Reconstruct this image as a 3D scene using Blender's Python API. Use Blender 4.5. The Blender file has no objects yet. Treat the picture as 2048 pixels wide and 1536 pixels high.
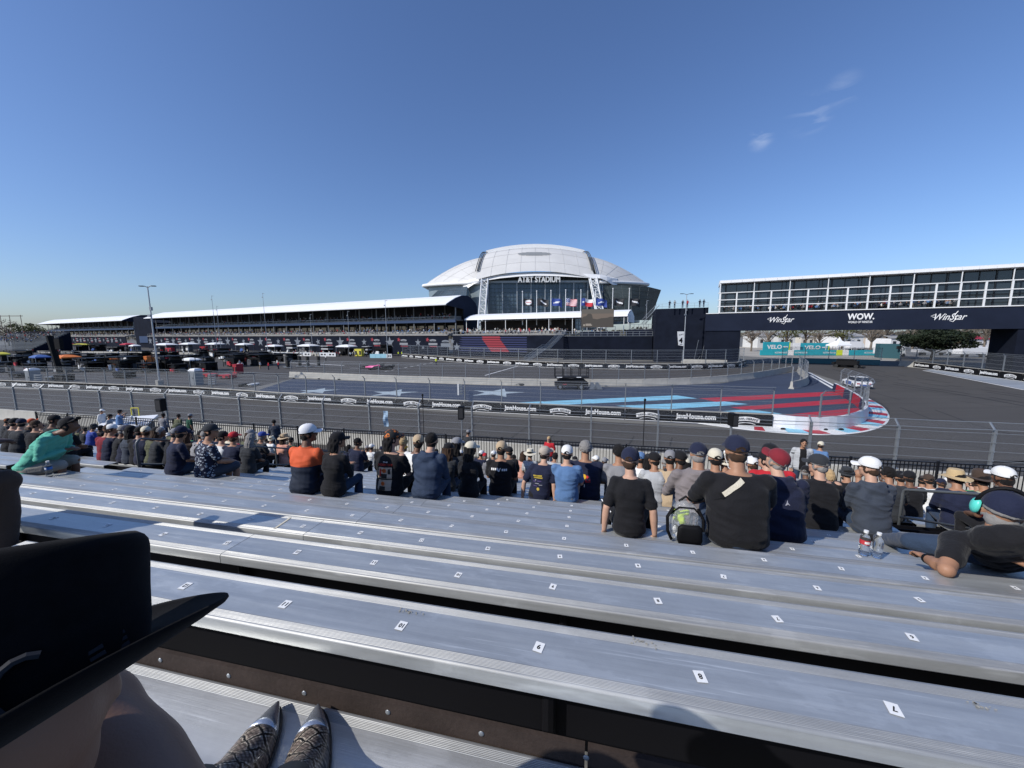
import bpy, bmesh, math, random
import numpy as np
from mathutils import Vector, Matrix, noise
from mathutils.bvhtree import BVHTree
random.seed(7)
R = math.radians
S = bpy.context.scene
C = S.collection

# ------------------------------------------------------------ camera, sky, sun, exposure
FPX, PITCH, ROLL, EYE = 760.0, 0.1311, 0.0049, 7.28
cd = bpy.data.cameras.new('camera'); cam = bpy.data.objects.new('camera', cd); C.objects.link(cam)
cam.matrix_world = Matrix.Translation((0, 0, EYE)) @ Matrix.Rotation(math.pi/2 - PITCH, 4, 'X') @ Matrix.Rotation(-ROLL, 4, 'Z')
cd.sensor_width = 36; cd.lens = FPX/2048*36; cd.clip_start = 0.02; cd.clip_end = 6000
S.camera = cam
SUN = Vector((-0.80, -0.44, 0.70)).normalized()
w = bpy.data.worlds.new('World'); S.world = w; w.use_nodes = True
nt = w.node_tree; bg = nt.nodes['Background']
sk = nt.nodes.new('ShaderNodeTexSky'); sk.sky_type = 'NISHITA'; sk.sun_disc = False
sk.sun_elevation = math.asin(SUN.z); sk.sun_rotation = math.atan2(SUN.x, SUN.y)
sk.air_density = 1.1; sk.dust_density = 0.9; sk.ozone_density = 3.5; sk.altitude = 100
bg.inputs[1].default_value = 0.120
# one faint wisp of cloud high on the right
tc = nt.nodes.new('ShaderNodeTexCoord'); mp = nt.nodes.new('ShaderNodeMapping'); mp.vector_type = 'POINT'
mp.inputs['Rotation'].default_value = (0, R(28), R(-38)); mp.inputs['Scale'].default_value = (9, 14, 40)
nz = nt.nodes.new('ShaderNodeTexNoise'); nz.inputs['Scale'].default_value = 1.2; nz.inputs['Detail'].default_value = 6; nz.inputs['Distortion'].default_value = .6
nt.links.new(tc.outputs['Generated'], mp.inputs[0]); nt.links.new(mp.outputs[0], nz.inputs['Vector'])
def nmath(t, op, a, b=None, c=None):
    n = t.nodes.new('ShaderNodeMath'); n.operation = op
    for i, x in enumerate((a, b, c)):
        if x is None: continue
        if isinstance(x, (int, float)): n.inputs[i].default_value = x
        else: t.links.new(x, n.inputs[i])
    return n.outputs[0]
def blob(px, py, rad):
    dx, dy = px-1024, py-768
    d = Vector((dx, FPX*math.cos(PITCH)-dy*math.sin(PITCH), -FPX*math.sin(PITCH)-dy*math.cos(PITCH))).normalized()
    vm = nt.nodes.new('ShaderNodeVectorMath'); vm.operation = 'DISTANCE'; vm.inputs[1].default_value = d
    nt.links.new(tc.outputs['Generated'], vm.inputs[0])
    r = nt.nodes.new('ShaderNodeMapRange'); r.interpolation_type = 'SMOOTHSTEP'
    r.inputs[1].default_value = rad; r.inputs[2].default_value = 0
    nt.links.new(vm.outputs['Value'], r.inputs[0]); return r.outputs[0]
b = nmath(nt, 'MAXIMUM', nmath(nt, 'MAXIMUM', blob(1620, 235, .045), blob(1525, 278, .03)), nmath(nt, 'MULTIPLY', blob(1690, 185, .035), .7))
r = nt.nodes.new('ShaderNodeMapRange'); r.inputs[1].default_value = .47; r.inputs[2].default_value = .72
nt.links.new(nz.outputs[0], r.inputs[0])
fac = nmath(nt, 'MULTIPLY', nmath(nt, 'MULTIPLY', r.outputs[0], b), .34)
mx = nt.nodes.new('ShaderNodeMix'); mx.data_type = 'RGBA'; mx.inputs[7].default_value = (6.2, 6.9, 8.3, 1)
tn = nt.nodes.new('ShaderNodeVectorMath'); tn.operation = 'MULTIPLY'; tn.inputs[1].default_value = (.80, .905, 1.15); nt.links.new(sk.outputs[0], tn.inputs[0])
nt.links.new(fac, mx.inputs[0]); nt.links.new(tn.outputs[0], mx.inputs[6]); nt.links.new(mx.outputs[2], bg.inputs[0])
sd = bpy.data.lights.new('sun', 'SUN'); sun = bpy.data.objects.new('sun', sd); C.objects.link(sun)
sd.energy = 4.2; sd.angle = R(.53); sd.color = (1, .955, .88)
sun.rotation_euler = SUN.to_track_quat('Z', 'Y').to_euler(); sun.location = (0, 0, 60)
S.view_settings.view_transform = 'Standard'; S.view_settings.look = 'None'; S.view_settings.exposure = 0.0
S.cycles.max_bounces = 6; S.cycles.transparent_max_bounces = 24; S.cycles.caustics_reflective = False; S.cycles.caustics_refractive = False

# ------------------------------------------------------------ geometry helpers
def ray(x, y):
    dx, dy = x-1024, y-768; c, s = math.cos(ROLL), math.sin(ROLL)
    u, up = c*dx-s*dy, -(s*dx+c*dy)
    return Vector((u, FPX*math.cos(PITCH)+up*math.sin(PITCH), -FPX*math.sin(PITCH)+up*math.cos(PITCH)))
EYEV = Vector((0, 0, EYE))
def G(x, y, z=0.0):                       # the point at height z seen at that spot of the photograph
    d = ray(x, y); return EYEV + d*((z-EYE)/d.z)
def AY(x, y, Y):                          # the point at distance Y
    d = ray(x, y); return EYEV + d*(Y/d.y)
def PR(p):
    X, Y, Z = p[0], p[1], p[2]-EYE
    zc = Y*math.cos(PITCH)-Z*math.sin(PITCH); yc = Z*math.cos(PITCH)+Y*math.sin(PITCH)
    u, v = FPX*X/zc, -FPX*yc/zc; c, s = math.cos(ROLL), math.sin(ROLL)
    return 1024+u*c+v*s, 768-u*s+v*c
V = Vector
FR = {}
_tc = {}
def text_geo(s, bold=0.0, sx=1.0, shear=0.0):
    k = (s, bold, sx, shear)
    if k not in _tc:
        cu = bpy.data.curves.new('t', 'FONT'); cu.body = s; cu.offset = bold; cu.shear = shear; cu.resolution_u = 3
        o = bpy.data.objects.new('t', cu); C.objects.link(o)
        dg = bpy.context.evaluated_depsgraph_get(); me = o.evaluated_get(dg).to_mesh()
        vs = np.array([v.co[:2] for v in me.vertices]).reshape(-1, 2); fs = [list(p.vertices) for p in me.polygons]
        o.evaluated_get(dg).to_mesh_clear(); bpy.data.objects.remove(o); bpy.data.curves.remove(cu)
        vs[:, 0] *= sx; lo, hi = vs.min(0), vs.max(0)
        _tc[k] = (vs-(lo+hi)/2, fs, hi-lo)
    return _tc[k]
class MB:
    def __init__(s): s.v, s.f, s.m = [], [], []
    def add(s, vs, fs, mi=0):
        o = len(s.v); s.v += [tuple(p) for p in vs]; s.f += [[i+o for i in q] for q in fs]; s.m += [mi]*len(fs); return s
    def box(s, c, d, rz=0, mi=0, M=None):
        x, y, z = d[0]/2, d[1]/2, d[2]/2; cc, ss = math.cos(rz), math.sin(rz); vs = []
        for k in range(8):
            p = V((x if k & 1 else -x, y if k & 2 else -y, z if k & 4 else -z))
            p = V((p.x*cc-p.y*ss, p.x*ss+p.y*cc, p.z))
            if M is not None: p = M @ p
            vs.append(p+V(c))
        return s.add(vs, [(0, 2, 3, 1), (4, 5, 7, 6), (0, 1, 5, 4), (2, 6, 7, 3), (0, 4, 6, 2), (1, 3, 7, 5)], mi)
    def tube(s, pts, r, seg=6, mi=0, caps=True, rr=None):
        pts = [V(p) for p in pts]; n = len(pts)
        if isinstance(r, (int, float)): r = [r]*n
        rings = []; up = None
        for i, p in enumerate(pts):
            t = (pts[min(i+1, n-1)]-pts[max(i-1, 0)]).normalized()
            if up is None: up = t.orthogonal().normalized()
            up = (up-t*up.dot(t)).normalized(); sd_ = t.cross(up)
            rings.append([p+up*(math.cos(2*math.pi*k/seg)*r[i])+sd_*(math.sin(2*math.pi*k/seg)*r[i]) for k in range(seg)])
        return s.loft(rings, mi, caps)
    def loft(s, rings, mi=0, caps=True, closed=True):
        k = len(rings[0]); vs = [p for q in rings for p in q]; fs = []
        for i in range(len(rings)-1):
            for j in range(k if closed else k-1):
                a, b_ = i*k+j, i*k+(j+1) % k; fs.append((a, b_, b_+k, a+k))
        if caps: fs.append(tuple(range(k-1, -1, -1))); fs.append(tuple((len(rings)-1)*k+j for j in range(k)))
        return s.add(vs, fs, mi)
    def ell(s, c, r, nu=12, nv=8, mi=0, M=None, v0=0.0, v1=1.0):
        rings = []
        for i in range(nv+1):
            a = math.pi*(v0+(v1-v0)*i/nv); sr = max(math.sin(a), .001)
            ring = []
            for j in range(nu):
                b_ = 2*math.pi*j/nu; p = V((r[0]*sr*math.cos(b_), r[1]*sr*math.sin(b_), r[2]*math.cos(a)))
                if M is not None: p = M @ p
                ring.append(p+V(c))
            rings.append(ring)
        return s.loft(rings, mi, True)
    def quad(s, a, b_, c, d, mi=0): return s.add([a, b_, c, d], [(0, 1, 2, 3)], mi)
    def slab(s, poly, dv, mi=0):                       # polygon extruded by the vector dv
        n = len(poly); dv = V(dv); vs = [V(p) for p in poly]+[V(p)+dv for p in poly]
        return s.add(vs, [tuple(range(n-1, -1, -1)), tuple(range(n, 2*n))]+[(i, (i+1) % n, (i+1) % n+n, i+n) for i in range(n)], mi)
    def text(s, t, o, ux, uy, h=None, wd=None, mi=0, bold=0.0, sx=1.0, shear=0.0):
        vs, fs, sz = text_geo(t, bold, sx, shear); k = (h/sz[1]) if h else wd/sz[0]; kx = (wd/sz[0]) if wd else k
        ux, uy, o = V(ux), V(uy), V(o)
        return s.add([o+ux*(p[0]*kx)+uy*(p[1]*k) for p in vs], fs, mi)
    def build(s, name, mats, parent=None, smooth=False, world=True, loc=None):
        me = bpy.data.meshes.new(name); 
        if parent is not None and world and parent.name in FR:
            inv = FR[parent.name].inverted(); s.v = [inv @ V(p) for p in s.v]
        me.from_pydata([tuple(p) for p in s.v], [], s.f)
        for m_ in (mats if isinstance(mats, (list, tuple)) else [mats]): me.materials.append(m_)
        me.polygons.foreach_set('material_index', s.m)
        if smooth: me.polygons.foreach_set('use_smooth', [True]*len(s.f))
        me.update(); o = bpy.data.objects.new(name, me); C.objects.link(o)
        if parent is not None:
            o.parent = parent
            if parent.name in FR: FR[o.name] = FR[parent.name]
        if loc is not None: o.location = loc
        return o
def autosmooth(o, ang=40):
    bm = bmesh.new(); bm.from_mesh(o.data)
    for e in bm.edges: e.smooth = not (len(e.link_faces) == 2 and e.calc_face_angle(0) > R(ang))
    for f_ in bm.faces: f_.smooth = True
    bm.to_mesh(o.data); bm.free(); return o
def tag(o, label, cat, group=None, kind=None):
    if kind: o['kind'] = kind
    if label: o['label'] = label
    if cat: o['category'] = cat
    if group: o['group'] = group
    return o
def thing(name, label, cat, loc=(0, 0, 0), rz=0.0, group=None):
    o = bpy.data.objects.new(name, None); C.objects.link(o); o.location = loc; o.rotation_euler = (0, 0, rz); o.empty_display_size = .1
    FR[o.name] = Matrix.Translation(V(loc)) @ Matrix.Rotation(rz, 4, 'Z')
    return tag(o, label, cat, group)
def dup(root, loc, rz=None, label=None, group=None, scale=None):
    r_ = root.copy(); C.objects.link(r_); r_.location = loc
    if rz is not None: r_.rotation_euler = (0, 0, rz)
    if scale: r_.scale = (scale,)*3 if isinstance(scale, (int, float)) else scale
    if label: r_['label'] = label
    if group: r_['group'] = group
    for ch in list(root.children):
        c_ = ch.copy(); C.objects.link(c_); c_.parent = r_
        for g in ch.children:
            d_ = g.copy(); C.objects.link(d_); d_.parent = c_
    return r_
def ordw(i):
    W = 'first second third fourth fifth sixth seventh eighth ninth tenth eleventh twelfth thirteenth fourteenth fifteenth sixteenth seventeenth eighteenth nineteenth twentieth'.split()
    if i < 20: return W[i]
    T = 'twenty thirty forty fifty'.split(); q, u_ = divmod(i+1, 10)
    return (T[q-2]+'-'+W[u_-1]) if u_ else T[q-2][:-1]+'ieth'

# ------------------------------------------------------------ materials
_m = {}
def mat(name, col, rough=.6, metal=0.0, var=0.0, vs=3.0, bump=0.0, bs=20.0, spec=.5, stretch=None, trans=0.0, ior=1.45, alpha=1.0, emit=None, coat=0.0, det=5.0, sheen=0.0):
    if name in _m: return _m[name]
    m = bpy.data.materials.new(name); m.use_nodes = True; t = m.node_tree; p = t.nodes['Principled BSDF']
    p.inputs['Base Color'].default_value = (*col, 1); p.inputs['Roughness'].default_value = rough; p.inputs['Metallic'].default_value = metal
    p.inputs['Specular IOR Level'].default_value = spec; p.inputs['Transmission Weight'].default_value = trans; p.inputs['IOR'].default_value = ior
    p.inputs['Alpha'].default_value = alpha; p.inputs['Coat Weight'].default_value = coat; p.inputs['Sheen Weight'].default_value = sheen
    if emit: p.inputs['Emission Color'].default_value = (*emit[0], 1); p.inputs['Emission Strength'].default_value = emit[1]
    if var or bump:
        tcx = t.nodes.new('ShaderNodeTexCoord'); mp_ = t.nodes.new('ShaderNodeMapping'); t.links.new(tcx.outputs['Object'], mp_.inputs[0])
        if stretch: mp_.inputs['Scale'].default_value = stretch
    if var:
        n = t.nodes.new('ShaderNodeTexNoise'); n.inputs['Scale'].default_value = vs; n.inputs['Detail'].default_value = det; n.inputs['Roughness'].default_value = .6
        t.links.new(mp_.outputs[0], n.inputs['Vector'])
        rr = t.nodes.new('ShaderNodeMapRange'); rr.inputs[1].default_value = .25; rr.inputs[2].default_value = .75; rr.inputs[3].default_value = 1-var; rr.inputs[4].default_value = 1+var
        t.links.new(n.outputs[0], rr.inputs[0])
        vm = t.nodes.new('ShaderNodeVectorMath'); vm.operation = 'SCALE'; vm.inputs[0].default_value = col
        t.links.new(rr.outputs[0], vm.inputs['Scale']); t.links.new(vm.outputs[0], p.inputs['Base Color'])
    if bump:
        n = t.nodes.new('ShaderNodeTexNoise'); n.inputs['Scale'].default_value = bs; n.inputs['Detail'].default_value = 4
        t.links.new(mp_.outputs[0], n.inputs['Vector']); bp = t.nodes.new('ShaderNodeBump'); bp.inputs['Strength'].default_value = bump; bp.inputs['Distance'].default_value = .02
        t.links.new(n.outputs[0], bp.inputs['Height']); t.links.new(bp.outputs[0], p.inputs['Normal'])
    _m[name] = m; return m
def srgb(r_, g, b_):
    f_ = lambda c: (c/255/12.92) if c <= 10 else ((c/255+.055)/1.055)**2.4
    return (f_(r_), f_(g), f_(b_))
M_galv = mat('galvanised', (.30, .32, .34), .45, .6, .12, 6)
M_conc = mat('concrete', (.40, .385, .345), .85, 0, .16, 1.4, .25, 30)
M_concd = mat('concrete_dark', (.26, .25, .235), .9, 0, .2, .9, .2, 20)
M_black = mat('black_vinyl', (.006, .006, .007), .6, spec=.2)
M_white = mat('white_print', (.78, .78, .77), .5)
M_navyw = mat('navy_scrim', (.009, .012, .022), .9, 0, .35, .35, .3, 1.5, spec=.12)
M_navy2 = mat('navy_vinyl', (.013, .018, .035), .8, 0, .2, .3, spec=.15)
M_roofw = mat('white_membrane', (.80, .81, .82), .55, 0, .05, .1)
M_whitep = mat('white_paint', (.74, .74, .72), .5, 0, .08, 2)
M_steelw = mat('white_steel', (.72, .73, .73), .4)
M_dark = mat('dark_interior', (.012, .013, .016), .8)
M_darkglass = mat('dark_glass', (.018, .027, .040), .08, 0, 0, spec=1.0)
M_bluedeck = mat('deck_beam_blue', (.02, .045, .11), .5)
M_rubber = mat('rubber', (.012, .012, .012), .75)
M_redp = mat('red_paint', (.42, .02, .035), .55, 0, .12, 2)
M_navyp = mat('navy_paint', (.022, .03, .062), .55, 0, .18, 1.5)
M_bluep = mat('light_blue_paint', (.24, .55, .70), .6, 0, .1, 2)
M_greyp = mat('grey_star_paint', (.40, .47, .50), .6, 0, .12, 2)
M_orange = mat('orange_cloth', (.62, .17, .03), .6, 0, .1, 3)
M_yellow = mat('yellow_cloth', (.70, .62, .08), .6)
M_bluec = mat('blue_cloth', (.05, .11, .32), .6)
M_teal = mat('teal_vinyl', (.02, .33, .40), .5, 0, .1, 1)
M_lime = mat('lime_vinyl', (.62, .72, .03), .5)
M_pink = mat('pink_paint', (.75, .12, .32), .35)
M_tire = mat('tyre_black', (.02, .02, .02), .8)
M_pole = mat('pole_grey', (.42, .44, .46), .4, .3)
M_bark = mat('bark', (.09, .065, .045), .9, 0, .3, 6, .5, 30)
M_leafd = mat('dark_foliage', (.011, .020, .007), .75, 0, .4, .6)
M_leafl = mat('pale_foliage', (.10, .105, .035), .8, 0, .4, .6)
M_twig = mat('bare_twigs', (.17, .14, .11), .9, 0, .3, 2)
M_rail = mat('rail_paint', (.13, .14, .145), .45, .3)

def asphalt(name, col, seams=None, streak=0.0):
    m = mat(name, col, .82, 0); t = m.node_tree; p = t.nodes['Principled BSDF']
    g = t.nodes.new('ShaderNodeNewGeometry')
    def nz_(sc, det, st=None):
        n = t.nodes.new('ShaderNodeTexNoise'); n.inputs['Scale'].default_value = sc; n.inputs['Detail'].default_value = det
        if st:
            mp_ = t.nodes.new('ShaderNodeMapping'); mp_.inputs['Rotation'].default_value = (0, 0, R(14)); mp_.inputs['Scale'].default_value = st
            t.links.new(g.outputs['Position'], mp_.inputs[0]); t.links.new(mp_.outputs[0], n.inputs['Vector'])
        else: t.links.new(g.outputs['Position'], n.inputs['Vector'])
        return n.outputs[0]
    a = nz_(.12, 5); b_ = nz_(9, 4); c_ = nz_(.6, 4, (.12, 1.6, 1))
    k = nmath(t, 'ADD', nmath(t, 'ADD', nmath(t, 'MULTIPLY', a, .55), nmath(t, 'MULTIPLY', b_, .45)), nmath(t, 'MULTIPLY', c_, .5+streak))
    rr = t.nodes.new('ShaderNodeMapRange'); rr.inputs[1].default_value = .5; rr.inputs[2].default_value = 1.05+streak; rr.inputs[3].default_value = .72; rr.inputs[4].default_value = 1.3
    t.links.new(k, rr.inputs[0]); vm = t.nodes.new('ShaderNodeVectorMath'); vm.operation = 'SCALE'; vm.inputs[0].default_value = col
    t.links.new(rr.outputs[0], vm.inputs['Scale']); t.links.new(vm.outputs[0], p.inputs['Base Color'])
    bp = t.nodes.new('ShaderNodeBump'); bp.inputs['Strength'].default_value = .3; bp.inputs['Distance'].default_value = .01
    t.links.new(nz_(60, 2), bp.inputs['Height']); t.links.new(bp.outputs[0], p.inputs['Normal'])
    return m
M_track = asphalt('track_asphalt', (.066, .060, .053), streak=.25)
M_pad = asphalt('paddock_asphalt', (.066, .061, .056))
M_ground = asphalt('lot_ground', (.16, .155, .14))
M_paintn = asphalt('apron_navy_paint', (.036, .050, .086))
M_runoff = asphalt('runoff_grey_paint', (.27, .30, .34))
M_sand = asphalt('far_lot', (.36, .33, .28))
# chain-link: a woven mesh with real gaps
def chain(name, ux, p_=.06, th=.90):
    m = bpy.data.materials.new(name); m.use_nodes = True; t = m.node_tree; pb = t.nodes['Principled BSDF']
    pb.inputs['Base Color'].default_value = (.27, .29, .31, 1); pb.inputs['Metallic'].default_value = .5; pb.inputs['Roughness'].default_value = .45
    g = t.nodes.new('ShaderNodeNewGeometry'); d = t.nodes.new('ShaderNodeVectorMath'); d.operation = 'DOT_PRODUCT'; d.inputs[1].default_value = (ux[0], ux[1], 0)
    t.links.new(g.outputs['Position'], d.inputs[0]); sp = t.nodes.new('ShaderNodeSeparateXYZ'); t.links.new(g.outputs['Position'], sp.inputs[0])
    s_ = d.outputs['Value']; z_ = sp.outputs[2]; o = []
    for sg in (1, -1):
        q = nmath(t, 'MULTIPLY', nmath(t, 'ADD', s_, nmath(t, 'MULTIPLY', z_, sg)), math.pi/p_)
        o.append(nmath(t, 'GREATER_THAN', nmath(t, 'ABSOLUTE', nmath(t, 'COSINE', q)), th))
    t.links.new(nmath(t, 'MAXIMUM', o[0], o[1]), pb.inputs['Alpha']); return m

class Path:
    def __init__(s, pts):
        s.p = [V((q[0], q[1], 0)) for q in pts]; s.d = [0.0]
        for a, b_ in zip(s.p, s.p[1:]): s.d.append(s.d[-1]+(b_-a).length)
        s.L = s.d[-1]
    def at(s, t):
        t = min(max(t, 0.0), s.L)
        for i in range(len(s.p)-1):
            if t <= s.d[i+1] or i == len(s.p)-2:
                k = (t-s.d[i])/max(s.d[i+1]-s.d[i], 1e-6); return s.p[i].lerp(s.p[i+1], k), (s.p[i+1]-s.p[i]).normalized()
def smooth_path(pts, it=2):
    pts = [V((q[0], q[1], 0)) for q in pts]
    for _ in range(it):
        o = [pts[0]]
        for a, b_ in zip(pts, pts[1:]): o += [a.lerp(b_, .25), a.lerp(b_, .75)]
        pts = o+[pts[-1]]
    return Path(pts)

# block profile (across, z); side 1 faces the track
def make_block(L, h=1.02, name='concrete_barrier'):
    mb = MB(); prof = [(-.3, .05), (-.3, 0), (.3, 0), (.3, .05), (.3, .08), (.17, .33), (.12, h-.02), (.1, h), (-.1, h), (-.12, h-.02), (-.17, .33), (-.3, .08)]
    mb.loft([[V((x, a, z)) for a, z in prof] for x in (-L/2+.012, L/2-.012)], 0)
    return mb
def barrier_run(path, s0, s1, step, label, group, cat='barrier', material=None, h=1.02, z=0.0):
    first = None; s_ = s0; n = 0; out = []
    while s_+step <= s1+.01:
        a, _ = path.at(s_); b_, _ = path.at(s_+step); c_ = (a+b_)/2; d = b_-a; rz = math.atan2(d.y, d.x); L = d.length
        if first is None or material is None and abs(L-first[1]) > .06:
            o = make_block(L, h).build('concrete_barrier', material or M_conc); autosmooth(o, 35); o.location = (c_.x, c_.y, z); o.rotation_euler = (0, 0, rz)
            tag(o, label, cat, group); 
            if first is None: first = (o, L)
        else:
            o = first[0].copy(); C.objects.link(o); o.location = (c_.x, c_.y, z); o.rotation_euler = (0, 0, rz)
            o.scale = (L/first[1], 1, 1)
        out.append((o, a, b_)); s_ += step; n += 1
    return out

def fence(name_label, path, s0, s1, step, zb, hp, side, chainm, group=None, bend=.45, wires=5, r=.06, cable=.013, mesh_z=None, braces=True):
    """debris fence: posts with a bent top, cables, woven mesh; side=+1 bends to the left of the path direction"""
    p0, _ = path.at(s0); t = thing('debris_fence', name_label, 'fence', (p0.x, p0.y, zb), 0, group)
    s_ = s0; n = 0; tops = []; P_ = []
    while s_ <= s1+.01:
        p, d = path.at(s_); nn = V((-d.y, d.x, 0))*side; a = V((p.x, p.y, zb)); k = a+V((0, 0, hp)); tip = k+nn*bend*.8+V((0, 0, bend*.65))
        mb = MB(); rz = math.atan2(d.y, d.x)
        mb.box(a+V((0, 0, hp/2)), (r*1.5, r*.35, hp), rz); 
        mb.box(a+V((0, 0, hp/2))+nn*r*.75, (r*.35, r*1.3, hp), rz)
        mb.box(a+V((0, 0, hp/2))+nn*r*1.5, (r*1.5, r*.35, hp), rz)
        mb.tube([k-V((0, 0, .08)), tip], r*.62, 4)
        mb.box(a+V((0, 0, .02)), (r*4, r*4, .03), rz)
        for q in range(wires): mb.box(a+V((0, 0, hp*(q+.6)/wires))-nn*r*.6, (r*.9, r*.9, r*.9), rz)
        mb.build('post', M_galv, t); P_.append((a, k, tip, nn)); s_ += step; n += 1
    zs = [hp*(q+.6)/wires for q in range(wires)]
    for q, zz in enumerate(zs+['k', 'tip']):
        mb = MB()
        for i in range(len(P_)-1):
            A, B = P_[i], P_[i+1]
            if zz == 'k': a, b_ = A[1], B[1]
            elif zz == 'tip': a, b_ = A[2], B[2]
            else: a, b_ = A[0]+V((0, 0, zz)), B[0]+V((0, 0, zz))
            mid = (a+b_)/2-V((0, 0, .015))
            mb.tube([a, mid, b_], cable if zz not in ('k', 'tip') else cable*1.7, 4)
        mb.build('cable', M_galv, t)
    mb = MB()
    for i in range(len(P_)-1):
        A, B = P_[i], P_[i+1]; o = A[3]*(r*1.7)
        mb.quad(A[0]+o, B[0]+o, B[1]+o, A[1]+o); mb.quad(A[1]+o, B[1]+o, B[2]+o*.3, A[2]+o*.3)
    mb.build('wire_mesh', chainm, t)
    return t, P_
# ============================================================ GROUND AND TRACK
def sheet(name, pts, z, m, kind='structure', label=None, cat=None):
    mb = MB(); mb.add([(p[0], p[1], z) for p in pts], [tuple(range(len(pts)))]); o = mb.build(name, m)
    if kind: o['kind'] = kind
    if label: tag(o, label, cat)
    return o
sheet('ground', [(-3000, -300), (3000, -300), (3000, 4000), (-3000, 4000)], 0, M_ground)
TH1, TH2, THB = 1.3251, 1.305, 1.3537
def ln(th, D, t): return V((math.cos(th)*D+math.sin(th)*t, math.sin(th)*D-math.cos(th)*t, 0))
D1, SP1, PH1 = 21.1, 3.512, -49.94
PN = Path([ln(TH1, D1, -75), ln(TH1, D1, 46)])
PMpts = [(-120, 70), (-83.2, 56.9), (-74.2, 54.7), (-59.3, 51.3), (-45.6, 47.9), (-38, 45.9)]+[tuple(ln(TH2, 33.31, t)[:2]) for t in (-46.66+3.66*3, -10, 11.9)]
E_ = ln(TH2, 33.31, 11.9)
sheet('paddock_ground', [(-420, 70), (-83, 57), (-45, 47.7), (-36, 47), (-37, 66), (-9, 93), (20, 120), (-20, 150), (-420, 330)], .004, M_pad)
sheet('track', [(-140, 36), (-160, 55), (-83, 56), (-38, 45.5), (0, 33), (20, 27.5), (46, 50), (57, 74), (36, 60), (0, 56), (-38, 68), (-80, 85), (-120, 135), (10, 100), (50, 100), (120, 118), (150, 60), (70, 0), (24, 14)], .008, M_track)
sheet('apron', [G(500, 786)[:2], G(585, 758)[:2], G(800, 765)[:2], G(1010, 772)[:2], G(1269, 774)[:2], G(1440, 767)[:2], G(1612, 741)[:2], G(1668, 772)[:2], (40.2, 46.9), (33.7, 35.9), (31.5, 32.8), (27.5, 29.7), (24.9, 28.3), (20, 28.3), (-30, 43.6)], .012, M_paintn)
def marks(name, polys, m, z=.018, kind='structure'):
    mb = MB()
    for q in polys: mb.add([(G(x, y)[0], G(x, y)[1], z) for x, y in q], [tuple(range(len(q)))])
    o = mb.build(name, m); o['kind'] = kind; return o
marks('red_stripe_paint', [[(1398, 797), (1690, 782), (1694, 790), (1432, 804)], [(1461, 815), (1706, 797), (1712, 806), (1490, 820.5)], [(1569, 830), (1726, 815), (1728, 827), (1640, 836)]], M_redp)
marks('blue_stripe_paint', [[(1030, 805.5), (1353, 791), (1394, 797), (1125, 810)], [(1232, 812), (1448, 803), (1496, 808.5), (1315, 820)], [(1419, 824.5), (1498, 819), (1565, 828), (1519, 831)]], M_bluep)
mb = MB()
for px, py, rad, rot in [(993, 785.5, 3.6, 0.05), (786, 786, 3.1, .25), (634, 782, 2.7, .4)]:
    c_ = G(px, py); p_ = []
    for i in range(10):
        a = rot+i*math.pi/5; q = rad if i % 2 == 0 else rad*.4; p_.append((c_.x+q*math.cos(a), c_.y+q*math.sin(a), .018))
    mb.add(p_, [tuple(range(10))])
mb.build('star_paint', M_greyp)['kind'] = 'structure'
def strip(mb, x0, y0, x1, y1, wd, z=.018, mi=0):
    a, b_ = G(x0, y0), G(x1, y1); d = (b_-a).normalized(); n_ = V((-d.y, d.x, 0))*wd/2
    mb.quad(V((a.x, a.y, z))-n_, V((b_.x, b_.y, z))-n_, V((b_.x, b_.y, z))+n_, V((a.x, a.y, z))+n_, mi)
mb = MB()
strip(mb, 560, 724.5, 688, 731, .7); strip(mb, 970, 751, 1035, 732.5, .3); strip(mb, 1617, 744.5, 1671, 773, .35); strip(mb, 1621, 751, 1666, 777, .35)
for i in range(8):
    k = i/8; strip(mb, 770+102*k, 743-19*k, 770+102*(k+.06), 743-19*(k+.06), .25)
strip(mb, 1846, 741, 2048, 780, .3); strip(mb, 440, 716, 560, 724.5, .5)
for a in [(150, 765, 180, 767), (700, 737, 730, 737.5), (742, 738, 760, 739), (430, 780, 520, 772)]: strip(mb, *a, .18)
mb.build('white_line_paint', M_whitep)['kind'] = 'structure'
M_seam = asphalt('track_seam', (.022, .021, .02)); mb = MB()
rnd = random.Random(3)
for a in [(1005, 888, 1060, 850), (1096, 879, 1124, 857), (1258, 890, 1268, 873), (1340, 892, 1344, 876), (905, 880, 960, 843), (800, 872, 862, 835), (560, 850, 640, 815), (650, 860, 730, 826), (380, 835, 470, 800), (150, 815, 260, 788), (1110, 745, 1150, 733), (1200, 748, 1222, 736), (1490, 812, 1640, 806)]: strip(mb, *a, .09, .013 if a[0] != 1490 else .0005)
for a in [(1800, 815, 1862, 838), (1862, 838, 1900, 845), (1870, 820, 1950, 850), (1710, 775, 1800, 800), (1760, 770, 1830, 780), (1830, 780, 2000, 800), (1950, 850, 2020, 868), (1900, 800, 1990, 812), (1990, 812, 2040, 815), (1850, 880, 1990, 900)]: strip(mb, *a, .1, .013)
mb.build('seam_paint', M_seam)['kind'] = 'structure'
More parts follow.
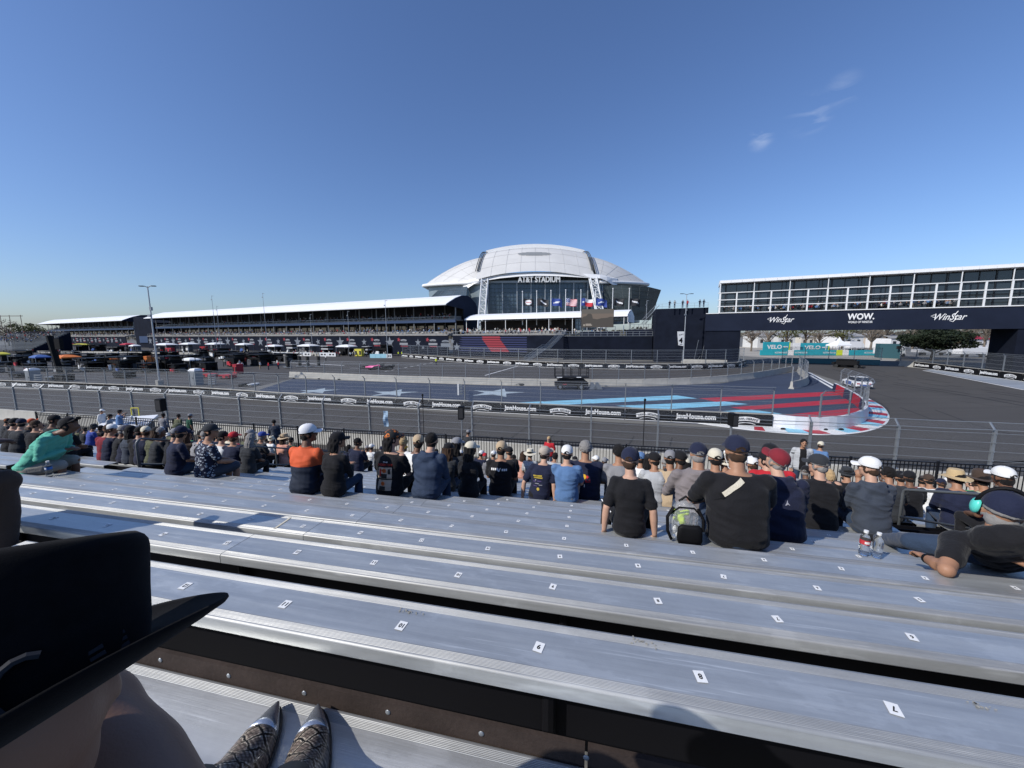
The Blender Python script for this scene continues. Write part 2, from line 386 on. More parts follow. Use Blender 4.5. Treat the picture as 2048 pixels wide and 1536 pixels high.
# faint tyre marks round the corner
M_mark = asphalt('tyre_mark', (.024, .022, .020)); mb = MB()
for off, y0 in ((0, 0), (1.6, 0), (5, 2), (6.5, 2), (9, 4)):
    pts = [V((x, y, 0)) for x, y in [(-30, 33-off*.3), (0, 25-off*.4+1), (18, 21.5-off*.3), (34, 20+off*.1), (46+off, 27), (52+off, 40), (54+off, 58), (62+off, 75)]]
    P_ = smooth_path(pts, 3); n = 60
    L_ = []
    for i in range(n+1):
        p, d = P_.at(P_.L*i/n); q = V((-d.y, d.x, 0))*.14; L_.append((p-q, p+q))
    for i in range(n):
        if rnd.random() < .75: mb.add([(*L_[i][0][:2], .0125), (*L_[i+1][0][:2], .0125), (*L_[i+1][1][:2], .0125), (*L_[i][1][:2], .0125)], [(0, 1, 2, 3)])
mb.build('tyre_mark_paint', M_mark)['kind'] = 'structure'
sheet('runoff', [G(1848, 740)[:2], G(2048, 779)[:2], (95, 50), G(2048, 762)[:2], G(1863, 739)[:2]], .013, M_runoff)
sheet('sandy_lot', [G(1500, 713)[:2], G(1640, 721)[:2], G(1790, 722)[:2], (135, 130), (160, 200), (60, 200)], .012, M_sand)

# ---- kerb round the corner
outp = smooth_path([tuple(G(x, y)[:2]) for x, y in [(1330, 838), (1400, 848), (1480, 859), (1560, 867), (1640, 871), (1700, 869), (1748, 861), (1777, 847), (1780, 830), (1768, 814), (1750, 804), (1738, 797)]], 2)
kb = thing('kerb', 'low white kerb with red and light blue blocks round the corner', 'kerb', (19, 26, 0)); mbs = [MB(), MB(), MB()]; n = 96
for i in range(n):
    k0, k1 = i/n, (i+1)/n; a, d0 = outp.at(outp.L*k0); b_, d1 = outp.at(outp.L*k1)
    f0, f1 = min(1, k0*4, (1-k0)*6), min(1, k1*4, (1-k1)*6)
    n0, n1 = V((-d0.y, d0.x, 0)), V((-d1.y, d1.x, 0)); z = .07
    def row(p, nn, f_): return [p+V((0, 0, .014)), p+nn*.12*f_+V((0, 0, z*.7*f_+.014)), p+nn*.55*f_+V((0, 0, z*f_+.014)), p+nn*1.2*f_+V((0, 0, z*f_+.014)), p+nn*(1.7)*f_+V((0, 0, z*f_+.014)), p+nn*1.75*f_+V((0, 0, .014))]
    A, B = row(a, n0, f0), row(b_, n1, f1); ph = (i//4) % 3
    for j in range(5):
        mi = 0 if j in (0, 4) or ph == 2 or i < 18 else (1 if ph == 0 else 2)
        mbs[mi].quad(A[j], B[j], B[j+1], A[j+1])
for nm, q, m_ in (('white_paint_band', mbs[0], M_whitep), ('blue_block', mbs[1], M_bluep), ('red_block', mbs[2], M_redp)): q.build(nm, m_, kb)

# ---- barriers and fences
UX1 = V((math.sin(TH1), -math.cos(TH1), 0)); UX2 = V((math.sin(TH2), -math.cos(TH2), 0))
CH1 = chain('chain_link_near', UX1, .055, .9968); CH4 = chain('chain_link_far', UX2, .06, .9985); CH2 = chain('chain_link_mid', UX2, .06, .9965); CH3 = chain('chain_link_side', (.5, .86), .06, .990)
s_near0 = (ln(TH1, D1, PH1)-PN.p[0]).length
barrier_run(PN, s_near0-SP1*4, s_near0+SP1*23, SP1, 'pale concrete barrier block in the row below the near debris fence', 'concrete blocks of the near barrier', h=.9)
fence('tall galvanised debris fence with bent posts just beyond the crowd', PN, s_near0-SP1*3, s_near0+SP1*22, SP1, .9, 2.06, 1, CH1, 'debris fences', bend=.42, wires=5, r=.062, cable=.012)
PM = Path(PMpts)
s_m0 = PM.L-3.66*16   # s of the post nearest the pit fence start
blocksM = barrier_run(PM, s_m0-3.66*22, s_m0+3.66*16.01, 3.66, 'concrete barrier block carrying a black advertising strip across the near track', 'concrete blocks of the middle barrier')
fence('debris fence on the middle barrier in front of the painted apron', PM, s_m0-3.66*21, s_m0+3.66*16, 3.66, 1.02, 1.85, -1, CH2, 'debris fences', bend=.4, wires=5, r=.05, cable=.013)
def badge(mb, o, ux, s=1.0, mi=0, mk=1, words='JAVA HOUSE'):
    """arched white badge with black lettering"""
    up = V((0, 0, 1)); n = 12; top, bot = [], []
    for i in range(n+1):
        k = i/n*2-1; top.append(o+ux*(k*.92*s)+up*(.30-.17*k*k)*s); bot.append(o+ux*(k*.86*s)+up*(-.02-.15*k*k)*s)
    for i in range(n): mb.quad(top[i], bot[i], bot[i+1], top[i+1], mi)
    b2 = [o+ux*(k*.62*s)+up*(-.14-.12*k*k)*s for k in np.linspace(-1, 1, 7)]; b3 = [p-up*.05*s for p in b2]
    for i in range(6): mb.quad(b2[i], b3[i], b3[i+1], b2[i+1], mi)
    for i, ch_ in enumerate(words):
        if ch_ == ' ': continue
        k = (i+.5)/len(words)*2-1; c_ = o+ux*(k*.80*s)+up*(.14-.15*k*k)*s; ang = -.32*k
        u2 = ux*math.cos(ang)+up*math.sin(ang); v2 = up*math.cos(ang)-ux*math.sin(ang)
        nn = ux.cross(up)*.012
        mb.text(ch_, c_+nn, u2, v2, h=.19*s, mi=mk, bold=.03)
def banner(a, b_, side, kind, z0, h, label, group, off=.325):
    d = (b_-a).normalized(); nn = V((d.y, -d.x, 0))*side; a2, b2 = a+d*.03+nn*off, b_-d*.03+nn*off; ux = d*side; L = (b_-a).length
    if side < 0: a2, b2 = b2, a2
    t = thing('advertising_banner', label, 'banner', (a2.x, a2.y, 0), 0, group); mb = MB()
    up = V((0, 0, 1)); ux = (b2-a2).normalized(); nrm = nn
    mb.slab([a2+up*z0, b2+up*z0, b2+up*(z0+h), a2+up*(z0+h)], -nrm*.012); mb.build('vinyl', M_black, t)
    c_ = (a2+b2)/2+up*(z0+h/2)+nrm*.012; mb = MB(); k = h/.95
    if kind == 0: mb.text('JavaHouse.com', c_, ux, up, h=.56*k, wd=min(3.05*k, L*.88), bold=.045)
    else: badge(mb, c_-up*.06*k, ux, 1.05*k)
    mb.build('lettering' if kind == 0 else 'badge', [M_white, M_black], t); 
    mb = MB(); mb.box((a2+b2)/2+up*(z0+.0)+nrm*.0, ((b2-a2).length, .03, .045), math.atan2(ux.y, ux.x)); mb.build('hem', M_white, t)
    return t
for i, (o, a, b_) in enumerate(blocksM):
    banner(V(a), V(b_), 1, (i+0) % 2, .05, .93, 'black strip of website lettering on the middle barrier' if i % 2 == 0 else 'black strip with a white arched badge on the middle barrier', 'website banners on the middle barrier' if i % 2 == 0 else 'badge banners on the middle barrier')
# white painted corner wall of the island
cor = smooth_path([E_[:2], (21.5, 27.75), (23.3, 27.65), (25.2, 28.2), (28.2, 30.0), (31.3, 32.9), (33.4, 35.6), (35.8, 39.2), (38.1, 43.2), (40.2, 46.9)], 2)
t = thing('corner_wall', 'white painted barrier wall curving round the apex, red and navy inside', 'barrier', (E_.x, E_.y, 0)); mo, mr, mn = MB(), MB(), MB(); n = 40
for i in range(n):
    a, d0 = cor.at(cor.L*i/n); b_, d1 = cor.at(cor.L*(i+1)/n); n0, n1 = V((-d0.y, d0.x, 0)), V((-d1.y, d1.x, 0)); h = V((0, 0, 1.02))
    mo.quad(a-n0*.1-n0*.12, b_-n1*.22, b_-n1*.12+h, a-n0*.12+h); mo.quad(a-n0*.12+h, b_-n1*.12+h, b_+n1*.1+h, a+n0*.1+h)
    q = mo if i < 13 else ((mr, mn)[((i-13)//5) % 2]); q.quad(a+n0*.1+h, b_+n1*.1+h, b_+n1*.2, a+n0*.2)
a, d0 = cor.at(cor.L); n0 = V((-d0.y, d0.x, 0)); mr.quad(a-n0*.22, a+n0*.2, a+n0*.1+V((0, 0, 1.02)), a-n0*.12+V((0, 0, 1.02)))
mo.build('outer_face', mat('white_wall_paint', (.66, .67, .70), .55, 0, .08, 1), t); mr.build('red_inner_panel', M_redp, t); mn.build('navy_inner_panel', M_navyp, t)
fence('debris fence curving round the red and white corner wall', cor, 3.05, cor.L, 3.05, 1.02, 1.75, -1, CH3, 'debris fences', bend=.45, wires=4, r=.055)
# inner barrier (bare concrete) with its fence
INb = [(-38.5, 65.6), (-27.5, 61.8), (-17.9, 58.4), (-9.6, 56.3), (-1.0, 54.1), (6.4, 52.9), (12, 52.5), (17.4, 52.4), (24, 53.4), (30.8, 55.8), (38, 60), (46, 66), (54.5, 73.0)]
PI_ = Path(INb)
barrier_run(PI_, 0, PI_.L, 3.66, 'bare concrete barrier block in the curved row behind the apron', 'concrete blocks of the inner barrier', h=.98)
fence('debris fence standing on the bare concrete barrier behind the apron', PI_, .3, PI_.L, 3.66, .98, 1.7, 1, CH4, 'debris fences', bend=.42, wires=4, r=.05)
HK = smooth_path([(36.3, 48.9), (40.0, 51.6), (43.6, 55.6), (47.2, 60.6), (51, 67), (56, 74)], 1)
barrier_run(HK, 0, HK.L, 3.0, 'concrete barrier block in the short curved row at the pit exit', 'concrete blocks at the pit exit', h=.98)
fence('short debris fence curving at the pit exit beside the apron tip', HK, .2, HK.L, 3.0, .98, 1.9, 1, CH3, 'debris fences', bend=.3, wires=4, r=.055)
# far barrier with strip
FAp = Path([(-34.8, 121), (-8.3, 93.5), (9.4, 81.3), (24.5, 76.7), (32, 75.6), (40.4, 76.5), (47, 79), (53, 86)])
bf = barrier_run(FAp, 0, FAp.L, 4.1, 'concrete barrier block behind the far straight carrying a black strip', 'concrete blocks of the far barrier', h=1.25)
for i, (o, a, b_) in enumerate(bf):
    banner(V(a), V(b_), 1, i % 2, .06, 1.12, 'black strip of website lettering along the far straight' if i % 2 == 0 else 'black strip with a white arched badge along the far straight', 'website banners on the far barrier' if i % 2 == 0 else 'badge banners on the far barrier')
fence('tall debris fence behind the far straight in front of the dark walls', FAp, .1, FAp.L, 5.0, 1.25, 2.7, 1, CH4, 'debris fences', bend=.01, wires=5, r=.07, cable=.02)
# right-hand wall with strip
RI = Path([(83.9, 82.0), (82.2, 74.3), (78.9, 66), (76.0, 58.2), (72, 48)])
br = barrier_run(RI, 0, RI.L, 4.1, 'concrete barrier block of the right-hand wall beside the grey run-off', 'concrete blocks of the right-hand barrier', h=1.2)
for i, (o, a, b_) in enumerate(br):
    if i == 0: continue
    banner(V(b_), V(a), -1, (i+1) % 2, .06, 1.1, 'black strip of website lettering on the wall beside the grey run-off' if i % 2 else 'black strip with a white arched badge on the wall beside the grey run-off', 'website banners on the right-hand wall' if i % 2 else 'badge banners on the right-hand wall')
fence('debris fence above the right-hand wall beside the grey run-off', RI, .1, RI.L, 4.1, 1.2, 2.4, -1, CH3, 'debris fences', bend=.4, wires=4, r=.07, cable=.018)
TW = Path([(66, 93), (76, 88), (84, 82.2)])
bt = barrier_run(TW, 0, TW.L, 4.5, 'teal wrapped barrier block under the bridge at the track edge', 'teal barrier blocks', material=mat('shaded_teal_wrap', (.012, .10, .13), .5), h=1.2)  # teal darkened in its own colour for the shade under the bridge
fence('debris fence above the teal wall beyond the bridge', TW, .1, TW.L, 4.5, 1.2, 2.4, -1, CH3, 'debris fences', bend=.4, wires=4, r=.07, cable=.018)
sheet('walkway', [ln(TH1, 12.5, -70)[:2], ln(TH1, 12.5, 34)[:2], ln(TH1, 21, 36)[:2], ln(TH1, 21, -72)[:2]], .004, asphalt('walkway_concrete', (.30, .29, .27)))
# pale concrete wall further left on the near side
if 0: WL = Path([(-62, 42.5), (-47, 34.3), (-37.8, 29.3), (-29.8, 25.0), (-24.5, 22.6), (-16, 19.8)])
if 0: barrier_run(WL, 0, WL.L, 3.6, 'pale concrete block in the angled row at the left end of the near track', 'angled concrete blocks on the left', h=1.25)

# ============================================================ small figures
SKIN = [mat('skin_light', (.50, .30, .21), .55, 0, .06, 8, spec=.4), mat('skin_tan', (.36, .19, .115), .55, 0, .06, 8, spec=.4), mat('skin_brown', (.17, .085, .05), .5, 0, .06, 8, spec=.4), mat('skin_dark', (.07, .035, .022), .5, 0, .06, 8, spec=.4)]
CL = {}
def cloth(name, c): 
    if name not in CL: CL[name] = mat('cloth_'+name, c, .85, 0, .10, 5, .25, 60, sheen=.1, spec=.25)
    return CL[name]
for n_, c_ in dict(black=(.010, .010, .012), charcoal=(.03, .033, .038), navy=(.014, .018, .042), slate=(.045, .055, .075), white=(.72, .72, .70), cream=(.62, .57, .45), grey=(.24, .24, .25), lightgrey=(.42, .43, .44), taupe=(.20, .175, .175), blue=(.10, .19, .36), red=(.45, .02, .03), olive=(.10, .105, .06), mint=(.12, .45, .33), orange=(.62, .11, .04), green=(.05, .30, .10), peach=(.62, .32, .24), tan=(.45, .34, .22), straw=(.50, .37, .20), brown=(.06, .04, .03), royal=(.04, .07, .30), denim=(.03, .05, .09), khaki=(.32, .30, .26), maroon=(.20, .02, .03), darkgreen=(.01, .06, .035), yellow=(.65, .35, .04), blonde=(.42, .29, .15), hairblack=(.008, .007, .007), hairbrown=(.045, .025, .015), hairgrey=(.22, .21, .20)).items(): cloth(n_, c_)
def mini(mb, x, y, z, rz, sc=1.0, sit=False, top=0, low=1, skin=2, hat=3):
    """small spectator: legs, torso, arms and head as one connected silhouette"""
    c_, s_ = math.cos(rz), math.sin(rz)
    def T(p): return (x+(p[0]*c_-p[1]*s_)*sc, y+(p[0]*s_+p[1]*c_)*sc, z+p[2]*sc)
    def lf(rings, mi, k=6):
        mb.loft([[T((cx+rx*math.cos(2*math.pi*j/k), cy+ry*math.sin(2*math.pi*j/k), cz)) for j in range(k)] for cx, cy, cz, rx, ry in rings], mi)
    o = 0.0 if not sit else -.45
    if not sit:
        for q in (-.09, .09): lf([(q, 0, 0, .06, .09), (q, 0, .45, .06, .06), (q*.9, 0, .88, .09, .09)], low, 5)
    else:
        for q in (-.1, .1): mb.loft([[T((q+.07*math.cos(a), yy, .47+zz+.07*math.sin(a))) for a in (0, 1.26, 2.5, 3.77, 5.03)] for yy, zz in ((-.05, 0), (.42, 0))], low)
    b = .86 if not sit else .42
    lf([(0, 0, b, .16, .11), (0, .01, b+.2, .15, .10), (0, .02, b+.45, .20, .11), (0, .02, b+.56, .10, .07), (0, .03, b+.60, .055, .055)], top)
    for q in (-1, 1): mb.loft([[T((q*(.21+dx)+.045*math.cos(a), yy+.045*math.sin(a), zz)) for a in (0, 1.57, 3.14, 4.71)] for dx, yy, zz in ((0, .02, b+.5), (.06, .03, b+.25), (-.05, .2, b+.12))], top)
    lf([(0, .03, b+.58, .05, .05), (0, .04, b+.63, .075, .085), (0, .04, b+.73, .08, .095), (0, .04, b+.80, .06, .07), (0, .04, b+.83, .01, .01)], skin, 7)
    if hat is not None: lf([(0, .03, b+.71, .088, .10), (0, .03, b+.80, .075, .085), (0, .03, b+.85, .02, .02)], hat, 7)
CM = [CL[k] for k in ('black', 'navy', 'white', 'grey', 'red', 'blue', 'tan', 'lightgrey', 'charcoal', 'cream')]+[SKIN[0], SKIN[1], CL['hairbrown'], CL['white'], CL['hairblack']]
def crowd(name, spots, label, sit=True, pale=.3):
    mb = MB()
    for (x, y, z, rz) in spots:
        top = rnd.choice([2, 7, 3, 5, 4]) if rnd.random() < pale else rnd.choice([0, 0, 1, 8, 3, 5])
        mini(mb, x, y, z, rz+rnd.uniform(-.5, .5), rnd.uniform(.92, 1.06), sit and rnd.random() < .75, top, rnd.choice([0, 1, 8, 6]), rnd.choice([10, 11]), rnd.choice([12, 14, 13, 14, 0, 0]))
    return tag(mb.build(name, CM), label, 'crowd', kind='stuff')

# ============================================================ GRANDSTANDS WITH WHITE ROOFS
ev = V((.898, -.44, 0)).normalized(); bv = V((.44, .898, 0)).normalized(); UP = V((0, 0, 1)); rze = math.atan2(ev.y, ev.x)
def W3(o, s_, d, z): return o+ev*s_+bv*d+UP*z
def star(mb, o, ux, uy, r_, rot=0.0, mi=0):
    p_ = [o+ux*((r_ if i % 2 == 0 else r_*.4)*math.sin(rot+i*math.pi/5))+uy*((r_ if i % 2 == 0 else r_*.4)*math.cos(rot+i*math.pi/5)) for i in range(10)]
    mb.add(p_, [tuple(range(9, -1, -1))], mi)
M_stargrey = mat('mural_grey', (.17, .19, .22), .7); M_murw = mat('mural_white', (.24, .25, .27), .7); M_murr = mat('mural_red', (.30, .03, .045), .7); M_murb = mat('mural_blue', (.022, .03, .10), .7)
def stand(o, L, label, bays, dens, gable_l=False):
    t = thing('covered_grandstand', label, 'grandstand', (o.x, o.y, 0), 0, 'white roofed grandstands')
    mb = MB(); mb.slab([W3(o, 0, 0, 0), W3(o, L, 0, 0), W3(o, L, 0, 6.85), W3(o, 0, 0, 6.85)], bv*.4)
    wall = mb.build('mural_wall', M_navyw, t)
    # decks
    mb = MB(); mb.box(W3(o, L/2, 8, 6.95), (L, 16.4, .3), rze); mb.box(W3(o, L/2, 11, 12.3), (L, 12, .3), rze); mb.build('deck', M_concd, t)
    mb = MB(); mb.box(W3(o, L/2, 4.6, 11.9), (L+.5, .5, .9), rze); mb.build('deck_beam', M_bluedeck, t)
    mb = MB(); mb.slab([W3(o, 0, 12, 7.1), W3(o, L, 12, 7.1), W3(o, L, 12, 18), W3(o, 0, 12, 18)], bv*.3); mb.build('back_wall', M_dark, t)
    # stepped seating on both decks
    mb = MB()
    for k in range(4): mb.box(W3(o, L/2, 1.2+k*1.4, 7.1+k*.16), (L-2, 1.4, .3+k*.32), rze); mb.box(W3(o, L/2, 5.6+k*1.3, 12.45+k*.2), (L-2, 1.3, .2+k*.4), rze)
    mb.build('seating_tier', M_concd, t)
    mb = MB(); n = int(L/bays)
    for i in range(n+1):
        s_ = L*i/n; mb.box(W3(o, s_, 4.9, 12.2), (.3, .3, 10.4), rze); mb.box(W3(o, s_, 11.6, 12.2), (.3, .3, 11), rze)
    mb.build('columns', mat('column_grey', (.16, .17, .18), .5), t)
    mb = MB()
    for zz, dd in ((7.1, .25), (12.45, 4.55)):
        n2 = int(L/2.6)
        for i in range(n2+1): mb.box(W3(o, L*i/n2, dd, zz+.55), (.09, .07, 1.1), rze)
        for h in (1.1, .12): mb.box(W3(o, L/2, dd, zz+h), (L, .09, .09), rze)
    mb.build('railing', M_galv, t)
    mb = MB()
    for i in range(n):
        s_ = L*(i+.5)/n; wd = L/n*.34
        for q in (-1, 1): mb.box(W3(o, s_+q*L/n*.22, 11.85, 9.2), (wd, .08, 2.6), rze)
    mb.build('window_glass', M_darkglass, t)
    mb = MB()
    for i in range(int(L/3.2)):
        for zz, dd in ((7.95, 2.2+rnd.random()*2), (13.6, 6.2+rnd.random()*2)):
            if rnd.random() < .7: mb.box(W3(o, 2+i*3.2+rnd.random(), dd, zz), (rnd.uniform(1.2, 2.6), .6, .09), rze)
    mb.build('tables', M_steelw, t)
    # roof
    mb = MB(); prof = [(-.6, 17.4), (1.5, 18.4), (5, 19.9), (9, 21.1), (12, 21.3), (15, 20.6), (18, 18.9), (19, 17.6)]
    n3 = n*2
    for i in range(n3):
        a, b_ = L*i/n3, L*(i+1)/n3-.06
        mb.loft([[W3(o, a, d, z) for d, z in prof]+[W3(o, a, d, z-.25) for d, z in prof[::-1]], [W3(o, b_, d, z) for d, z in prof]+[W3(o, b_, d, z-.25) for d, z in prof[::-1]]], 0)
    mb.build('roof', M_roofw, t)
    mb = MB(); mb.box(W3(o, L/2, -.55, 17.25), (L, .25, .35), rze); mb.build('eave_gutter', M_steelw, t)
    for s_ in ((L+.15, 1), (-.15, -1)):
        pf = [W3(o, s_[0], d, z-.1) for d, z in prof]+[W3(o, s_[0], 18.6, 0 if s_[1] > 0 else 7), W3(o, s_[0], 9.5 if s_[1] > 0 else 12, 0 if s_[1] > 0 else 7), W3(o, s_[0], 9.5 if s_[1] > 0 else 12, 16.2), W3(o, s_[0], -.4, 16.9)]
        mb = MB(); mb.slab(pf, ev*.2*s_[1]); mb.build('gable_wall', M_navy2, t)
    # mural
    mg, mw, mr = MB(), MB(), MB(); f_ = -bv*.04; s_ = 3.0; i = 0
    while s_ < L-2:
        c_ = W3(o, s_, 0, 4.2)+f_
        k = i % 4
        if k == 0: star(mg, c_+UP*.1, ev, UP, 2.3, .1*rnd.uniform(-1, 1))
        elif k == 2: star(mg, c_+UP*.2, ev, UP, 1.4, .3*rnd.uniform(-1, 1)); star(mg, c_+ev*2.2-UP*1.6, ev, UP, .7, .3)
        else:
            badge(mw, c_+UP*.9, ev, 1.55, 0, 1, words='       '); mw.quad(c_-ev*1.9-UP*.7, c_+ev*1.9-UP*.7, c_+ev*1.9+UP*.05, c_-ev*1.9+UP*.05); star(mr, c_-ev*2.3+UP*1.2, ev, UP, .9, .2)
            mr.quad(c_-ev*1.5-UP*1.3, c_+ev*1.9-UP*1.3, c_+ev*1.9-UP*1.0, c_-ev*1.5-UP*1.0)
        s_ += 6.6; i += 1
    mg.build('mural_star', M_stargrey, wall); mw.build('mural_badge', [M_murw, M_navy2], wall); mr.build('mural_red_trim', M_murr, wall)
    sp = []
    for k in range(int(L*dens)):
        lv = rnd.random() < .55; d = rnd.choice([0, 1, 2, 3])
        q = W3(o, rnd.uniform(1, L-1), (1.0+d*1.4) if lv else (5.5+d*1.3), (7.25+d*.32) if lv else (12.55+d*.4)); sp.append((q.x, q.y, q.z, rze+math.pi))
    crowd('spectator_crowd', sp, 'small seated spectators filling the decks of '+label.split(' beside')[0], True, .24)
    return t
O1 = V((-214, 225, 0)); stand(O1, 214, 'long two-deck grandstand with white roof beside the stadium', 9.0, 4.6)
O2 = V((-394, 320.5, 0)); stand(O2, 156, 'more distant two-deck grandstand with white roof behind the paddock', 9.0, 3.0)
# dark stair tower between the two stands
mb = MB(); mb.slab([W3(O1, -26, 4, 0), W3(O1, -2, 4, 0), W3(O1, -2, 4, 15), W3(O1, -22, 4, 19), W3(O1, -26, 4, 19)], bv*12); t = thing('stair_tower', 'dark scrim covered stair tower between the two grandstands', 'tower', W3(O1, -14, 4, 0)); mb.build('scrim', M_navyw, t)
mb = MB(); mb.slab([W3(O1, -20, 3.5, 3), W3(O1, -8, 3.5, 3), W3(O1, -8, 3.5, 7), W3(O1, -20, 3.5, 7)], bv*.2); mb.build('blue_panel', M_bluedeck, t)

# ---- terrace wall, tent, crowd
P1 = O1+ev*216; LT = 39.5
t = thing('terrace', 'raised hospitality terrace with dark mural wall of red and navy stripes', 'terrace', (P1.x, P1.y, 0))
mb = MB(); mb.slab([W3(P1, 0, 0, 0), W3(P1, LT, 0, 0), W3(P1, LT, 0, 6.9), W3(P1, 0, 0, 6.9)], bv*.4); wl = mb.build('wall', M_navyw, t)
mr, mb2 = MB(), MB()
for i in range(7):
    z = 6.3-i*.72; f_ = -bv*.05
    mb2.quad(W3(P1, 4, 0, z-.36)+f_, W3(P1, 27.5, 0, z-.36)+f_, W3(P1, 27.5, 0, z)+f_, W3(P1, 3-.4*i, 0, z)+f_)
    a = 12+.6*abs(i-1)*(1 if i > 1 else 0); mr.quad(W3(P1, a, 0, z-.36)+f_*2, W3(P1, a+6.5, 0, z-.36)+f_*2, W3(P1, a+6, 0, z+.2)+f_*2, W3(P1, a-.6, 0, z+.2)+f_*2)
mr.build('red_stripe', M_murr, wl); mb2.build('navy_stripe', M_murb, wl)
mb = MB(); badge(mb, W3(P1, -3, 0, 4.8)-bv*.06, ev, 1.7, 0, 1, '       '); mb.quad(W3(P1, -5, 0, 3.0)-bv*.06, W3(P1, -1, 0, 3.0)-bv*.06, W3(P1, -1, 0, 4.2)-bv*.06, W3(P1, -5, 0, 4.2)-bv*.06); star(mb, W3(P1, 1.6, 0, 3.0)-bv*.06, ev, UP, 1.5); star(mb, W3(P1, -.1, 0, 4.9)-bv*.06, ev, UP, .9); mb.build('emblem', [M_stargrey, M_navy2], wl)
mb = MB(); mb.box(W3(P1, LT/2, 8, 6.95), (LT, 16, .3), rze)
for k in range(3): mb.box(W3(P1, LT/2-.5, 4+k*2.4, 7.1+k*.25), (LT-4, 2.4, .3+k*.5), rze)
mb.build('floor', M_concd, t)
mb = MB()
for i in range(25): mb.box(W3(P1, LT*i/24, .25, 7.65), (.09, .07, 1.1), rze)
for h in (1.1, .1): mb.box(W3(P1, LT/2, .25, 7.1+h), (LT, .09, .09), rze)
mb.build('railing', M_galv, t)
mb = MB(); mb.box(W3(P1, 20, 15.6, 9.5), (36, .3, 5), rze); mb.build('back_wall', mat('tan_partition', (.035, .03, .027), .8, 0, .3, .2), t)
te = thing('marquee', 'long low white marquee roof over the terrace tables', 'marquee', W3(P1, 3, 8, 7)); LQ = 55
mb = MB(); pf = [(5.2, 12.1), (5.3, 12.5), (8, 13.6), (11.5, 14.3), (15, 13.6), (17.4, 12.5), (17.5, 12.1)]
mb.loft([[W3(P1, s_, d, z) for d, z in pf]+[W3(P1, s_, d, z-.12) for d, z in pf[1:-1][::-1]] for s_ in (1.5, 1.5+LQ)], 0); mb.build('roof', M_roofw, te)
mb = MB()
for i in range(8): mb.box(W3(P1, 2+LQ*i/7.2, 5.6, 9.6), (.16, .16, 5), rze); mb.box(W3(P1, 2+LQ*i/7.2, 17, 9.6), (.16, .16, 5), rze)
mb.build('pole', M_steelw, te)
mb = MB(); mb.slab([W3(P1, 1.5+LQ, 5.4, 10.5), W3(P1, 1.5+LQ, 17.2, 10.5), W3(P1, 1.5+LQ, 17.2, 12.5), W3(P1, 1.5+LQ, 11.5, 14.2), W3(P1, 1.5+LQ, 5.4, 12.4)], ev*.1); mb.build('gable_end', M_roofw, te)
for i in range(7):
    for k in range(2):
        if i*k == 6: continue
        q = W3(P1, 3+i*4.1, 5+k*4.0, 7.4+k*.4); tt = thing('banquet_table', 'long white terrace table among the seated guests', 'table', q, rze, 'white tables on the terrace')
        mb = MB(); mb.box((0, 0, .72), (3.0, .8, .06)); mb.build('tabletop', M_steelw, tt, world=False)
        mb = MB(); [mb.box((sx*1.3, sy*.3, .35), (.05, .05, .7)) for sx in (-1, 1) for sy in (-1, 1)]; mb.build('legs', M_galv, tt, world=False)
minis = []
for k in range(10):
    mb = MB(); top = [2, 0, 1, 2, 3, 5, 9, 0, 7, 4][k]; mini(mb, 0, 0, 0, 0, 1, k % 3 != 0, top, [0, 1, 8, 6][k % 4], 10+k % 2, [12, 13, 14, 12, 0][k % 5]); minis.append(mb.build('person', CM))
first = True; used = [False]*10
def put_mini(k, loc, rz, label, group, sc=1.0):
    if not used[k]: o = minis[k]; used[k] = True
    else: o = minis[k].copy(); C.objects.link(o)
    o.location = loc; o.rotation_euler = (0, 0, rz); o.scale = (sc,)*3; tag(o, label, 'person', group); return o
for i in range(120):
    d = rnd.uniform(.9, 9); s_ = rnd.uniform(.5, LT-.5) if i < 105 else rnd.uniform(LT, LT+12); k = rnd.randrange(10)
    kd = 0 if d < 2.8 else (.25 if d < 5.2 else (.5 if d < 7.6 else .75))
    put_mini(k, W3(P1, s_, d if i < 105 else 7+d*.4, 7.1+kd), rze+math.pi+rnd.uniform(-1, 1), 'guest among the seated crowd on the terrace', 'guests on the terrace')
# ---- stair box, screen, rails
Y0 = 105.0
def AYp(x, y, Y): return AY(x, y, Y)
t = thing('platform_box', 'dark scrim covered viewing platform below the video screen', 'platform', AY(1215, 700, Y0+4))
a, b_ = AY(1127, 673, Y0+3), AY(1305, 672, Y0-1); zt = 6.5
mb = MB(); mb.slab([V((a.x, a.y, 0)), V((b_.x, b_.y, 0)), V((b_.x, b_.y, zt)), V((a.x, a.y, zt))], bv*12); mb.build('scrim_wall', M_navyw, t)
du = (b_-a); du.z = 0; LB = du.length; du.normalize(); rzb = math.atan2(du.y, du.x)
mb = MB(); o_ = V((a.x, a.y, zt))
for i in range(15): mb.box(o_+du*(LB*i/14)+UP*.65, (.1, .08, 1.3), rzb)
for h in (1.3, .7, .08): mb.box(o_+du*LB/2+UP*h, (LB, .1, .1), rzb)
mb.build('railing', M_galv, t)
mb = MB(); o2 = o_+bv*4+du*5
mb.box(o2+du*4+UP*.6, (11, 3, 1.3), rzb); mb.build('upper_step', M_navy2, t)
mb = MB()
for i in range(5): mb.box(o2+du*(-1+i*2.4)-bv*1.5+UP*2.0, (.1, .08, 1.4), rzb)
for h in (1.3, 2.7): mb.box(o2+du*3.8-bv*1.5+UP*h, (9.8, .1, .1), rzb)
for i in range(7): mb.box(o_+du*(17+i*1.3)+bv*5+UP*2.6, (.1, .08, 1.5), rzb)
for h in (1.9, 3.3): mb.box(o_+du*20.9+bv*5+UP*h, (8.2, .1, .1), rzb)
mb.build('upper_railing', M_galv, t)
mb = MB(); mb.box(o_+du*20.5+bv*7+UP*.9, (9, 4, 1.8), rzb); mb.build('side_step', M_navy2, t)
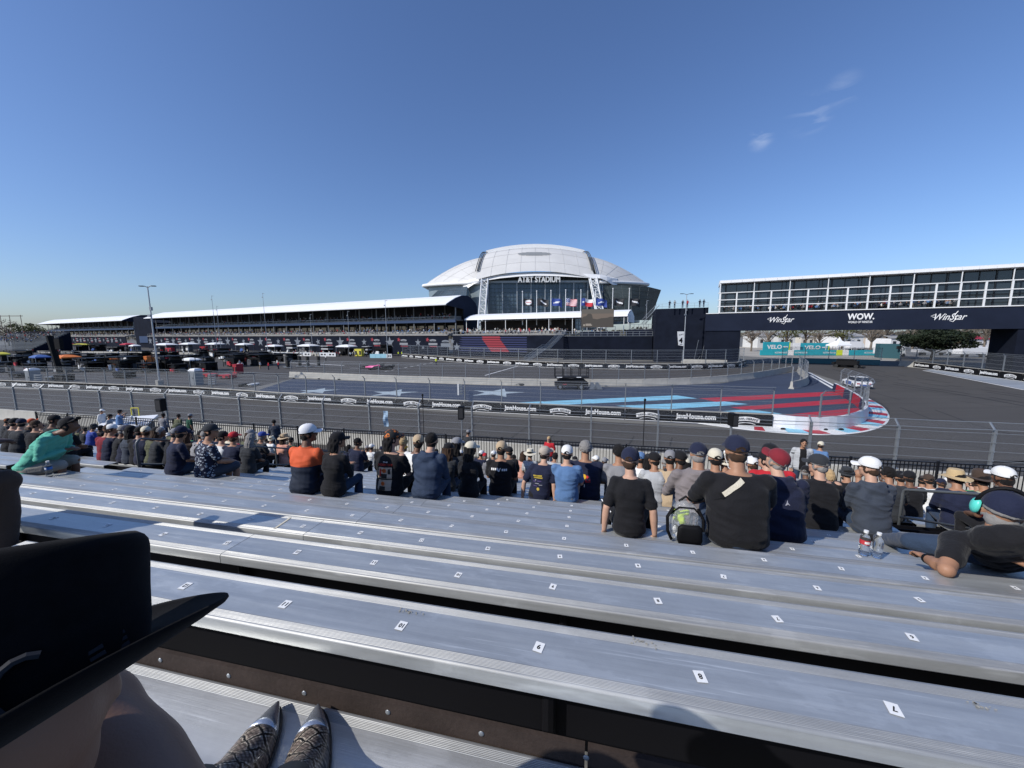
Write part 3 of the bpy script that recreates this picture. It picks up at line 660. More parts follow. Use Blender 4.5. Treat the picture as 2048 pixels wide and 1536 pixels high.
# video screen
s0, s1 = AY(1162, 655, 108.5), AY(1227, 655, 107.0); st = AY(1162, 618.5, 108.5).z; su = (s1-s0); su.z = 0; SL = su.length; su.normalize(); zb = s0.z; sn = V((su.y, -su.x, 0))
t = thing('video_screen', 'large video screen showing a dusky landscape behind the platform rail', 'screen', (s0.x, s0.y, 6.5))
mb = MB(); mb.slab([V((s0.x, s0.y, zb)), V((s1.x, s1.y, zb)), V((s1.x, s1.y, st)), V((s0.x, s0.y, st))], -sn*.5); mb.build('cabinet', M_dark, t)
ms = mat('screen_sky', (.02, .02, .02), .5, emit=((.30, .235, .19), .5)); ms2 = mat('screen_trees', (.02, .02, .02), .5, emit=((.10, .085, .07), .55)); ms3 = mat('screen_text', (.02, .02, .02), .5, emit=((.5, .45, .4), .8)); ms4 = mat('screen_dusk', (.02, .02, .02), .5, emit=((.21, .19, .165), .5))
def SP(u, v, k=1): return s0+su*(SL*u)+UP*((st-zb)*v)+sn*(.02*k)
mb = MB(); mb.quad(SP(.01, .01), SP(.99, .01), SP(.99, .99), SP(.01, .99)); mb.build('picture_sky', ms, t)
mb = MB(); mb.quad(SP(.01, .75, 2), SP(.99, .75, 2), SP(.99, .99, 2), SP(.01, .99, 2)); mb.build('picture_upper_sky', ms4, t)
mb = MB(); pts = [(0.01, .02), (.99, .02), (.99, .55), (.9, .58), (.8, .52), (.62, .5), (.5, .44), (.36, .48), (.33, .70), (.28, .76), (.2, .74), (.15, .62), (.08, .6), (.01, .5)]
mb.add([SP(u, v, 3) for u, v in pts], [tuple(range(len(pts)))]); mb.build('picture_land', ms2, t)
mb = MB(); [mb.quad(SP(u, v, 4), SP(u+wd, v, 4), SP(u+wd, v+.04, 4), SP(u, v+.04, 4)) for u, v, wd in ((.14, .16, .17), (.14, .1, .2), (.07, .08, .05), (.07, .13, .05))]; mb.build('picture_caption', ms3, t)
# staircase down from the terrace
p_t, p_b = AY(1128, 664, 108.5), AY(1052, 720, 100); dz = p_t.z-0.2; t = thing('staircase', 'galvanised staircase running down beside the striped mural wall', 'stairs', (p_b.x, p_b.y, 0))
mb = MB(); mr = MB(); sv = V((p_t.x-p_b.x, p_t.y-p_b.y, 0)); nst = 30; sn2 = V((sv.y, -sv.x, 0)).normalized()
zr = lambda k: dz*min(1, k/.46)*.42 if k < .46 else (dz*.42 if k < .56 else dz*(.42+.58*(k-.56)/.44))
for i in range(nst):
    k = i/(nst-1); p = p_b+sv*k; mb.box(V((p.x, p.y, zr(k))), (.45, 1.6, .08), math.atan2(sv.y, sv.x))
    for q in (-.8, .8): mr.box(V((p.x, p.y, zr(k)+.55))+sn2*q, (.06, .06, 1.1), 0)
for q in (-.8, .8):
    for h in (1.15, .6, .05): mr.tube([V((p.x, p.y, zr(k)+h))+sn2*q for k in (0, .46, .56, 1) for p in [p_b+sv*k]], .06, 4)
mb.build('treads', M_galv, t); mr.build('handrail', M_galv, t)
# big black block with people on top
t = thing('black_tower', 'tall black scrim block carrying the end of the bridge', 'building', AY(1360, 720, 97))
c0, c1, c2 = AY(1309, 700, 98), AY(1412, 700, 93), AY(1440, 700, 100); zt = AY(1360, 616.5, 95.5).z
def flat(p, z=0): return V((p.x, p.y, z))
mb = MB(); back = V((.3, 1, 0))*16
mb.slab([flat(c0), flat(c1), flat(c1)+back, flat(c0)+back], UP*zt); mb.build('scrim_block', M_navyw, t)
mb = MB(); cu = (flat(c1)-flat(c0)); CLn = cu.length; cu.normalize(); rzc = math.atan2(cu.y, cu.x)
for i in range(9): mb.box(flat(c0, zt)+cu*(CLn*i/8)+V((0, .3, .6)), (.05, .05, 1.2), rzc)
for h in (.6, 1.2): mb.box(flat(c0, zt)+cu*CLn/2+V((0, .3, h)), (CLn, .04, .04), rzc)
mb.build('roof_railing', M_galv, t)
for x, k, lb in ((1339, 0, 'onlooker in dark clothes at the left end of the black tower roof'), (1349, 3, 'onlooker in a grey top, second along the black tower roof'), (1365, 6, 'onlooker behind the light pole on the black tower roof'), (1374.5, 9, 'onlooker in a red top right of the light pole on the black tower roof'), (1399, 6, 'onlooker near the right end of the black tower roof'), (1407, 0, 'onlooker in dark clothes at the right end of the black tower roof')):
    q = AY(x, 616, 95.5-(x-1309)*.045+1.0); mb = MB(); mini(mb, 0, 0, 0, 0, 1.12, False, {3: 3, 9: 4}.get(k, 1), 1, 11, 1); o = mb.build('person', CM); o.location = (q.x, q.y, zt); o.rotation_euler = (0, 0, 3.1); tag(o, lb, 'person')
# folds pinned in the scrim: leaning poles in front
t = thing('guy_poles', 'thin leaning tent poles standing against the black tower', 'poles', AY(1410, 720, 90)); mb = MB()
for a, b_ in (((1400, 712), (1391, 727)), ((1411, 679), (1400, 727)), ((1411, 679), (1412, 727)), ((1411, 679), (1420, 727)), ((1397, 680), (1387, 725))): mb.tube([AY(*a, 90), AY(*b_, 90)], .05, 4)
mb.build('pole', M_galv, t)
mb = MB(); q = AY(1409, 729, 88); mb.box((q.x, q.y, .6), (9, 1.0, 1.1), rzc); o = mb.build('concrete_ledge', M_conc); tag(o, 'pale concrete ledge at the foot of the black tower', 'ledge')
# sloping stair behind the platform up to the black tower
t = thing('rear_staircase', 'steep galvanised stair rising to the black tower roof', 'stairs', AY(1290, 650, 108)); mb = MB()
for q in (0, 1.4):
    for h in (0, 1.1): mb.tube([AY(1284, 647, 110)+V((q, q, h)), AY(1312, 618, 106)+V((q, q, h))], .07, 4)
for i in range(12):
    p = AY(1284, 647, 110).lerp(AY(1312, 618, 106), i/11); mb.box(p+V((.7, .7, 0)), (1.6, .3, .06), 0); mb.box(p+V((0, 0, .55)), (.05, .05, 1.1))
mb.build('stair_frame', M_galv, t)
# ============================================================ STADIUM
t = thing('stadium', 'huge white domed stadium with glass end wall and lattice arches', 'stadium', (20, 335, 0)); CX = lambda Y: (1070-1024)/760*Y
YF = 335.0
def q3(px, py, Y): return AY(px, py, Y)
M_shell = mat('stadium_shell', (.60, .59, .565), .6, 0, .10, .05, det=8)
M_shell2 = mat('stadium_shell_edge', (.78, .78, .77), .55)
M_sglass = mat('stadium_glass', (.06, .095, .135), .12, 0, .25, .08, spec=.8); M_sglass2 = mat('stadium_skirt_glass', (.07, .095, .105), .10, .35, .45, .06, spec=.9, stretch=(1, 1, 5))
# central roof between the arches, rising backwards
def xs(u, Y, w_): return CX(Y)+u*w_
mb = MB(); ny, nx = 12, 24; rows = []
for j in range(ny+1):
    k = j/ny; Y = YF+k*62; hw = 51+k*-2; hc = 60.5+ (92-60.5)*math.sin(k*math.pi/2)**.9; he = 53.5+(86.5-53.5)*math.sin(k*math.pi/2)**.9
    rows.append([V((xs(u, Y, hw), Y, hc+(he-hc)*u*u)) for u in np.linspace(-1, 1, nx+1)])
mb.loft(rows, 0, False, False); mb.build('centre_roof', M_shell, t, smooth=True)
M_seamr = mat('roof_seam', (.46, .46, .45), .7); mb = MB()
for j_ in range(3, nx-1, 3): mb.tube([r0[j_]+V((0, 0, .1)) for r0 in rows], .13, 3)
for r0 in rows[2::3]: mb.tube([p+V((0, 0, .1)) for p in r0], .11, 3)
mb.build('roof_seams', M_seamr, t)
mb = MB()
for i in range(9):
    kq = .335+i*.0125; z = 60.5+31.5*math.sin(kq*math.pi/2)**.9; Y = YF+kq*62; hw = 15*math.sqrt(max(.1, 1-((i-4)/4.6)**2)); mb.box((CX(Y)-1, Y-.5, z+.1), (hw*2, .35, .30))
mb.build('roof_emblem', mat('roof_emblem_grey', (.36, .37, .38), .6), t)
# sliding roof slab on top
mb = MB(); rows = []
for k, dzz in ((0, -2.2), (0, 3.0), (1, 4.5), (2, 3)):
    Y = YF+61+k*45; rows.append([V((xs(u, Y, 49.5-k*.3), Y, 93.6+dzz-6.2*u*u)) for u in np.linspace(-1, 1, nx+1)])
mb.loft(rows, 0, False, False); mb.build('sliding_roof', M_shell2, t)
# side shells sweeping down to the round ends
for sg in (-1, 1):
    mb = MB(); rows = []; rim = []; rg = []
    ks = [i/10 for i in range(11)]; allk = [(k, YF+3+k*60) for k in ks]+[(k, YF+63+45+(1-k)*60) for k in ks[::-1]]
    for k, Y in allk:
        hw = 51-2*k; he = 53.5+33*math.sin(k*math.pi/2)**.9-3.2*k; wd = 52+62*math.sin(k*math.pi/2)**.85; tz = 51.5+4.5*k; row = []
        for u in np.linspace(0, 1, 13): row.append(V((CX(YF+66)+sg*(hw-.4+(wd-hw)*u), Y, tz+(he-tz-.4)*(1-u**1.6))))
        rim.append(row[-1]); rg.append([row[-1]+V((-sg*5, 0, -1.5)), V((row[-1].x-sg*7, Y, 18))]); rows.append(row if sg < 0 else row[::-1])
    mb.loft(rows, 0, False, False); mb.build('side_shell', M_shell, t, smooth=True)
    mb = MB(); [mb.tube([r0[j_]+V((0, 0, .12)) for r0 in rows[1:-1]], .11, 3) for j_ in (3, 6, 9)]; [mb.tube([p+V((0, 0, .12)) for p in r0[1:-1]], .12, 3) for r0 in rows[2:12:2]]; mb.build('roof_seams', M_seamr, t)
    mb = MB(); mb.tube(rim, 1.6, 8); mb.build('shell_rim', M_shell2, t, smooth=True)
    mb = MB(); mb.loft(rg, 0, False, False); mb.build('drum_wall', mat('drum_panel', (.22, .27, .30), .35, .2, .1, .1), t, smooth=True)
# front eave: sweeping white edge
eL = [(926, 583, 345), (936, 576, 341), (948, 568, 338), (965, 562, 336), (1000, 556.5, 335), (1035, 553, 335), (1070, 551.5, 335), (1105, 552, 335), (1140, 553.5, 335), (1175, 555.5, 335), (1200, 556.5, 336), (1214, 562, 338), (1224, 569, 341), (1234, 572, 345)]
up_ = [(926, 562), (936, 560), (948, 558), (965, 553), (1000, 548.5), (1035, 546.5), (1070, 545), (1105, 545), (1140, 546), (1175, 548), (1200, 550), (1214, 553), (1224, 556), (1234, 557)]
mb = MB(); mb.loft([[q3(a, b_, Y), q3(u_[0], u_[1], Y+2.5), q3(u_[0], u_[1]-1.2, Y+9), q3(a, b_+.4, Y+7)] for (a, b_, Y), u_ in zip(eL, up_)], 0, True, True); o = mb.build('front_eave', M_shell2, t)
# arch trusses running up the roof edge
for sg in (-1, 1):
    mb = MB()
    for q in (-1.3, 0, 1.3): mb.tube([V((CX(YF+66*k)*0+CX(YF+k*62)+sg*(51-2*k)+q, YF+k*62-1, 53.5+33*math.sin(k*math.pi/2)**.9+1.0+.5*k)) for k in np.linspace(.12, .97, 12)], .38, 5)
    mb.build('roof_track', mat('track_dark', (.06, .06, .055), .6), t)
mb = MB(); mb.tube([V((xs(u, YF+60, 49.5), YF+59.5, 90.3-6.6*u*u)) for u in np.linspace(-1, 1, 15)], .55, 5); mb.build('roof_joint', _m['track_dark'], t)
# end wall: glass with mullions
mb = MB(); a, b_ = q3(976, 640, YF+8), q3(1206, 640, YF+8)
mb.quad(V((a.x, YF+8, 10)), V((b_.x, YF+8, 10)), V((b_.x, YF+8, 52.5)), V((a.x, YF+8, 52.5))); g = mb.build('end_glass', M_sglass, t)
mb = MB()
for x in (977, 1005, 1034, 1062, 1090, 1119, 1147, 1175, 1204):
    p = q3(x, 600, YF+7); mb.box((p.x, YF+7, 30), (.9, 1.0, 44))
for z in (52.5,): mb.box(((a.x+b_.x)/2, YF+6.8, z), (b_.x-a.x+6, 1.6, 1.8))
mb.build('mullion', mat('mullion_grey', (.33, .36, .38), .4, .3), g)
mb = MB()
for i in range(33):
    x = a.x+(b_.x-a.x)*i/32; mb.box((x, YF+7.6, 30), (.22, .4, 44))
for i in range(12): mb.box(((a.x+b_.x)/2, YF+7.6, 12+i*3.5), (b_.x-a.x, .4, .22))
mb.build('thin_mullion', mat('thin_mullion_grey', (.10, .14, .16), .4, .3), g)
mb = MB(); mb.slab([q3(962, 570, YF+9), q3(1204, 570, YF+9), q3(1204, 555, YF+9), q3(1140, 552, YF+9), q3(1070, 550, YF+9), q3(1000, 554, YF+9), q3(962, 561, YF+9)], V((0, 1, 0))); mb.build('sign_band', mat('sign_band_dark', (.02, .024, .026), .4), t)
mb = MB()
for i in range(24):
    p = q3(980+i*9.2, 560, YF+8.8); mb.box((p.x, YF+8.6, 56), (.25, .3, 7))
mb.build('sign_band_mullion', _m['thin_mullion_grey'], t)
p = q3(1078, 558.5, YF+.5); mb = MB(); mb.text('AT&T STADIUM', p, V((1, 0, 0)), UP, h=5.2, wd=36.5, bold=.03); vs = list(mb.v); o = mb.build('sign_lettering', M_whitep, t)
bm = bmesh.new(); bm.from_mesh(o.data); ex = bmesh.ops.extrude_face_region(bm, geom=bm.faces[:]); bmesh.ops.translate(bm, vec=(0, .8, 0), verts=[v for v in ex['geom'] if isinstance(v, bmesh.types.BMVert)]); bm.to_mesh(o.data); bm.free()
# dark flanks beside the end wall and lower block
mb = MB(); mb.slab([q3(940, 640, YF+12), q3(976, 640, YF+12), q3(976, 560, YF+12), q3(950, 566, YF+12), q3(934, 580, YF+12)], V((0, 8, 0))); mb.slab([q3(1206, 640, YF+12), q3(1262, 640, YF+12), q3(1250, 590, YF+12), q3(1230, 572, YF+12), q3(1212, 560, YF+12)], V((0, 8, 0))); mb.build('flank_wall', mat('flank_dark', (.022, .026, .03), .5, 0, .3, .1), t)
# lattice arch legs
def truss(P, Q, w_, n_, label):
    mb = MB(); cs = []
    for sx, sy in ((-1, -1), (1, -1), (1, 1), (-1, 1)):
        a = P+V((sx*w_/2, sy*w_/2, 0)); b_ = Q+V((sx*w_/2, sy*w_/2, 0)); cs.append((a, b_)); mb.tube([a, b_], .55, 5)
    for i in range(n_):
        for f_ in range(4):
            A, B = cs[f_], cs[(f_+1) % 4]; k0, k1 = i/n_, (i+1)/n_
            mb.tube([A[0].lerp(A[1], k0), B[0].lerp(B[1], k1)] if i % 2 == 0 else [B[0].lerp(B[1], k0), A[0].lerp(A[1], k1)], .32, 4); mb.tube([A[0].lerp(A[1], k0), B[0].lerp(B[1], k0)], .3, 4)
    mb.build('arch_leg', M_steelw, t)
truss(V((q3(962, 640, 318).x, 318, 12)), q3(970, 558, 332), 5.2, 9, 'l'); truss(V((q3(1206, 640, 318).x, 318, 12)), q3(1186, 556, 332), 5.4, 9, 'r')
# sloping glass skirts either side
for nm, poly in (('l', [(856, 600, 350, 876, 581, 350), (880, 610, 342, 900, 577, 342), (905, 625, 338, 925, 574, 338), (928, 640, 334, 934, 573, 336), (948, 640, 338, 946, 600, 338)]), ('r', [(1220, 640, 336, 1206, 574, 332), (1240, 640, 334, 1224, 570, 330), (1264, 640, 333, 1262, 571, 328), (1286, 640, 340, 1298, 574, 332), (1300, 640, 350, 1322, 580, 342), (1302, 640, 366, 1320, 583, 372)])):
    mb = MB(); rows = []
    for i in range(len(poly)-1):
        for k in np.linspace(0, 1, 5)[:-1]:
            A, B = poly[i], poly[i+1]; m_ = [A[j]+(B[j]-A[j])*k for j in range(6)]; lo, hi = q3(m_[0], m_[1], m_[2]), q3(m_[3], m_[4], m_[5]); rows.append([lo.lerp(hi, v) for v in np.linspace(0, 1, 9)])
    mb.loft(rows, 0, False, False); o = mb.build('glass_skirt', M_sglass2, t)
    mb = MB()
    for r_ in rows[::2]: mb.tube([r_[0], r_[-1]], .16, 3)
    for v in range(9): mb.tube([r_[v] for r_ in rows], .14, 3)
    mb.build('skirt_frame', mat('skirt_frame_grey', (.16, .18, .19), .4, .4), o)

# ---- flags
def flagpole(px, top, base, Y, kind, label):
    p = AY(px, top, Y); b_ = AY(px, base, Y); t = thing('flagpole', label, 'flagpole', (b_.x, Y, b_.z)); mb = MB(); mb.tube([V((p.x, Y, b_.z)), V((p.x, Y, p.z))], [.16, .1], 6); mb.build('pole', M_steelw, t)
    mb = MB(); mb.ell((p.x, Y, p.z+.15), (.22, .22, .22), 6, 4); mb.build('finial', M_steelw, t)
    W_, H_ = (3.9, 2.35); nx, ny = 18, 13; sag = .25; z0 = AY(px, 604, Y).z if kind else 0
    def fp(u, v): return V((p.x+.2+u*W_*.92+.12*math.sin(9*u+px), Y-.35*math.sin(7*u+2*v+px)*u**.5, z0-H_*(v-.5)-.55*u*u+.16*math.sin(8*u+px)*u))
    mbs = {}
    def cell(i, j, m_): 
        mb = mbs.setdefault(m_.name, (MB(), m_))[0]; mb.quad(fp(i/nx, (j+1)/ny), fp((i+1)/nx, (j+1)/ny), fp((i+1)/nx, j/ny), fp(i/nx, j/ny))
    fb, fr, fw, fk = mat('flag_blue', (.03, .06, .26), .7), mat('flag_red', (.5, .03, .04), .7), mat('flag_white', (.72, .72, .72), .7), mat('flag_black', (.02, .02, .024), .7)
    for i in range(nx):
        for j in range(ny):
            u, v = (i+.5)/nx, (j+.5)/ny
            if kind == 'us': m_ = (fw if (i+j) % 3 == 0 else fb) if (u < .4 and j < 7) else (fr if j % 2 == 0 else fw)
            elif kind == 'tx': m_ = (fw if (u-.16)**2*2+(v-.5)**2 < .012 else fb) if u < .33 else (fw if v < .5 else fr)
            elif kind == 'blue': m_ = fw if abs(v-.5+(u-.5)*.4) < .07 and .2 < u < .8 or ((u-.5)**2+(v-.5)**2 < .015) else fb
            elif kind == 'round': m_ = fr if ((u-.5)/.2)**2+((v-.52)/.16)**2 < 1 and abs(v-.52) < .05 else (fw if ((u-.5)/.27)**2+((v-.5)/.34)**2 < 1 else fk)
            else: m_ = fw if (abs(v-.45-(u-.5)*.5) < .1 and .25 < u < .85) else fk
            cell(i, j, m_)
    f_ = None
    for k, (mb, m_) in mbs.items():
        o = mb.build('flag' if f_ is None else 'flag_marking', m_, t if f_ is None else f_, smooth=True)
        if f_ is None: f_ = o
for px, top, kind, lb in ((1045, 584, 'round', 'flagpole with black flag bearing a round white badge, leftmost of the row'), (1073.5, 583, 'swoop', 'flagpole with black flag and white swoosh next to the blue flag'), (1102, 582, 'blue', 'flagpole with blue flag left of the national flag'), (1131.5, 581, 'us', 'flagpole flying the stars and stripes'), (1162, 581, 'tx', 'flagpole flying the red white and blue lone star flag'), (1191.5, 582, 'blue', 'flagpole with blue flag in front of the right lattice leg'), (1226, 578, 'swoop', 'flagpole with black flag and white swoosh right of the video screen'), (1259, 578, 'swoop', 'flagpole with black flag and white swoosh, rightmost of the row')):
    flagpole(px, top, 650, 128, kind, lb)

# ---- light poles and masts
def lightpole(px, top, pb, Y, label, arms=1.9, sign=False):
    a = AY(px[0], top, Y); b_ = V((AY(px[1], pb, Y).x, Y, 0)); x = (a.x+b_.x)/2; t = thing('light_pole', label, 'light pole', (x, Y, 0)); mb = MB(); mb.tube([V((x, Y, 0)), V((x, Y, a.z))], [.13, .07], 8); mb.build('mast', M_pole, t)
    mb = MB(); mb.loft([[V((x+.45*math.cos(q*math.pi/5), Y+.45*math.sin(q*math.pi/5), z)) for q in range(10)] for z in (0, .75)]); mb.build('footing', M_conc, t)
    for sg in (-1, 1):
        mb = MB(); mb.tube([V((x, Y, a.z-.15)), V((x+sg*arms*.4, Y, a.z+.05)), V((x+sg*arms*.6, Y, a.z+.05))], .05, 5); mb.box((x+sg*arms*.82, Y, a.z+.06), (arms*.5, .35, .12)); mb.build('lamp_head', mat('lamp_head_dark', (.05, .052, .055), .4), t)
    mb = MB(); mb.box((x+.1, Y, a.z*.78), (.25, .3, .5)); mb.box((x-.12, Y-.1, a.z*.71), (.4, .3, .35)); mb.build('camera_box', M_galv, t)
    return t, x, a.z
lightpole((297, 318), 573, 770, 56, 'tall double-headed light pole rising from the paddock edge', 1.05)
t, x, z = lightpole((1374, 1366), 588, 724, 90, 'double-headed light pole carrying a white number 4 banner', 1.4)
s = AY(1352, 663, 90); e2 = AY(1368, 692, 90); mb = MB(); zt, zb2 = s.z, e2.z; mb.slab([V((x-.15, 90, zb2)), V((x-1.35, 90, zb2+.2)), V((x-1.75, 90, zt)), V((x-.15, 90, zt))], V((0, .05, 0))); o = mb.build('pole_banner', M_white, t)
mb = MB(); mb.text('4', V((x-.85, 89.96, (zt+zb2)/2-.35)), V((1, 0, 0)), UP, h=1.3, bold=.03); mb.text('TURN', V((x-.9, 89.96, zt-.75)), V((.96, 0, .25)), UP, h=.3); mb.quad(V((x-1.1, 89.96, zb2+.35)), V((x-.4, 89.96, zb2+.35)), V((x-.4, 89.96, zb2+.45)), V((x-1.1, 89.96, zb2+.45))); mb.build('number', M_black, o)
for px, top, Y, lb in ((423, 591, 150, 'thin aerial mast behind the paddock, left of the tall one'), (525, 586, 150, 'tallest thin aerial mast in front of the long grandstand'), (433, 612, 160, 'short thin aerial mast beside the left aerial'), (770, 600, 118, 'slim lamp mast standing before the mural wall'), (695, 622, 140, 'thin grey mast before the long grandstand at its middle'), (620, 628, 150, 'thin grey mast between the tallest aerial and the grandstand middle'), (1294, 600, 125, 'thin white post at the end of the marquee')):
    a = AY(px, top, Y); t = thing('aerial_mast', lb, 'mast', (a.x, Y, 0)); mb = MB(); mb.tube([V((a.x, Y, 0)), V((a.x, Y, a.z))], [.12, .05], 5); mb.build('mast', M_pole, t); mb = MB()
    mb.box((a.x+.3, Y, a.z-.2), (.7, .1, .12)); mb.box((a.x-.2, Y, a.z-1.6), (.5, .1, .3)); mb.build('aerial_head', M_galv, t)

# ============================================================ BRIDGE
A = V((AY(1438, 620, 88).x, 88, 0)); fv = V((.898, -.438, 0)).normalized(); gv = V((.438, .898, 0)).normalized(); rzf = math.atan2(fv.y, fv.x); LBR = 60.0
def B3(s_, d, z): return A+fv*s_+gv*d+UP*z
Z0, Z1, Z2, Z3 = 7.75, 11.65, 16.2, 18.35
t = thing('track_bridge', 'black two-level hospitality bridge over the track with white railing', 'bridge', A)
mb = MB(); mb.slab([B3(-2.6, 0, Z0), B3(LBR, 0, Z0), B3(LBR, 0, Z1), B3(-2.6, 0, Z1)], gv*9); skirt = mb.build('skirt', M_navy2, t)
mb = MB(); mb.slab([B3(.3, 2.2, Z1), B3(LBR, 2.2, Z1), B3(LBR, 2.2, Z3), B3(.3, 2.2, Z3)], gv*.2); mb.slab([B3(.3, 8.6, Z1), B3(LBR, 8.6, Z1), B3(LBR, 8.6, Z3), B3(.3, 8.6, Z3)], gv*.2); mb.slab([B3(.2, 2.2, Z1), B3(.2, 8.8, Z1), B3(.2, 8.8, Z3), B3(.2, 2.2, Z3)], -fv*.2); gl = mb.build('glass_wall', M_darkglass, t)
mb = MB()
for i in range(int(LBR/2.14)): mb.box(B3(1.2+i*2.14, 2.12, 14.9), (.1 if i % 3 else .3, .14, 6.8), rzf)
for z in (14.0, 16.3): mb.box(B3(LBR/2, 2.1, z), (LBR, .12, .16), rzf)
mb.build('window_frame', mat('frame_dark', (.018, .02, .024), .35), gl)
mb = MB(); mb.box(B3(LBR/2-.2, 1.0, Z1+.12), (LBR, 2.2, .2), rzf); mb.build('balcony_floor', M_concd, t)
mb = MB()
for i in range(19):
    mb.box(B3(.1+i*3.215, -.05, (Z1+Z2)/2), (.26, .18, Z2-Z1), rzf)
for z in (Z1+.1, Z1+1.55, Z1+3.0, Z2): mb.box(B3(LBR/2-.2, -.1, z), (LBR+.4, .14, .16), rzf)
mb.build('railing_grid', M_steelw, t)
mb = MB()
for i in range(10): mb.box(B3(.1+i*6.43, .05, (Z2+Z3)/2), (.12, .12, Z3-Z2), rzf)
mb.tube([B3(0, -.02, Z1), B3(0, -.02, Z3+.2)], .13, 6); mb.box(B3(-1.3, -.1, Z1+.05), (2.6, .14, .16), rzf); mb.build('roof_post', M_steelw, t)
mb = MB(); pf = [(-.3, Z3), (-.3, Z3+.5), (2.5, Z3+.95), (5, Z3+1.1), (8, Z3+.9), (9.2, Z3+.4), (9.2, Z3)]
for i in range(28): mb.loft([[B3(-.1+i*2.143+q, d, z) for d, z in pf] for q in (0, 2.11)], 0)
mb.build('roof', M_roofw, t)
def s_front(px):
    lo, hi = 0, 59
    for _ in range(40):
        m_ = (lo+hi)/2
        if PR(B3(m_, 0, 10))[0] < px: lo = m_
        else: hi = m_
    return lo
for s_, wd, hh, kind in ((s_front(1564), 4.3, 1.4, 0), (s_front(1721), 4.4, 1.9, 1), (s_front(1901), 4.3, 1.5, 0)):
    mb = MB(); c_ = B3(s_, -.06, (Z0+Z1)/2+.35)
    if kind == 0:
        mb.text('WinStar', c_, fv, UP, h=hh*.8, wd=wd, bold=.008, shear=.45)
        mb.tube([c_+fv*(-.1)-UP*.7, c_+fv*.35-UP*.95, c_+fv*.75-UP*.4, c_+fv*.5+UP*.3, c_+fv*.9+UP*1.0], .06, 4); mb.tube([c_-fv*wd*.5-UP*.15, c_-fv*wd*.62+UP*.15, c_-fv*wd*.5+UP*.4], .06, 4)
    else: mb.text('WOW.', c_+UP*.35, fv, UP, h=1.25, wd=wd*.95, bold=.035); mb.text('WORLD OF WINSTAR', c_-UP*.75, fv, UP, h=.42, wd=wd*.86, bold=.02)
    mb.build('lettering', M_white, skirt)
mb = MB(); mb.slab([B3(-2.6, .2, 0), B3(4.6, .2, 0), B3(4.6, .2, Z0), B3(-2.6, .2, Z0)], gv*9); mb.build('left_pier', M_navyw, t)
def s_at(px):
    lo, hi = 0, 59
    for _ in range(40):
        m_ = (lo+hi)/2
        if PR(B3(m_, 7, 9))[0] < px: lo = m_
        else: hi = m_
    return lo
sr = s_at(1986); mb = MB(); mb.slab([B3(sr, .2, 0), B3(LBR, .2, 0), B3(LBR, .2, Z0), B3(sr, .2, Z0)], gv*7); mb.build('right_pier', M_navyw, t)
# people behind the bridge rail: seated line seen dark through the rail
sp = [tuple(B3(rnd.uniform(1, 40), 1.2, Z1+.3))+(rzf+math.pi,) for _ in range(90)]
crowd('bridge_crowd', sp, 'shaded guests sitting behind the white bridge railing', True, .15)
# low fence tent pieces by the left pier
# ---- beyond the bridge
def board(x0, y0, x1, y1, Y, words, label):
    a, b_ = AY(x0, y1, Y), AY(x1, y1, Y); zt = AY(x0, y0, Y).z; z0 = max(a.z, .3); t = thing('billboard', label, 'billboard', (a.x, Y, 0)); mb = MB(); mb.slab([V((a.x, Y, z0)), V((b_.x, Y, z0)), V((b_.x, Y, zt)), V((a.x, Y, zt))], V((0, .2, 0))); mb.build('panel', M_teal, t); wd = b_.x-a.x; hh = zt-z0
    mb = MB(); mb.slab([V((b_.x-wd*.05, Y-.03, z0)), V((b_.x, Y-.03, z0)), V((b_.x, Y-.03, zt)), V((b_.x-wd*.03, Y-.03, zt))], V((0, .02, 0))); mb.slab([V((a.x, Y-.03, z0)), V((a.x+wd*.5, Y-.03, z0)), V((a.x+wd*.35, Y-.03, z0+hh*.12)), V((a.x, Y-.03, z0+hh*.1))], V((0, .02, 0))); mb.build('lime_trim', M_lime, t)
    mb = MB(); mb.text(words, V((a.x+wd*.42, Y-.06, z0+hh*.5)), V((1, 0, 0)), UP, h=hh*.42, wd=wd*.55, bold=.03)
    mb.quad(V((a.x+wd*.74, Y-.06, z0+hh*.44)), V((a.x+wd*.92, Y-.06, z0+hh*.44)), V((a.x+wd*.92, Y-.06, z0+hh*.56)), V((a.x+wd*.74, Y-.06, z0+hh*.56))); mb.build('lettering', M_white, t)
    mb = MB(); [mb.box((a.x+wd*k, Y+.3, z0/2+hh/2), (.15, .3, z0+hh)) for k in (.1, .5, .9)]; mb.build('support', M_galv, t)
board(1525, 684, 1579, 706, 140, 'VELO', 'teal billboard beside the left bridge pier, yellow edge on its right')
board(1599, 686, 1658, 704, 138, 'VELO', 'teal billboard with a white sheet at its left end, near the white marquee')
a = AY(1587, 686, 137); b_ = AY(1600, 700, 137); mb = MB(); mb.slab([V((a.x, 137, b_.z)), V((b_.x, 137, b_.z)), V((b_.x, 137, a.z)), V((a.x, 137, a.z))], V((0, .1, 0))); o = mb.build('notice_board', M_white); tag(o, 'white notice sheet at the left end of the second billboard', 'sign')
a0, a1 = AY(1520, 714, 122), AY(1756, 714, 118); t = thing('teal_barrier_line', 'long low teal and yellow advertising barrier at the back of the sandy lot', 'barrier', (a0.x, a0.y, 0)); dv = (a1-a0); dv.z = 0
cols = [M_teal, M_teal, M_white, M_teal, M_teal, M_teal, M_lime, M_white, M_teal, M_teal]; k0 = 0
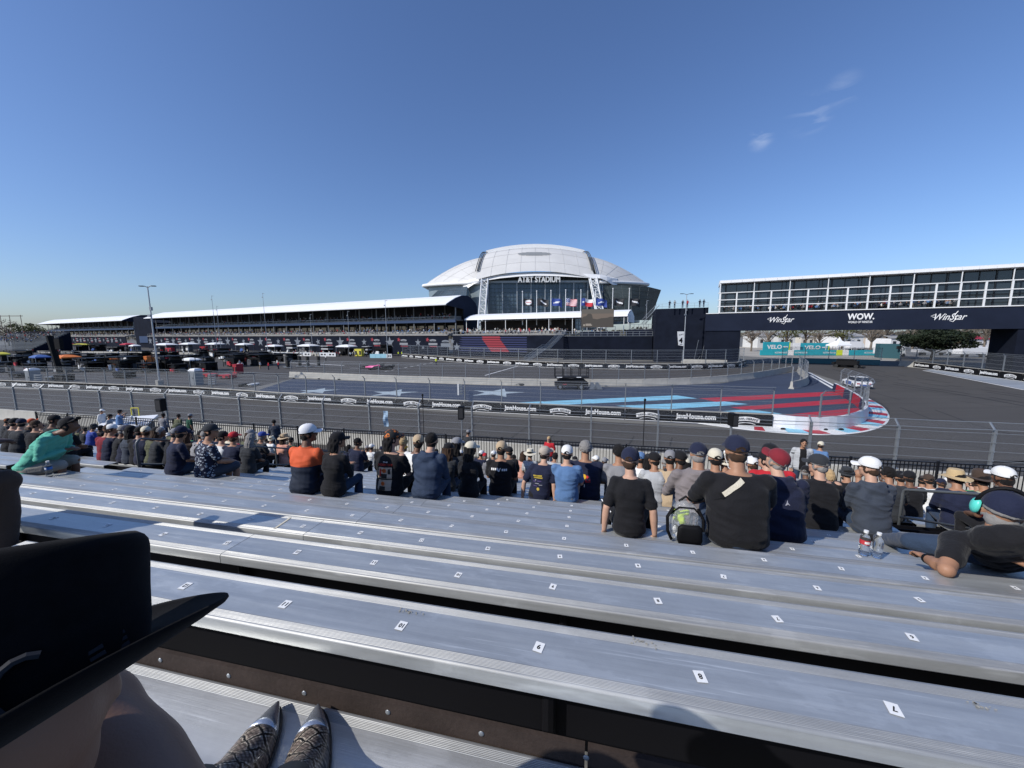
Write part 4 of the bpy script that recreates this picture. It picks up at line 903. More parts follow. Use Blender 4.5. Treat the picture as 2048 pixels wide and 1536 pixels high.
for i, m_ in enumerate(cols):
    wk = .05 if m_ is not M_teal else .118; k1 = min(1, k0+wk); p0, p1 = a0+dv*k0, a0+dv*k1; mb = MB(); mb.slab([flat(p0, .1), flat(p1, .1), flat(p1, 1.75), flat(p0, 1.75)], V((0, .3, 0))); o = mb.build('panel', m_, t); k0 = k1+.002
    if m_ is M_teal and i % 2: mb = MB(); mb.text('NICOTINE POUCHES', flat((p0+p1)/2, .95)-V((0, .04, 0)), dv.normalized(), UP, h=.5, wd=(p1-p0).length*.9, bold=.02); mb.build('lettering', M_white, o)
# teal lookout box
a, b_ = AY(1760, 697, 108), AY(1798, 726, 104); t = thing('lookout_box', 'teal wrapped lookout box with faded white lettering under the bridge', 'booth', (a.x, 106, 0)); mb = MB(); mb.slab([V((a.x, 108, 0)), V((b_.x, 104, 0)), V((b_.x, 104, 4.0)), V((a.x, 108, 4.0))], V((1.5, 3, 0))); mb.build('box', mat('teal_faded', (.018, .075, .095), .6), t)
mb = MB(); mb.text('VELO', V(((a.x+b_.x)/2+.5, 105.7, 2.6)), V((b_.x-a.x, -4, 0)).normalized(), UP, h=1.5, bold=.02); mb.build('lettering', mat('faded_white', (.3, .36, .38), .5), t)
mb = MB(); mb.box((b_.x-.7, 103.8, 3.1), (1.2, .3, .8)); mb.build('dark_window', M_dark, t)
# white event marquee, trucks, houses
def marquee(px, py, wpx, Y, label):
    c_ = AY(px, py, Y); wd = wpx/760*Y/2; t = thing('small_marquee', label, 'marquee', (c_.x, Y, 0)); z = 2.6; mb = MB()
    mb.loft([[V((c_.x+sx*wd*q, Y+sy*wd*q, zz)) for sx, sy in ((-1, -1), (1, -1), (1, 1), (-1, 1))] for q, zz in ((1, z), (1, z+.4), (.55, z+1.1), (.2, z+1.8), (.02, z+3.0))]); mb.build('canopy', M_roofw, t)
    mb = MB(); [mb.box((c_.x+sx*wd*.96, Y+sy*wd*.96, 1.3), (.12, .12, 2.6)) for sx in (-1, 0, 1) for sy in (-1, 1)]; mb.build('pole', M_steelw, t)
marquee(1678, 690, 29, 132, 'small white peaked marquee right of the teal billboards')
rb = random.Random(11)
def house(px0, px1, ptop, Y, label, col=(.55, .55, .53), red=False, cat='house'):
    a, b_ = AY(px0, ptop, Y), AY(px1, ptop, Y); zt = a.z; wd = b_.x-a.x; t = thing('far_house', label, cat, ((a.x+b_.x)/2, Y, 0)); mb = MB(); mb.box(((a.x+b_.x)/2, Y+6, zt*.36), (wd, 12, zt*.72)); mb.build('wall', mat('house_'+str(col), col, .8, 0, .08, .3), t)
    mb = MB(); mb.slab([V((a.x-.4, Y-.4, zt*.72)), V((b_.x+.4, Y-.4, zt*.72)), V((b_.x-wd*.15, Y+6, zt)), V((a.x+wd*.15, Y+6, zt))], V((0, 0, .25))); mb.slab([V((a.x+wd*.15, Y+6, zt)), V((b_.x-wd*.15, Y+6, zt)), V((b_.x+.4, Y+12.4, zt*.72)), V((a.x-.4, Y+12.4, zt*.72))], V((0, 0, .25))); mb.build('roof', M_redp if red else mat('house_roof', (.30, .30, .30), .8), t)
    mb = MB()
    for i in range(max(2, int(wd/4))):
        mb.box((a.x+wd*(i+.5)/max(2, int(wd/4)), Y-.05, zt*.42), (1.3, .12, 1.5))
    mb.build('window', M_darkglass, t)
for args in ((1517, 1548, 664, 185, 'pale low building just right of the left bridge pier', (.6, .6, .58)), (1558, 1592, 665, 190, 'white house between two pale trees behind the billboards', (.62, .62, .6)), (1604, 1630, 668, 200, 'cream house behind the second teal billboard', (.6, .56, .48)), (1648, 1668, 668, 195, 'grey house behind the small white marquee', (.5, .5, .5)), (1690, 1729, 664, 170, 'open white building with columns behind the sandy lot', (.7, .7, .69)), (1745, 1776, 668, 190, 'tan house behind the bare trees', (.5, .42, .34)), (1784, 1812, 669, 165, 'large white shed left of the dark evergreen', (.75, .75, .75)), (1936, 1984, 672, 170, 'long white building with red roof beside the right pier', (.72, .7, .7), True)): house(*args)
def truck(px0, px1, ptop, Y, label, col=(.75, .75, .75)):
    a, b_ = AY(px0, ptop, Y), AY(px1, ptop, Y); wd = b_.x-a.x; t = thing('lorry', label, 'lorry', ((a.x+b_.x)/2, Y, 0)); mb = MB(); mb.box((a.x+wd*.42, Y+1.2, a.z/2+.5), (wd*.82, 2.5, a.z-1)); mb.build('trailer', mat('lorry_'+str(col), col, .5), t); mb = MB(); mb.slab([V((b_.x-wd*.15, Y, .6)), V((b_.x, Y, .6)), V((b_.x, Y, 1.9)), V((b_.x-wd*.05, Y, 2.9)), V((b_.x-wd*.15, Y, 2.9))], V((0, 2.4, 0))); mb.build('cab', M_steelw, t)
    for k in (.08, .18, .7, .93): mb = MB(); mb.tube([V((a.x+wd*k, Y-.1, .5)), V((a.x+wd*k, Y+.4, .5))], .5, 10); mb.build('wheel', M_tire, t)
truck(1762, 1812, 697, 112, 'white lorry trailer just left of the dark evergreen trunk'); truck(1925, 1984, 695, 108, 'white lorry trailer beside the right pier'); truck(1700, 1730, 683, 150, 'small white lorry behind the sandy lot barrier'); truck(1838, 1905, 699, 118, 'grey lorry trailer in the shade of the evergreen', (.5, .5, .5))
# ---- trees
def crown(mb, c, r_, n, seed, leaf=.5, squash=1.0, mi=0, hollow=.35):
    q = random.Random(seed); cl = [(V((q.gauss(0, .45), q.gauss(0, .45), q.gauss(0, .4))), q.uniform(.25, .5)) for _ in range(14)]
    for i in range(n):
        if q.random() < .8:
            o_, rr_ = q.choice(cl); d = V((q.gauss(0, 1), q.gauss(0, 1), q.gauss(0, 1))).normalized()*rr_*q.uniform(.6, 1.05); p = o_+d
        else:
            p = V((q.gauss(0, 1), q.gauss(0, 1), q.gauss(0, 1))).normalized()*q.uniform(.3, 1)
        if p.length > 1.05: p = p.normalized()*q.uniform(.85, 1.05)
        p = V((p.x*r_[0], p.y*r_[1], p.z*r_[2]))+V(c); a = V((q.gauss(0, 1), q.gauss(0, 1), q.gauss(0, 1))).normalized(); b_ = a.orthogonal().normalized(); c2 = a.cross(b_); s_ = leaf*q.uniform(.5, 1.2)
        mb.add([p+b_*s_, p+c2*s_*.7, p-b_*s_, p-c2*s_*.7], [(0, 1, 2, 3)], mi)
def tree(px, pbot, Y, h_, r_, label, m_=None, n=900, leaf=.5, cr=.62, name='tree', bare=False, seed=1):
    x = AY(px, pbot, Y).x; t = thing(name, label, 'tree', (x, Y, 0)); mb = MB(); q = random.Random(seed); top = h_*cr
    mb.tube([V((x, Y, 0)), V((x+.15*r_*.2, Y, h_*.35)), V((x, Y, h_*.7))], [h_*.035, h_*.025, h_*.01], 7)
    for i in range(9 if not bare else 26):
        a = q.uniform(0, 6.28); z0 = h_*q.uniform(.22, .5); l_ = r_*q.uniform(.5, .95); e_ = V((x+math.cos(a)*l_, Y+math.sin(a)*l_, z0+h_*q.uniform(.2, .45))); mb.tube([V((x, Y, z0)), V((x+math.cos(a)*l_*.5, Y+math.sin(a)*l_*.5, z0+(e_.z-z0)*.6)), e_], [h_*.014, h_*.009, h_*.003], 4)
        if bare:
            for _ in range(5):
                s_ = V((x, Y, z0)).lerp(e_, q.uniform(.4, 1)); mb.tube([s_, s_+V((q.gauss(0, .5), q.gauss(0, .5), q.uniform(.3, 1.2)))*h_*.12], [h_*.004, h_*.001], 3)
    mb.build('trunk', M_twig if bare else M_bark, t)
    mb = MB(); crown(mb, (x, Y, top+(h_-top)*.15), (r_, r_, (h_-h_*.28)/2), n, seed, leaf); mb.build('crown', m_ or M_leafd, t)
# the big dark evergreen
Yt = 100; x = AY(1870, 700, Yt).x; t = thing('evergreen_tree', 'large dark spreading evergreen right of the lookout box', 'tree', (x, Yt, 0)); mb = MB(); mb.tube([V((x-.6, Yt, 0)), V((x-.3, Yt, 2)), V((x, Yt, 4.5))], [.45, .35, .2], 8)
for i in range(10): a = i*.63; mb.tube([V((x-.3, Yt, 1.6+i*.12)), V((x+math.cos(a)*4.5, Yt+math.sin(a)*4.5, 3.6+(i % 3)*.6))], [.2, .06], 5)
mb.build('trunk', M_bark, t); mb = MB()
crown(mb, (x, Yt, 5.9), (8.0, 7.0, 2.7), 9000, 5, .26); crown(mb, (x+1, Yt, 4.1), (7.5, 6.5, 1.5), 4500, 6, .26); crown(mb, (x-4, Yt, 5.2), (4.2, 4.5, 2.2), 3000, 8, .26); mb.build('crown', M_leafd, t)
pt = [(1503, 'bare pale tree beside the left bridge pier', True), (1534, 'thin bare tree in front of the pale low building', True), (1572, 'olive leafed tree between the two billboards', False), (1610, 'pale green budding tree above the second billboard', False), (1638, 'grey bare tree above the white marquee', True), (1684, 'brownish budding tree left of the open white building', False), (1742, 'tall bare spreading tree behind the lookout box', True), (1770, 'bare tree just right of the lookout box', True), (1825, 'pale bare tree showing left of the evergreen', True), (1928, 'brown bare tree right of the evergreen', True), (1968, 'bare tree in front of the red roofed building', True)]
for i, (px, lb, bare) in enumerate(pt): tree(px, 690, 150+(i*37) % 24, 10.5+(i*13) % 4, 5.0, lb, M_twig if bare else M_leafl, 500 if bare else 1100, .16 if bare else .3, .62, 'bare_tree' if bare else 'budding_tree', bare, i+20)
# tree belt beyond everything, low on the horizon
mb = MB(); q = random.Random(4)
for i in range(9000):
    a = q.uniform(-1.0, 1.12); Y = q.uniform(560, 900); x = a*Y*1.35; hmax = 9+5*math.sin(a*9)+3*math.sin(a*31)+2*math.sin(a*83); z = q.uniform(0, max(4, hmax)); s_ = q.uniform(1.6, 3.4); n_ = V((q.gauss(0, 1), q.gauss(0, 1)-1, q.gauss(0, 1))).normalized(); b_ = n_.orthogonal().normalized()*s_; c2 = n_.cross(b_)*.8
    p = V((x, Y, z)); mb.add([p+b_, p+c2, p-b_, p-c2], [(0, 1, 2, 3)])
tag(mb.build('treeline', mat('far_trees', (.075, .07, .055), .9, 0, .4, .02)), 'distant belt of hazy brown trees along the horizon', 'trees', kind='stuff')
tree(55, 690, 255, 15.5, 9, 'tall olive tree left of the far grandstand', M_leafl, 1800, .5, .6, 'leafy_tree', False, 51); tree(78, 690, 262, 13.5, 8, 'round pale tree touching the far grandstand', M_leafl, 1600, .5, .6, 'leafy_tree', False, 52); tree(18, 690, 300, 20, 10, 'brown bare tree at the left edge of the horizon', M_twig, 900, .4, .6, 'bare_tree', True, 53)
# ---- open bleachers at far left
a = AY(-60, 690, 185); b_ = AY(62, 690, 170); du2 = flat(b_)-flat(a); LW = du2.length; du2.normalize(); bk = V((-du2.y, du2.x, 0)); t = thing('open_bleachers', 'uncovered grey bleachers with scattered crowd at the far left', 'bleachers', flat(a)); mb = MB(); rz2 = math.atan2(du2.y, du2.x)
for k in range(14): mb.box(flat(a)+du2*LW/2+bk*(k*.9)+UP*(1.6+k*.55), (LW, .5, .12), rz2); mb.box(flat(a)+du2*LW/2+bk*(k*.9+.45)+UP*(1.2+k*.55), (LW, .5, .08), rz2)
mb.build('benches', M_galv, t); mb = MB(); mb.slab([flat(b_), flat(b_)+bk*13, flat(b_)+bk*13+UP*9, flat(b_)+UP*1.4], du2*.2); mb.slab([flat(a)+bk*13, flat(b_)+bk*13, flat(b_)+bk*13+UP*9.6, flat(a)+bk*13+UP*9.6], bk*.2); mb.build('end_frame', M_navyw, t)
sp = []
for i in range(170):
    k = rnd.choice(range(5, 14)); p = flat(a)+du2*rnd.uniform(0, LW*(.8 if k < 9 else 1))+bk*(k*.9)+UP*(1.65+k*.55); sp.append((p.x, p.y, p.z, rz2+math.pi))
crowd('bleacher_crowd', sp, 'spectators dotted over the uncovered far left bleachers', True, .3)
mb = MB(); a = AY(8, 630, 190); [mb.tube([V((a.x+dx, 190, 0)), V((a.x+dx, 190, a.z))], .12, 4) for dx in (-2, 2.5, 8)]; mb.box((a.x+3, 190, a.z-.5), (12, .2, .3)); o = mb.build('scaffold_mast', M_twig); tag(o, 'thin lattice frame rising above the far left bleachers', 'frame')
# ============================================================ PADDOCK
rp = random.Random(21)
def pit_stand(px, py, wpx, hpx, col, label, style=0, name='pit_stand'):
    c_ = G(px, py); Y = c_.y; k = Y/760; wd = wpx*k; hh = max(1.6, hpx*k); dp = min(4.5, max(2.2, wd*.6)); t = thing(name, label, 'pit stand' if style != 2 else 'canopy', (c_.x, Y, 0), rze); T_ = lambda x, y, z: V((x, y, z))
    if style in (0, 2):
        mb = MB(); z = hh*.84; mb.loft([[T_(sx*wd/2*q, sy*dp/2*q, zz) for sx, sy in ((-1, -1), (1, -1), (1, 1), (-1, 1))] for q, zz in ((1, z-.25), (1, z), (.5, hh*.96), (.03, hh))]); mb.build('canopy', col, t, world=False)
        mb = MB(); [mb.box((sx*wd*.48, sy*dp*.48, z/2), (.09, .09, z)) for sx in (-1, 1) for sy in (-1, 1)]; mb.build('frame', M_galv, t, world=False)
    if style == 1:
        mb = MB(); mb.box((0, 0, hh*.93), (wd, dp, .14)); mb.box((0, 0, hh*.60), (wd*.9, dp*.8, hh*.14)); mb.build('roof_deck', col, t, world=False)
        mb = MB(); [mb.box((sx*wd*.47, sy*dp*.45, hh/2), (.1, .1, hh)) for sx in (-1, 1) for sy in (-1, 1)]; mb.build('frame', M_black, t, world=False)
        mb = MB(); mb.box((0, dp*.4, hh*.48), (wd*.92, .1, hh*.8)); mb.build('back_panel', M_dark, t, world=False)
    n = max(2, int(wd/1.6)); mb = MB(); mbw = MB()
    for i in range(n):
        x = -wd*.42+wd*.84*(i+.5)/n+rp.uniform(-.1, .1); h_ = hh*rp.uniform(.40, .78); mb.box((x, rp.uniform(-.3, .3)*dp, h_/2+.15), (wd*.8/n, dp*.4, h_))
        mb.tube([(x, -dp*.3, h_+.1), (x+rp.uniform(-.5, .5), -dp*.3, h_+rp.uniform(.3, .8))], .05, 4)
        for q in (-.3, .3): mbw.tube([(x+q, -dp*.34, .2), (x+q, -dp*.2, .2)], .2, 8)
    mb.build('equipment', rp.choice([M_black, M_black, mat('cart_grey', (.10, .10, .105), .5), M_dark]), t, world=False); mbw.build('wheel', M_tire, t, world=False)
    if rp.random() < .75:
        mb = MB(); mb.box((rp.uniform(-.3, .3)*wd, -dp*.42, hh*.28), (wd*.22, .5, hh*.26)); mb.box((rp.uniform(-.3, .3)*wd, -dp*.46, hh*.2), (wd*.12, .3, hh*.2)); mb.build('cabinet', rp.choice([M_redp, M_steelw, M_orange, M_steelw, M_bluec, M_black]), t, world=False)
    return t
BK, WH = M_black, M_roofw
PS = [(8, 728, 22, 24, M_yellow, 'pit canopy with a yellow top at the left edge', 2), (45, 733, 34, 22, BK, 'black pit stand between the yellow and blue canopies', 1), (84, 736, 36, 27, M_bluec, 'pit canopy with blue top and orange sides left of the dark tower', 2), (138, 737, 46, 28, M_orange, 'pit canopy with a bright orange top', 2), (188, 740, 56, 26, BK, 'wide black pit stand right of the orange canopy', 1), (250, 741, 64, 30, BK, 'wide black pit stand with orange uprights left of the tall light pole', 1), (338, 742, 54, 32, BK, 'tall black pit stand right of the tall light pole', 1), (384, 737, 34, 22, WH, 'pit canopy with a small white slanted top in the front row', 2), (412, 741, 32, 28, BK, 'charcoal pit kiosk with white sign beside the red tool cart', 1), (470, 733, 40, 26, BK, 'dark pit awning with yellow lettering, right of the red tool cart', 1), (520, 731, 46, 24, BK, 'black pit stand left of the tyre stacks', 1),
      (70, 703, 40, 12, BK, 'low dark stand in the back row, far left', 1), (105, 702, 34, 13, WH, 'white pit canopy behind the blue one, far left back row', 2), (134, 701, 26, 16, M_redp, 'rust coloured pit canopy in the back row', 2), (164, 701, 30, 14, M_yellow, 'pale yellow pit canopy in the back row', 2), (196, 702, 34, 14, BK, 'black stand behind the wide black pit stand', 1), (232, 704, 34, 12, BK, 'black stand directly behind the orange uprights', 1), (257, 703, 26, 17, M_redp, 'pit canopy with dull red top left of the light pole', 2), (271, 704, 20, 15, WH, 'bright white pit canopy just left of the light pole', 2), (334, 705, 48, 19, WH, 'wide white topped pit canopy right of the light pole, back row', 2), (380, 703, 34, 18, WH, 'white pit canopy above the red carts, back row', 2), (432, 703, 34, 18, WH, 'white topped pit canopy under the leftmost aerial mast', 2), (490, 704, 30, 18, WH, 'white pit canopy left of the tallest aerial', 2), (550, 707, 30, 18, WH, 'white pit canopy right of the tallest aerial', 2), (585, 707, 22, 19, mat('box_grey', (.45, .46, .47), .5), 'grey boxy pit kiosk between two white canopies', 1), (618, 708, 38, 20, WH, 'white pit canopy in front of a pale van', 2), (655, 708, 24, 17, mat('box_grey', (.45, .46, .47), .5), 'grey boxy pit kiosk left of the double white canopy', 1), (694, 711, 36, 22, WH, 'double white pit canopy over a dark stand near the yellow cart', 2), (767, 712, 34, 24, BK, 'dark pit booth beneath the slim lamp mast', 1), (735, 710, 16, 18, mat('box_grey', (.45, .46, .47), .5), 'silver dish kiosk right of the yellow cart', 1)]
for px, py, wd, hh, col, lb, st_ in PS: pit_stand(px, py, wd, hh, col, lb, st_, 'pit_canopy' if st_ == 2 else 'pit_stand')
for i in range(30):
    px = 10+i*19.5+rp.uniform(-6, 6); py = rp.choice([714, 719, 724]) if i % 3 else 744+rp.uniform(-2, 2)
    if 465 < px and py > 740: py = 722
    o = pit_stand(px, py, rp.uniform(26, 44), rp.uniform(13, 19) if py < 730 else rp.uniform(17, 24), BK, 'black pit stand packed among the paddock rows', 1); o['group'] = 'black pit stands packed in the paddock'
def boxy(name, cat, px, py, wpx, hpx, col, label, depth=1.5, lid=None, extra=None):
    c_ = G(px, py); k = c_.y/760; wd, hh = wpx*k, hpx*k; t = thing(name, label, cat, (c_.x, c_.y, 0), -.2); mb = MB(); b = .06
    mb.loft([[V((sx*(wd/2-q), sy*(depth/2-q), z)) for sx, sy in ((-1, -1), (1, -1), (1, 1), (-1, 1))] for q, z in ((b, .12), (0, .2), (0, hh*.86), (b, hh*.9))]); mb.build('body', col, t, world=False)
    mb = MB(); mb.box((0, 0, hh*.95), (wd*1.05, depth*1.05, hh*.1)); mb.build('lid', lid or col, t, world=False)
    mb = MB(); [mb.box((q*wd*.3, -depth/2-.02, hh*.5), (wd*.28, .04, hh*.5)) for q in (-1, 1)]; mb.build('door', extra or M_dark, t, world=False)
    mb = MB(); [mb.tube([(sx*wd*.35, sy*depth*.4-.04, .1), (sx*wd*.35, sy*depth*.4+.04, .1)], .1, 8) for sx in (-1, 1) for sy in (-1, 1)]; mb.build('caster', M_tire, t, world=False)
for a in (('tool_cart', 'cart', 477, 748, 9, 20, M_redp, 'upright bright red tool cart beside the charcoal kiosk'), ('tool_cart', 'cart', 421, 755, 21, 8, M_redp, 'low red box nearer the grey ladder rack'), ('tool_cart', 'cart', 456, 757, 24, 8, M_redp, 'low red box with white lettering, right of its twin'), ('tool_cart', 'cart', 408, 702, 12, 9, M_redp, 'small red cart in the back row under a white canopy'), ('tool_cart', 'cart', 341, 706, 14, 10, M_redp, 'red cart in the back row right of the light pole'), ('pit_cabinet', 'cabinet', 230, 738, 7, 21, M_orange, 'slim orange panel between two wide black stands'), ('pit_cabinet', 'cabinet', 301, 738, 8, 26, M_orange, 'bright orange upright panel left of the light pole'), ('pit_cabinet', 'cabinet', 279, 738, 10, 9, M_orange, 'small orange box at the foot of the pit stand'), ('pit_cabinet', 'cabinet', 719, 713, 15, 15, M_yellow, 'bright yellow pit cabinet in front of the mural wall'), ('pit_cabinet', 'cabinet', 208, 741, 9, 8, M_orange, 'little orange trolley left of the slim orange panel'), ('wheelie_bin', 'bin', 110, 762, 17, 10, M_galv, 'grey low container near the portable cabin'), ('crate', 'crate', 130, 762, 24, 13, M_black, 'black crate behind the debris fence at far left'), ('crate', 'crate', 162, 740, 22, 10, M_black, 'black crate in front of the orange canopy'), ('crate', 'crate', 250, 756, 34, 12, M_black, 'long black crate left of the tall pole foot'), ('crate', 'crate', 40, 755, 26, 9, M_black, 'black crate near the yellow canopy'), ('pit_cabinet', 'cabinet', 489, 773, 7, 6, M_black, 'tiny black case lying on the asphalt'), ('pit_cabinet', 'cabinet', 507, 772, 9, 5, M_steelw, 'tiny white case lying beside the black one')): boxy(*a)
for px, lb in ((69, 'grey portable toilet with white domed roof behind the left debris fence'), (394, 'grey portable toilet with white domed roof near the red boxes')):
    c_ = G(px, 768 if px < 100 else 770); t = thing('portable_toilet', lb, 'portable toilet', (c_.x, c_.y, 0), -.25); mb = MB(); mb.box((0, 0, 1.05), (1.15, 1.15, 2.1)); mb.build('body', mat('cabin_grey', (.24, .27, .29), .5), t, world=False); mb = MB(); mb.loft([[V((sx*q, sy*q, z)) for sx, sy in ((-1, -1), (1, -1), (1, 1), (-1, 1))] for q, z in ((.64, 2.1), (.6, 2.25), (.4, 2.45), (.15, 2.5))]); mb.build('roof', M_roofw, t, world=False); mb = MB(); mb.box((0, -.59, 1.0), (.7, .03, 1.8)); mb.build('door', M_galv, t, world=False); mb = MB(); mb.box((.2, -.62, 1.1), (.05, .04, .25)); mb.build('handle', M_black, t, world=False)
for px, py in ((78, 771), (425, 771)):
    c_ = G(px, py); t = thing('ladder_rack', 'grey upright rack standing '+('left near the first portable toilet' if px < 100 else 'in front of the low red boxes'), 'rack', (c_.x, c_.y, 0)); mb = MB()
    for q in (-.5, .5): mb.tube([(q, 0, 0), (q*.9, .1, 1.7)], .05, 4)
    for i in range(5): mb.box((0, .03*i, .25+i*.32), (1.0, .35, .1))
    mb.build('shelves', M_galv, t, world=False)
# tyre stacks
c0_ = G(575, 735)
for i, (dx, dy) in enumerate(((0, 0), (1.7, .4), (3.2, -.2), (4.6, .3), (1.0, -1.6))):
    t = thing('tyre_stack', 'stack of black racing tyres on a trolley left of the pit fence', 'tyres', (c0_.x+dx*1.5, c0_.y+dy*1.4, 0), 0, 'tyre stacks'); mb = MB(); mb.box((0, 0, .25), (1.5, .9, .1)); mb.build('trolley', M_galv, t, world=False)
    for k in range(6 if i < 4 else 4):
        mb = MB(); prof = [(.16, 0), (.32, 0), (.36, .05), (.36, .28), (.32, .33), (.16, .33)]
        mb.loft([[V((math.cos(a)*r_, math.sin(a)*r_, z)) for a in np.linspace(0, 2*math.pi, 13)[:-1]] for r_, z in prof+[prof[0]]], 0, False); mb.build('tyre', M_tire, t, world=False, loc=(0, 0, .32+k*.37))
# open-wheel racing cars
def race_car(px, py, rz, col, label, sc=1.0):
    c_ = G(px, py); t = thing('racing_car', label, 'racing car', (c_.x, c_.y, 0), rz); mb = MB()
    mb.loft([[V((x, y*w_, z0+(z1-z0)*q)) for y, q in ((-1, 0), (1, 0), (1, .7), (.5, 1), (-.5, 1), (-1, .7))] for x, w_, z0, z1 in ((-2.5, .08, .15, .28), (-1.6, .16, .12, .42), (-.6, .3, .1, .62), (0, .75, .08, .62), (.8, .75, .08, .68), (1.5, .4, .1, .9), (2.2, .2, .15, .55))]); mb.build('body', col, t, world=False, smooth=True)
    mb = MB(); mb.box((-2.45, 0, .16), (.5, 1.8, .05)); mb.box((2.25, 0, .95), (.4, 1.0, .06)); [mb.box((2.25, q*.5, .8), (.5, .04, .5)) for q in (-1, 1)]; [mb.box((-2.45, q*.9, .22), (.5, .04, .2)) for q in (-1, 1)]; mb.build('wing', M_black, t, world=False)
    for x, y in ((-1.6, -.85), (-1.6, .85), (1.6, -.85), (1.6, .85)):
        mb = MB(); mb.tube([(x, y-.17, .34), (x, y+.17, .34)], .34, 14); w_ = mb.build('wheel', M_tire, t, world=False)
    return t
race_car(745, 737, -.15, M_pink, 'pink racing car by the tyre stacks'); race_car(765, 739, .2, M_black, 'black racing car right of the pink one'); race_car(575, 710, -.1, M_yellow, 'yellow racing car in the pit lane'); race_car(350, 707, -.1, M_redp, 'red racing car right of the tall light pole'); race_car(420, 709, -.1, M_redp, 'red and black racing car behind the charcoal kiosk'); race_car(640, 712, -.1, M_steelw, 'white racing car before the pit wall')
for px, py, lb in ((466, 706, 'white pickup in the back row beyond the tool cart'), (500, 708, 'white buggy right of the white pickup')):
    pass
# pit wall boards
def pitwall(x0, y0, x1, y1, hpx, cols, label):
    a, b_ = G(x0, y0), G(x1, y1); t = thing('pit_wall', label, 'barrier', (a.x, a.y, 0)); n = len(cols); h_ = hpx*a.y/760
    for i, m_ in enumerate(cols):
        p, q = a.lerp(b_, i/n), a.lerp(b_, (i+.97)/n); mb = MB(); mb.slab([p, q, q+UP*h_, p+UP*h_], V((0, .3, 0))); o = mb.build('panel', m_, t)
        if m_ is M_steelw: mb = MB(); mb.slab([p.lerp(q, .2)+V((0, -.03, h_*.3)), p.lerp(q, .45)+V((0, -.03, h_*.3)), p.lerp(q, .45)+V((0, -.03, h_*.7)), p.lerp(q, .2)+V((0, -.03, h_*.7))], V((0, .02, 0))); mb.slab([p.lerp(q, .6)+V((0, -.03, h_*.3)), p.lerp(q, .8)+V((0, -.03, h_*.3)), p.lerp(q, .8)+V((0, -.03, h_*.7)), p.lerp(q, .6)+V((0, -.03, h_*.7))], V((0, .02, 0))); mb.build('dark_mark', M_dark, o)
pitwall(545, 711, 672, 713, 7, [M_steelw, M_steelw, M_conc, M_steelw, M_steelw, M_conc, M_steelw, M_steelw], 'white pit wall boards with dark squares before the canopies')
pitwall(740, 716, 784, 716, 8, [mat('pale_blue_board', (.35, .62, .72), .5), _m['pale_blue_board'], _m['pale_blue_board'], M_steelw], 'pale blue and white pit wall boards below the lamp mast')
pitwall(300, 708, 545, 711, 4, [M_conc]*14, 'long pale concrete pit wall in the middle of the paddock')
pitwall(60, 705, 290, 708, 3.5, [M_conc]*12, 'pale concrete pit wall at the far left of the paddock')
# people in the paddock
for i in range(120):
    px = rp.choice([rp.uniform(300, 560), rp.uniform(0, 780), rp.uniform(540, 780)]); py = rp.choice([rp.uniform(704, 712), rp.uniform(704, 712), rp.uniform(728, 744)]) if px < 560 else rp.uniform(707, 714)
    k = rp.choice([0, 3, 6, 9]) if rp.random() < .8 else rp.choice([0, 3]); c_ = G(px, py); put_mini(k, (c_.x, c_.y, .01), rp.uniform(0, 6.2), 'crew member standing among the pit stands', 'crew in the paddock')
for px, py, k, lb in ((872.5, 730, 0, 'marshal in dark overalls walking alone across the pit lane'), (652, 722, 0, 'lone figure in black on the edge of the pit lane'), (797, 713, 9, 'marshal in yellow vest by the far pit wall'), (804, 713, 3, 'second marshal in pale vest by the far pit wall')):
    c_ = G(px, py)
    if px > 790:
        mb = MB(); mini(mb, 0, 0, 0, 0, 1, False, 0, 1, 2, 3); o = mb.build('person', [M_lime, CL['navy'], SKIN[1], CL['white']]); o.location = c_; tag(o, lb, 'person')
    else: put_mini(k, (c_.x, c_.y, .01), 2.5, lb, None, 1.1)
# dark tower with loudspeakers (left) and dish
a = AY(101, 672, 75); t = thing('speaker_tower', 'slim black tower with hanging loudspeakers at the paddock edge', 'tower', (a.x, 75, 0)); mb = MB(); zt = a.z; mb.tube([V((a.x-.2, 75, zt)), V((a.x+.7, 75, 0))], [.55, .45], 6); mb.build('mast', M_black, t); mb = MB(); [mb.box((a.x+1.4, 75, zt-.7-i*.42), (1.0, .7, .4)) for i in range(5)]; mb.build('loudspeaker', M_black, t)

# ============================================================ SCISSOR LIFT ON THE APRON
c_ = G(1142, 778); t = thing('scissor_lift', 'black lowered scissor lift parked on the navy apron', 'lift', (c_.x, c_.y, 0), -.05)
mb = MB(); mb.box((0, 0, .72), (4.3, 1.7, .5)); mb.box((0, 0, 1.1), (3.6, 1.5, .3)); mb.build('chassis', M_dark, t, world=False)
mb = MB()
for i in range(3):
    for q in (-1, 1): mb.tube([(-1.6*q, -.5, 1.2+i*.13), (1.6*q, -.5, 1.33+i*.13)], .05, 4); mb.tube([(-1.6*q, .5, 1.2+i*.13), (1.6*q, .5, 1.33+i*.13)], .05, 4)
mb.box((0, 0, 1.62), (4.4, 1.7, .16)); mb.build('scissor_pack', M_dark, t, world=False)
mb = MB()
for x in (-2.15, -1.1, 0, 1.1, 2.15):
    for y in (-.8, .8): mb.box((x, y, 2.25), (.09, .09, 1.15))
for z in (2.2, 2.8):
    for y in (-.8, .8): mb.box((0, y, z), (4.36, .05, .05))
    for x in (-2.15, 2.15): mb.box((x, 0, z), (.05, 1.6, .05))
mb.build('guard_rail', M_dark, t, world=False)
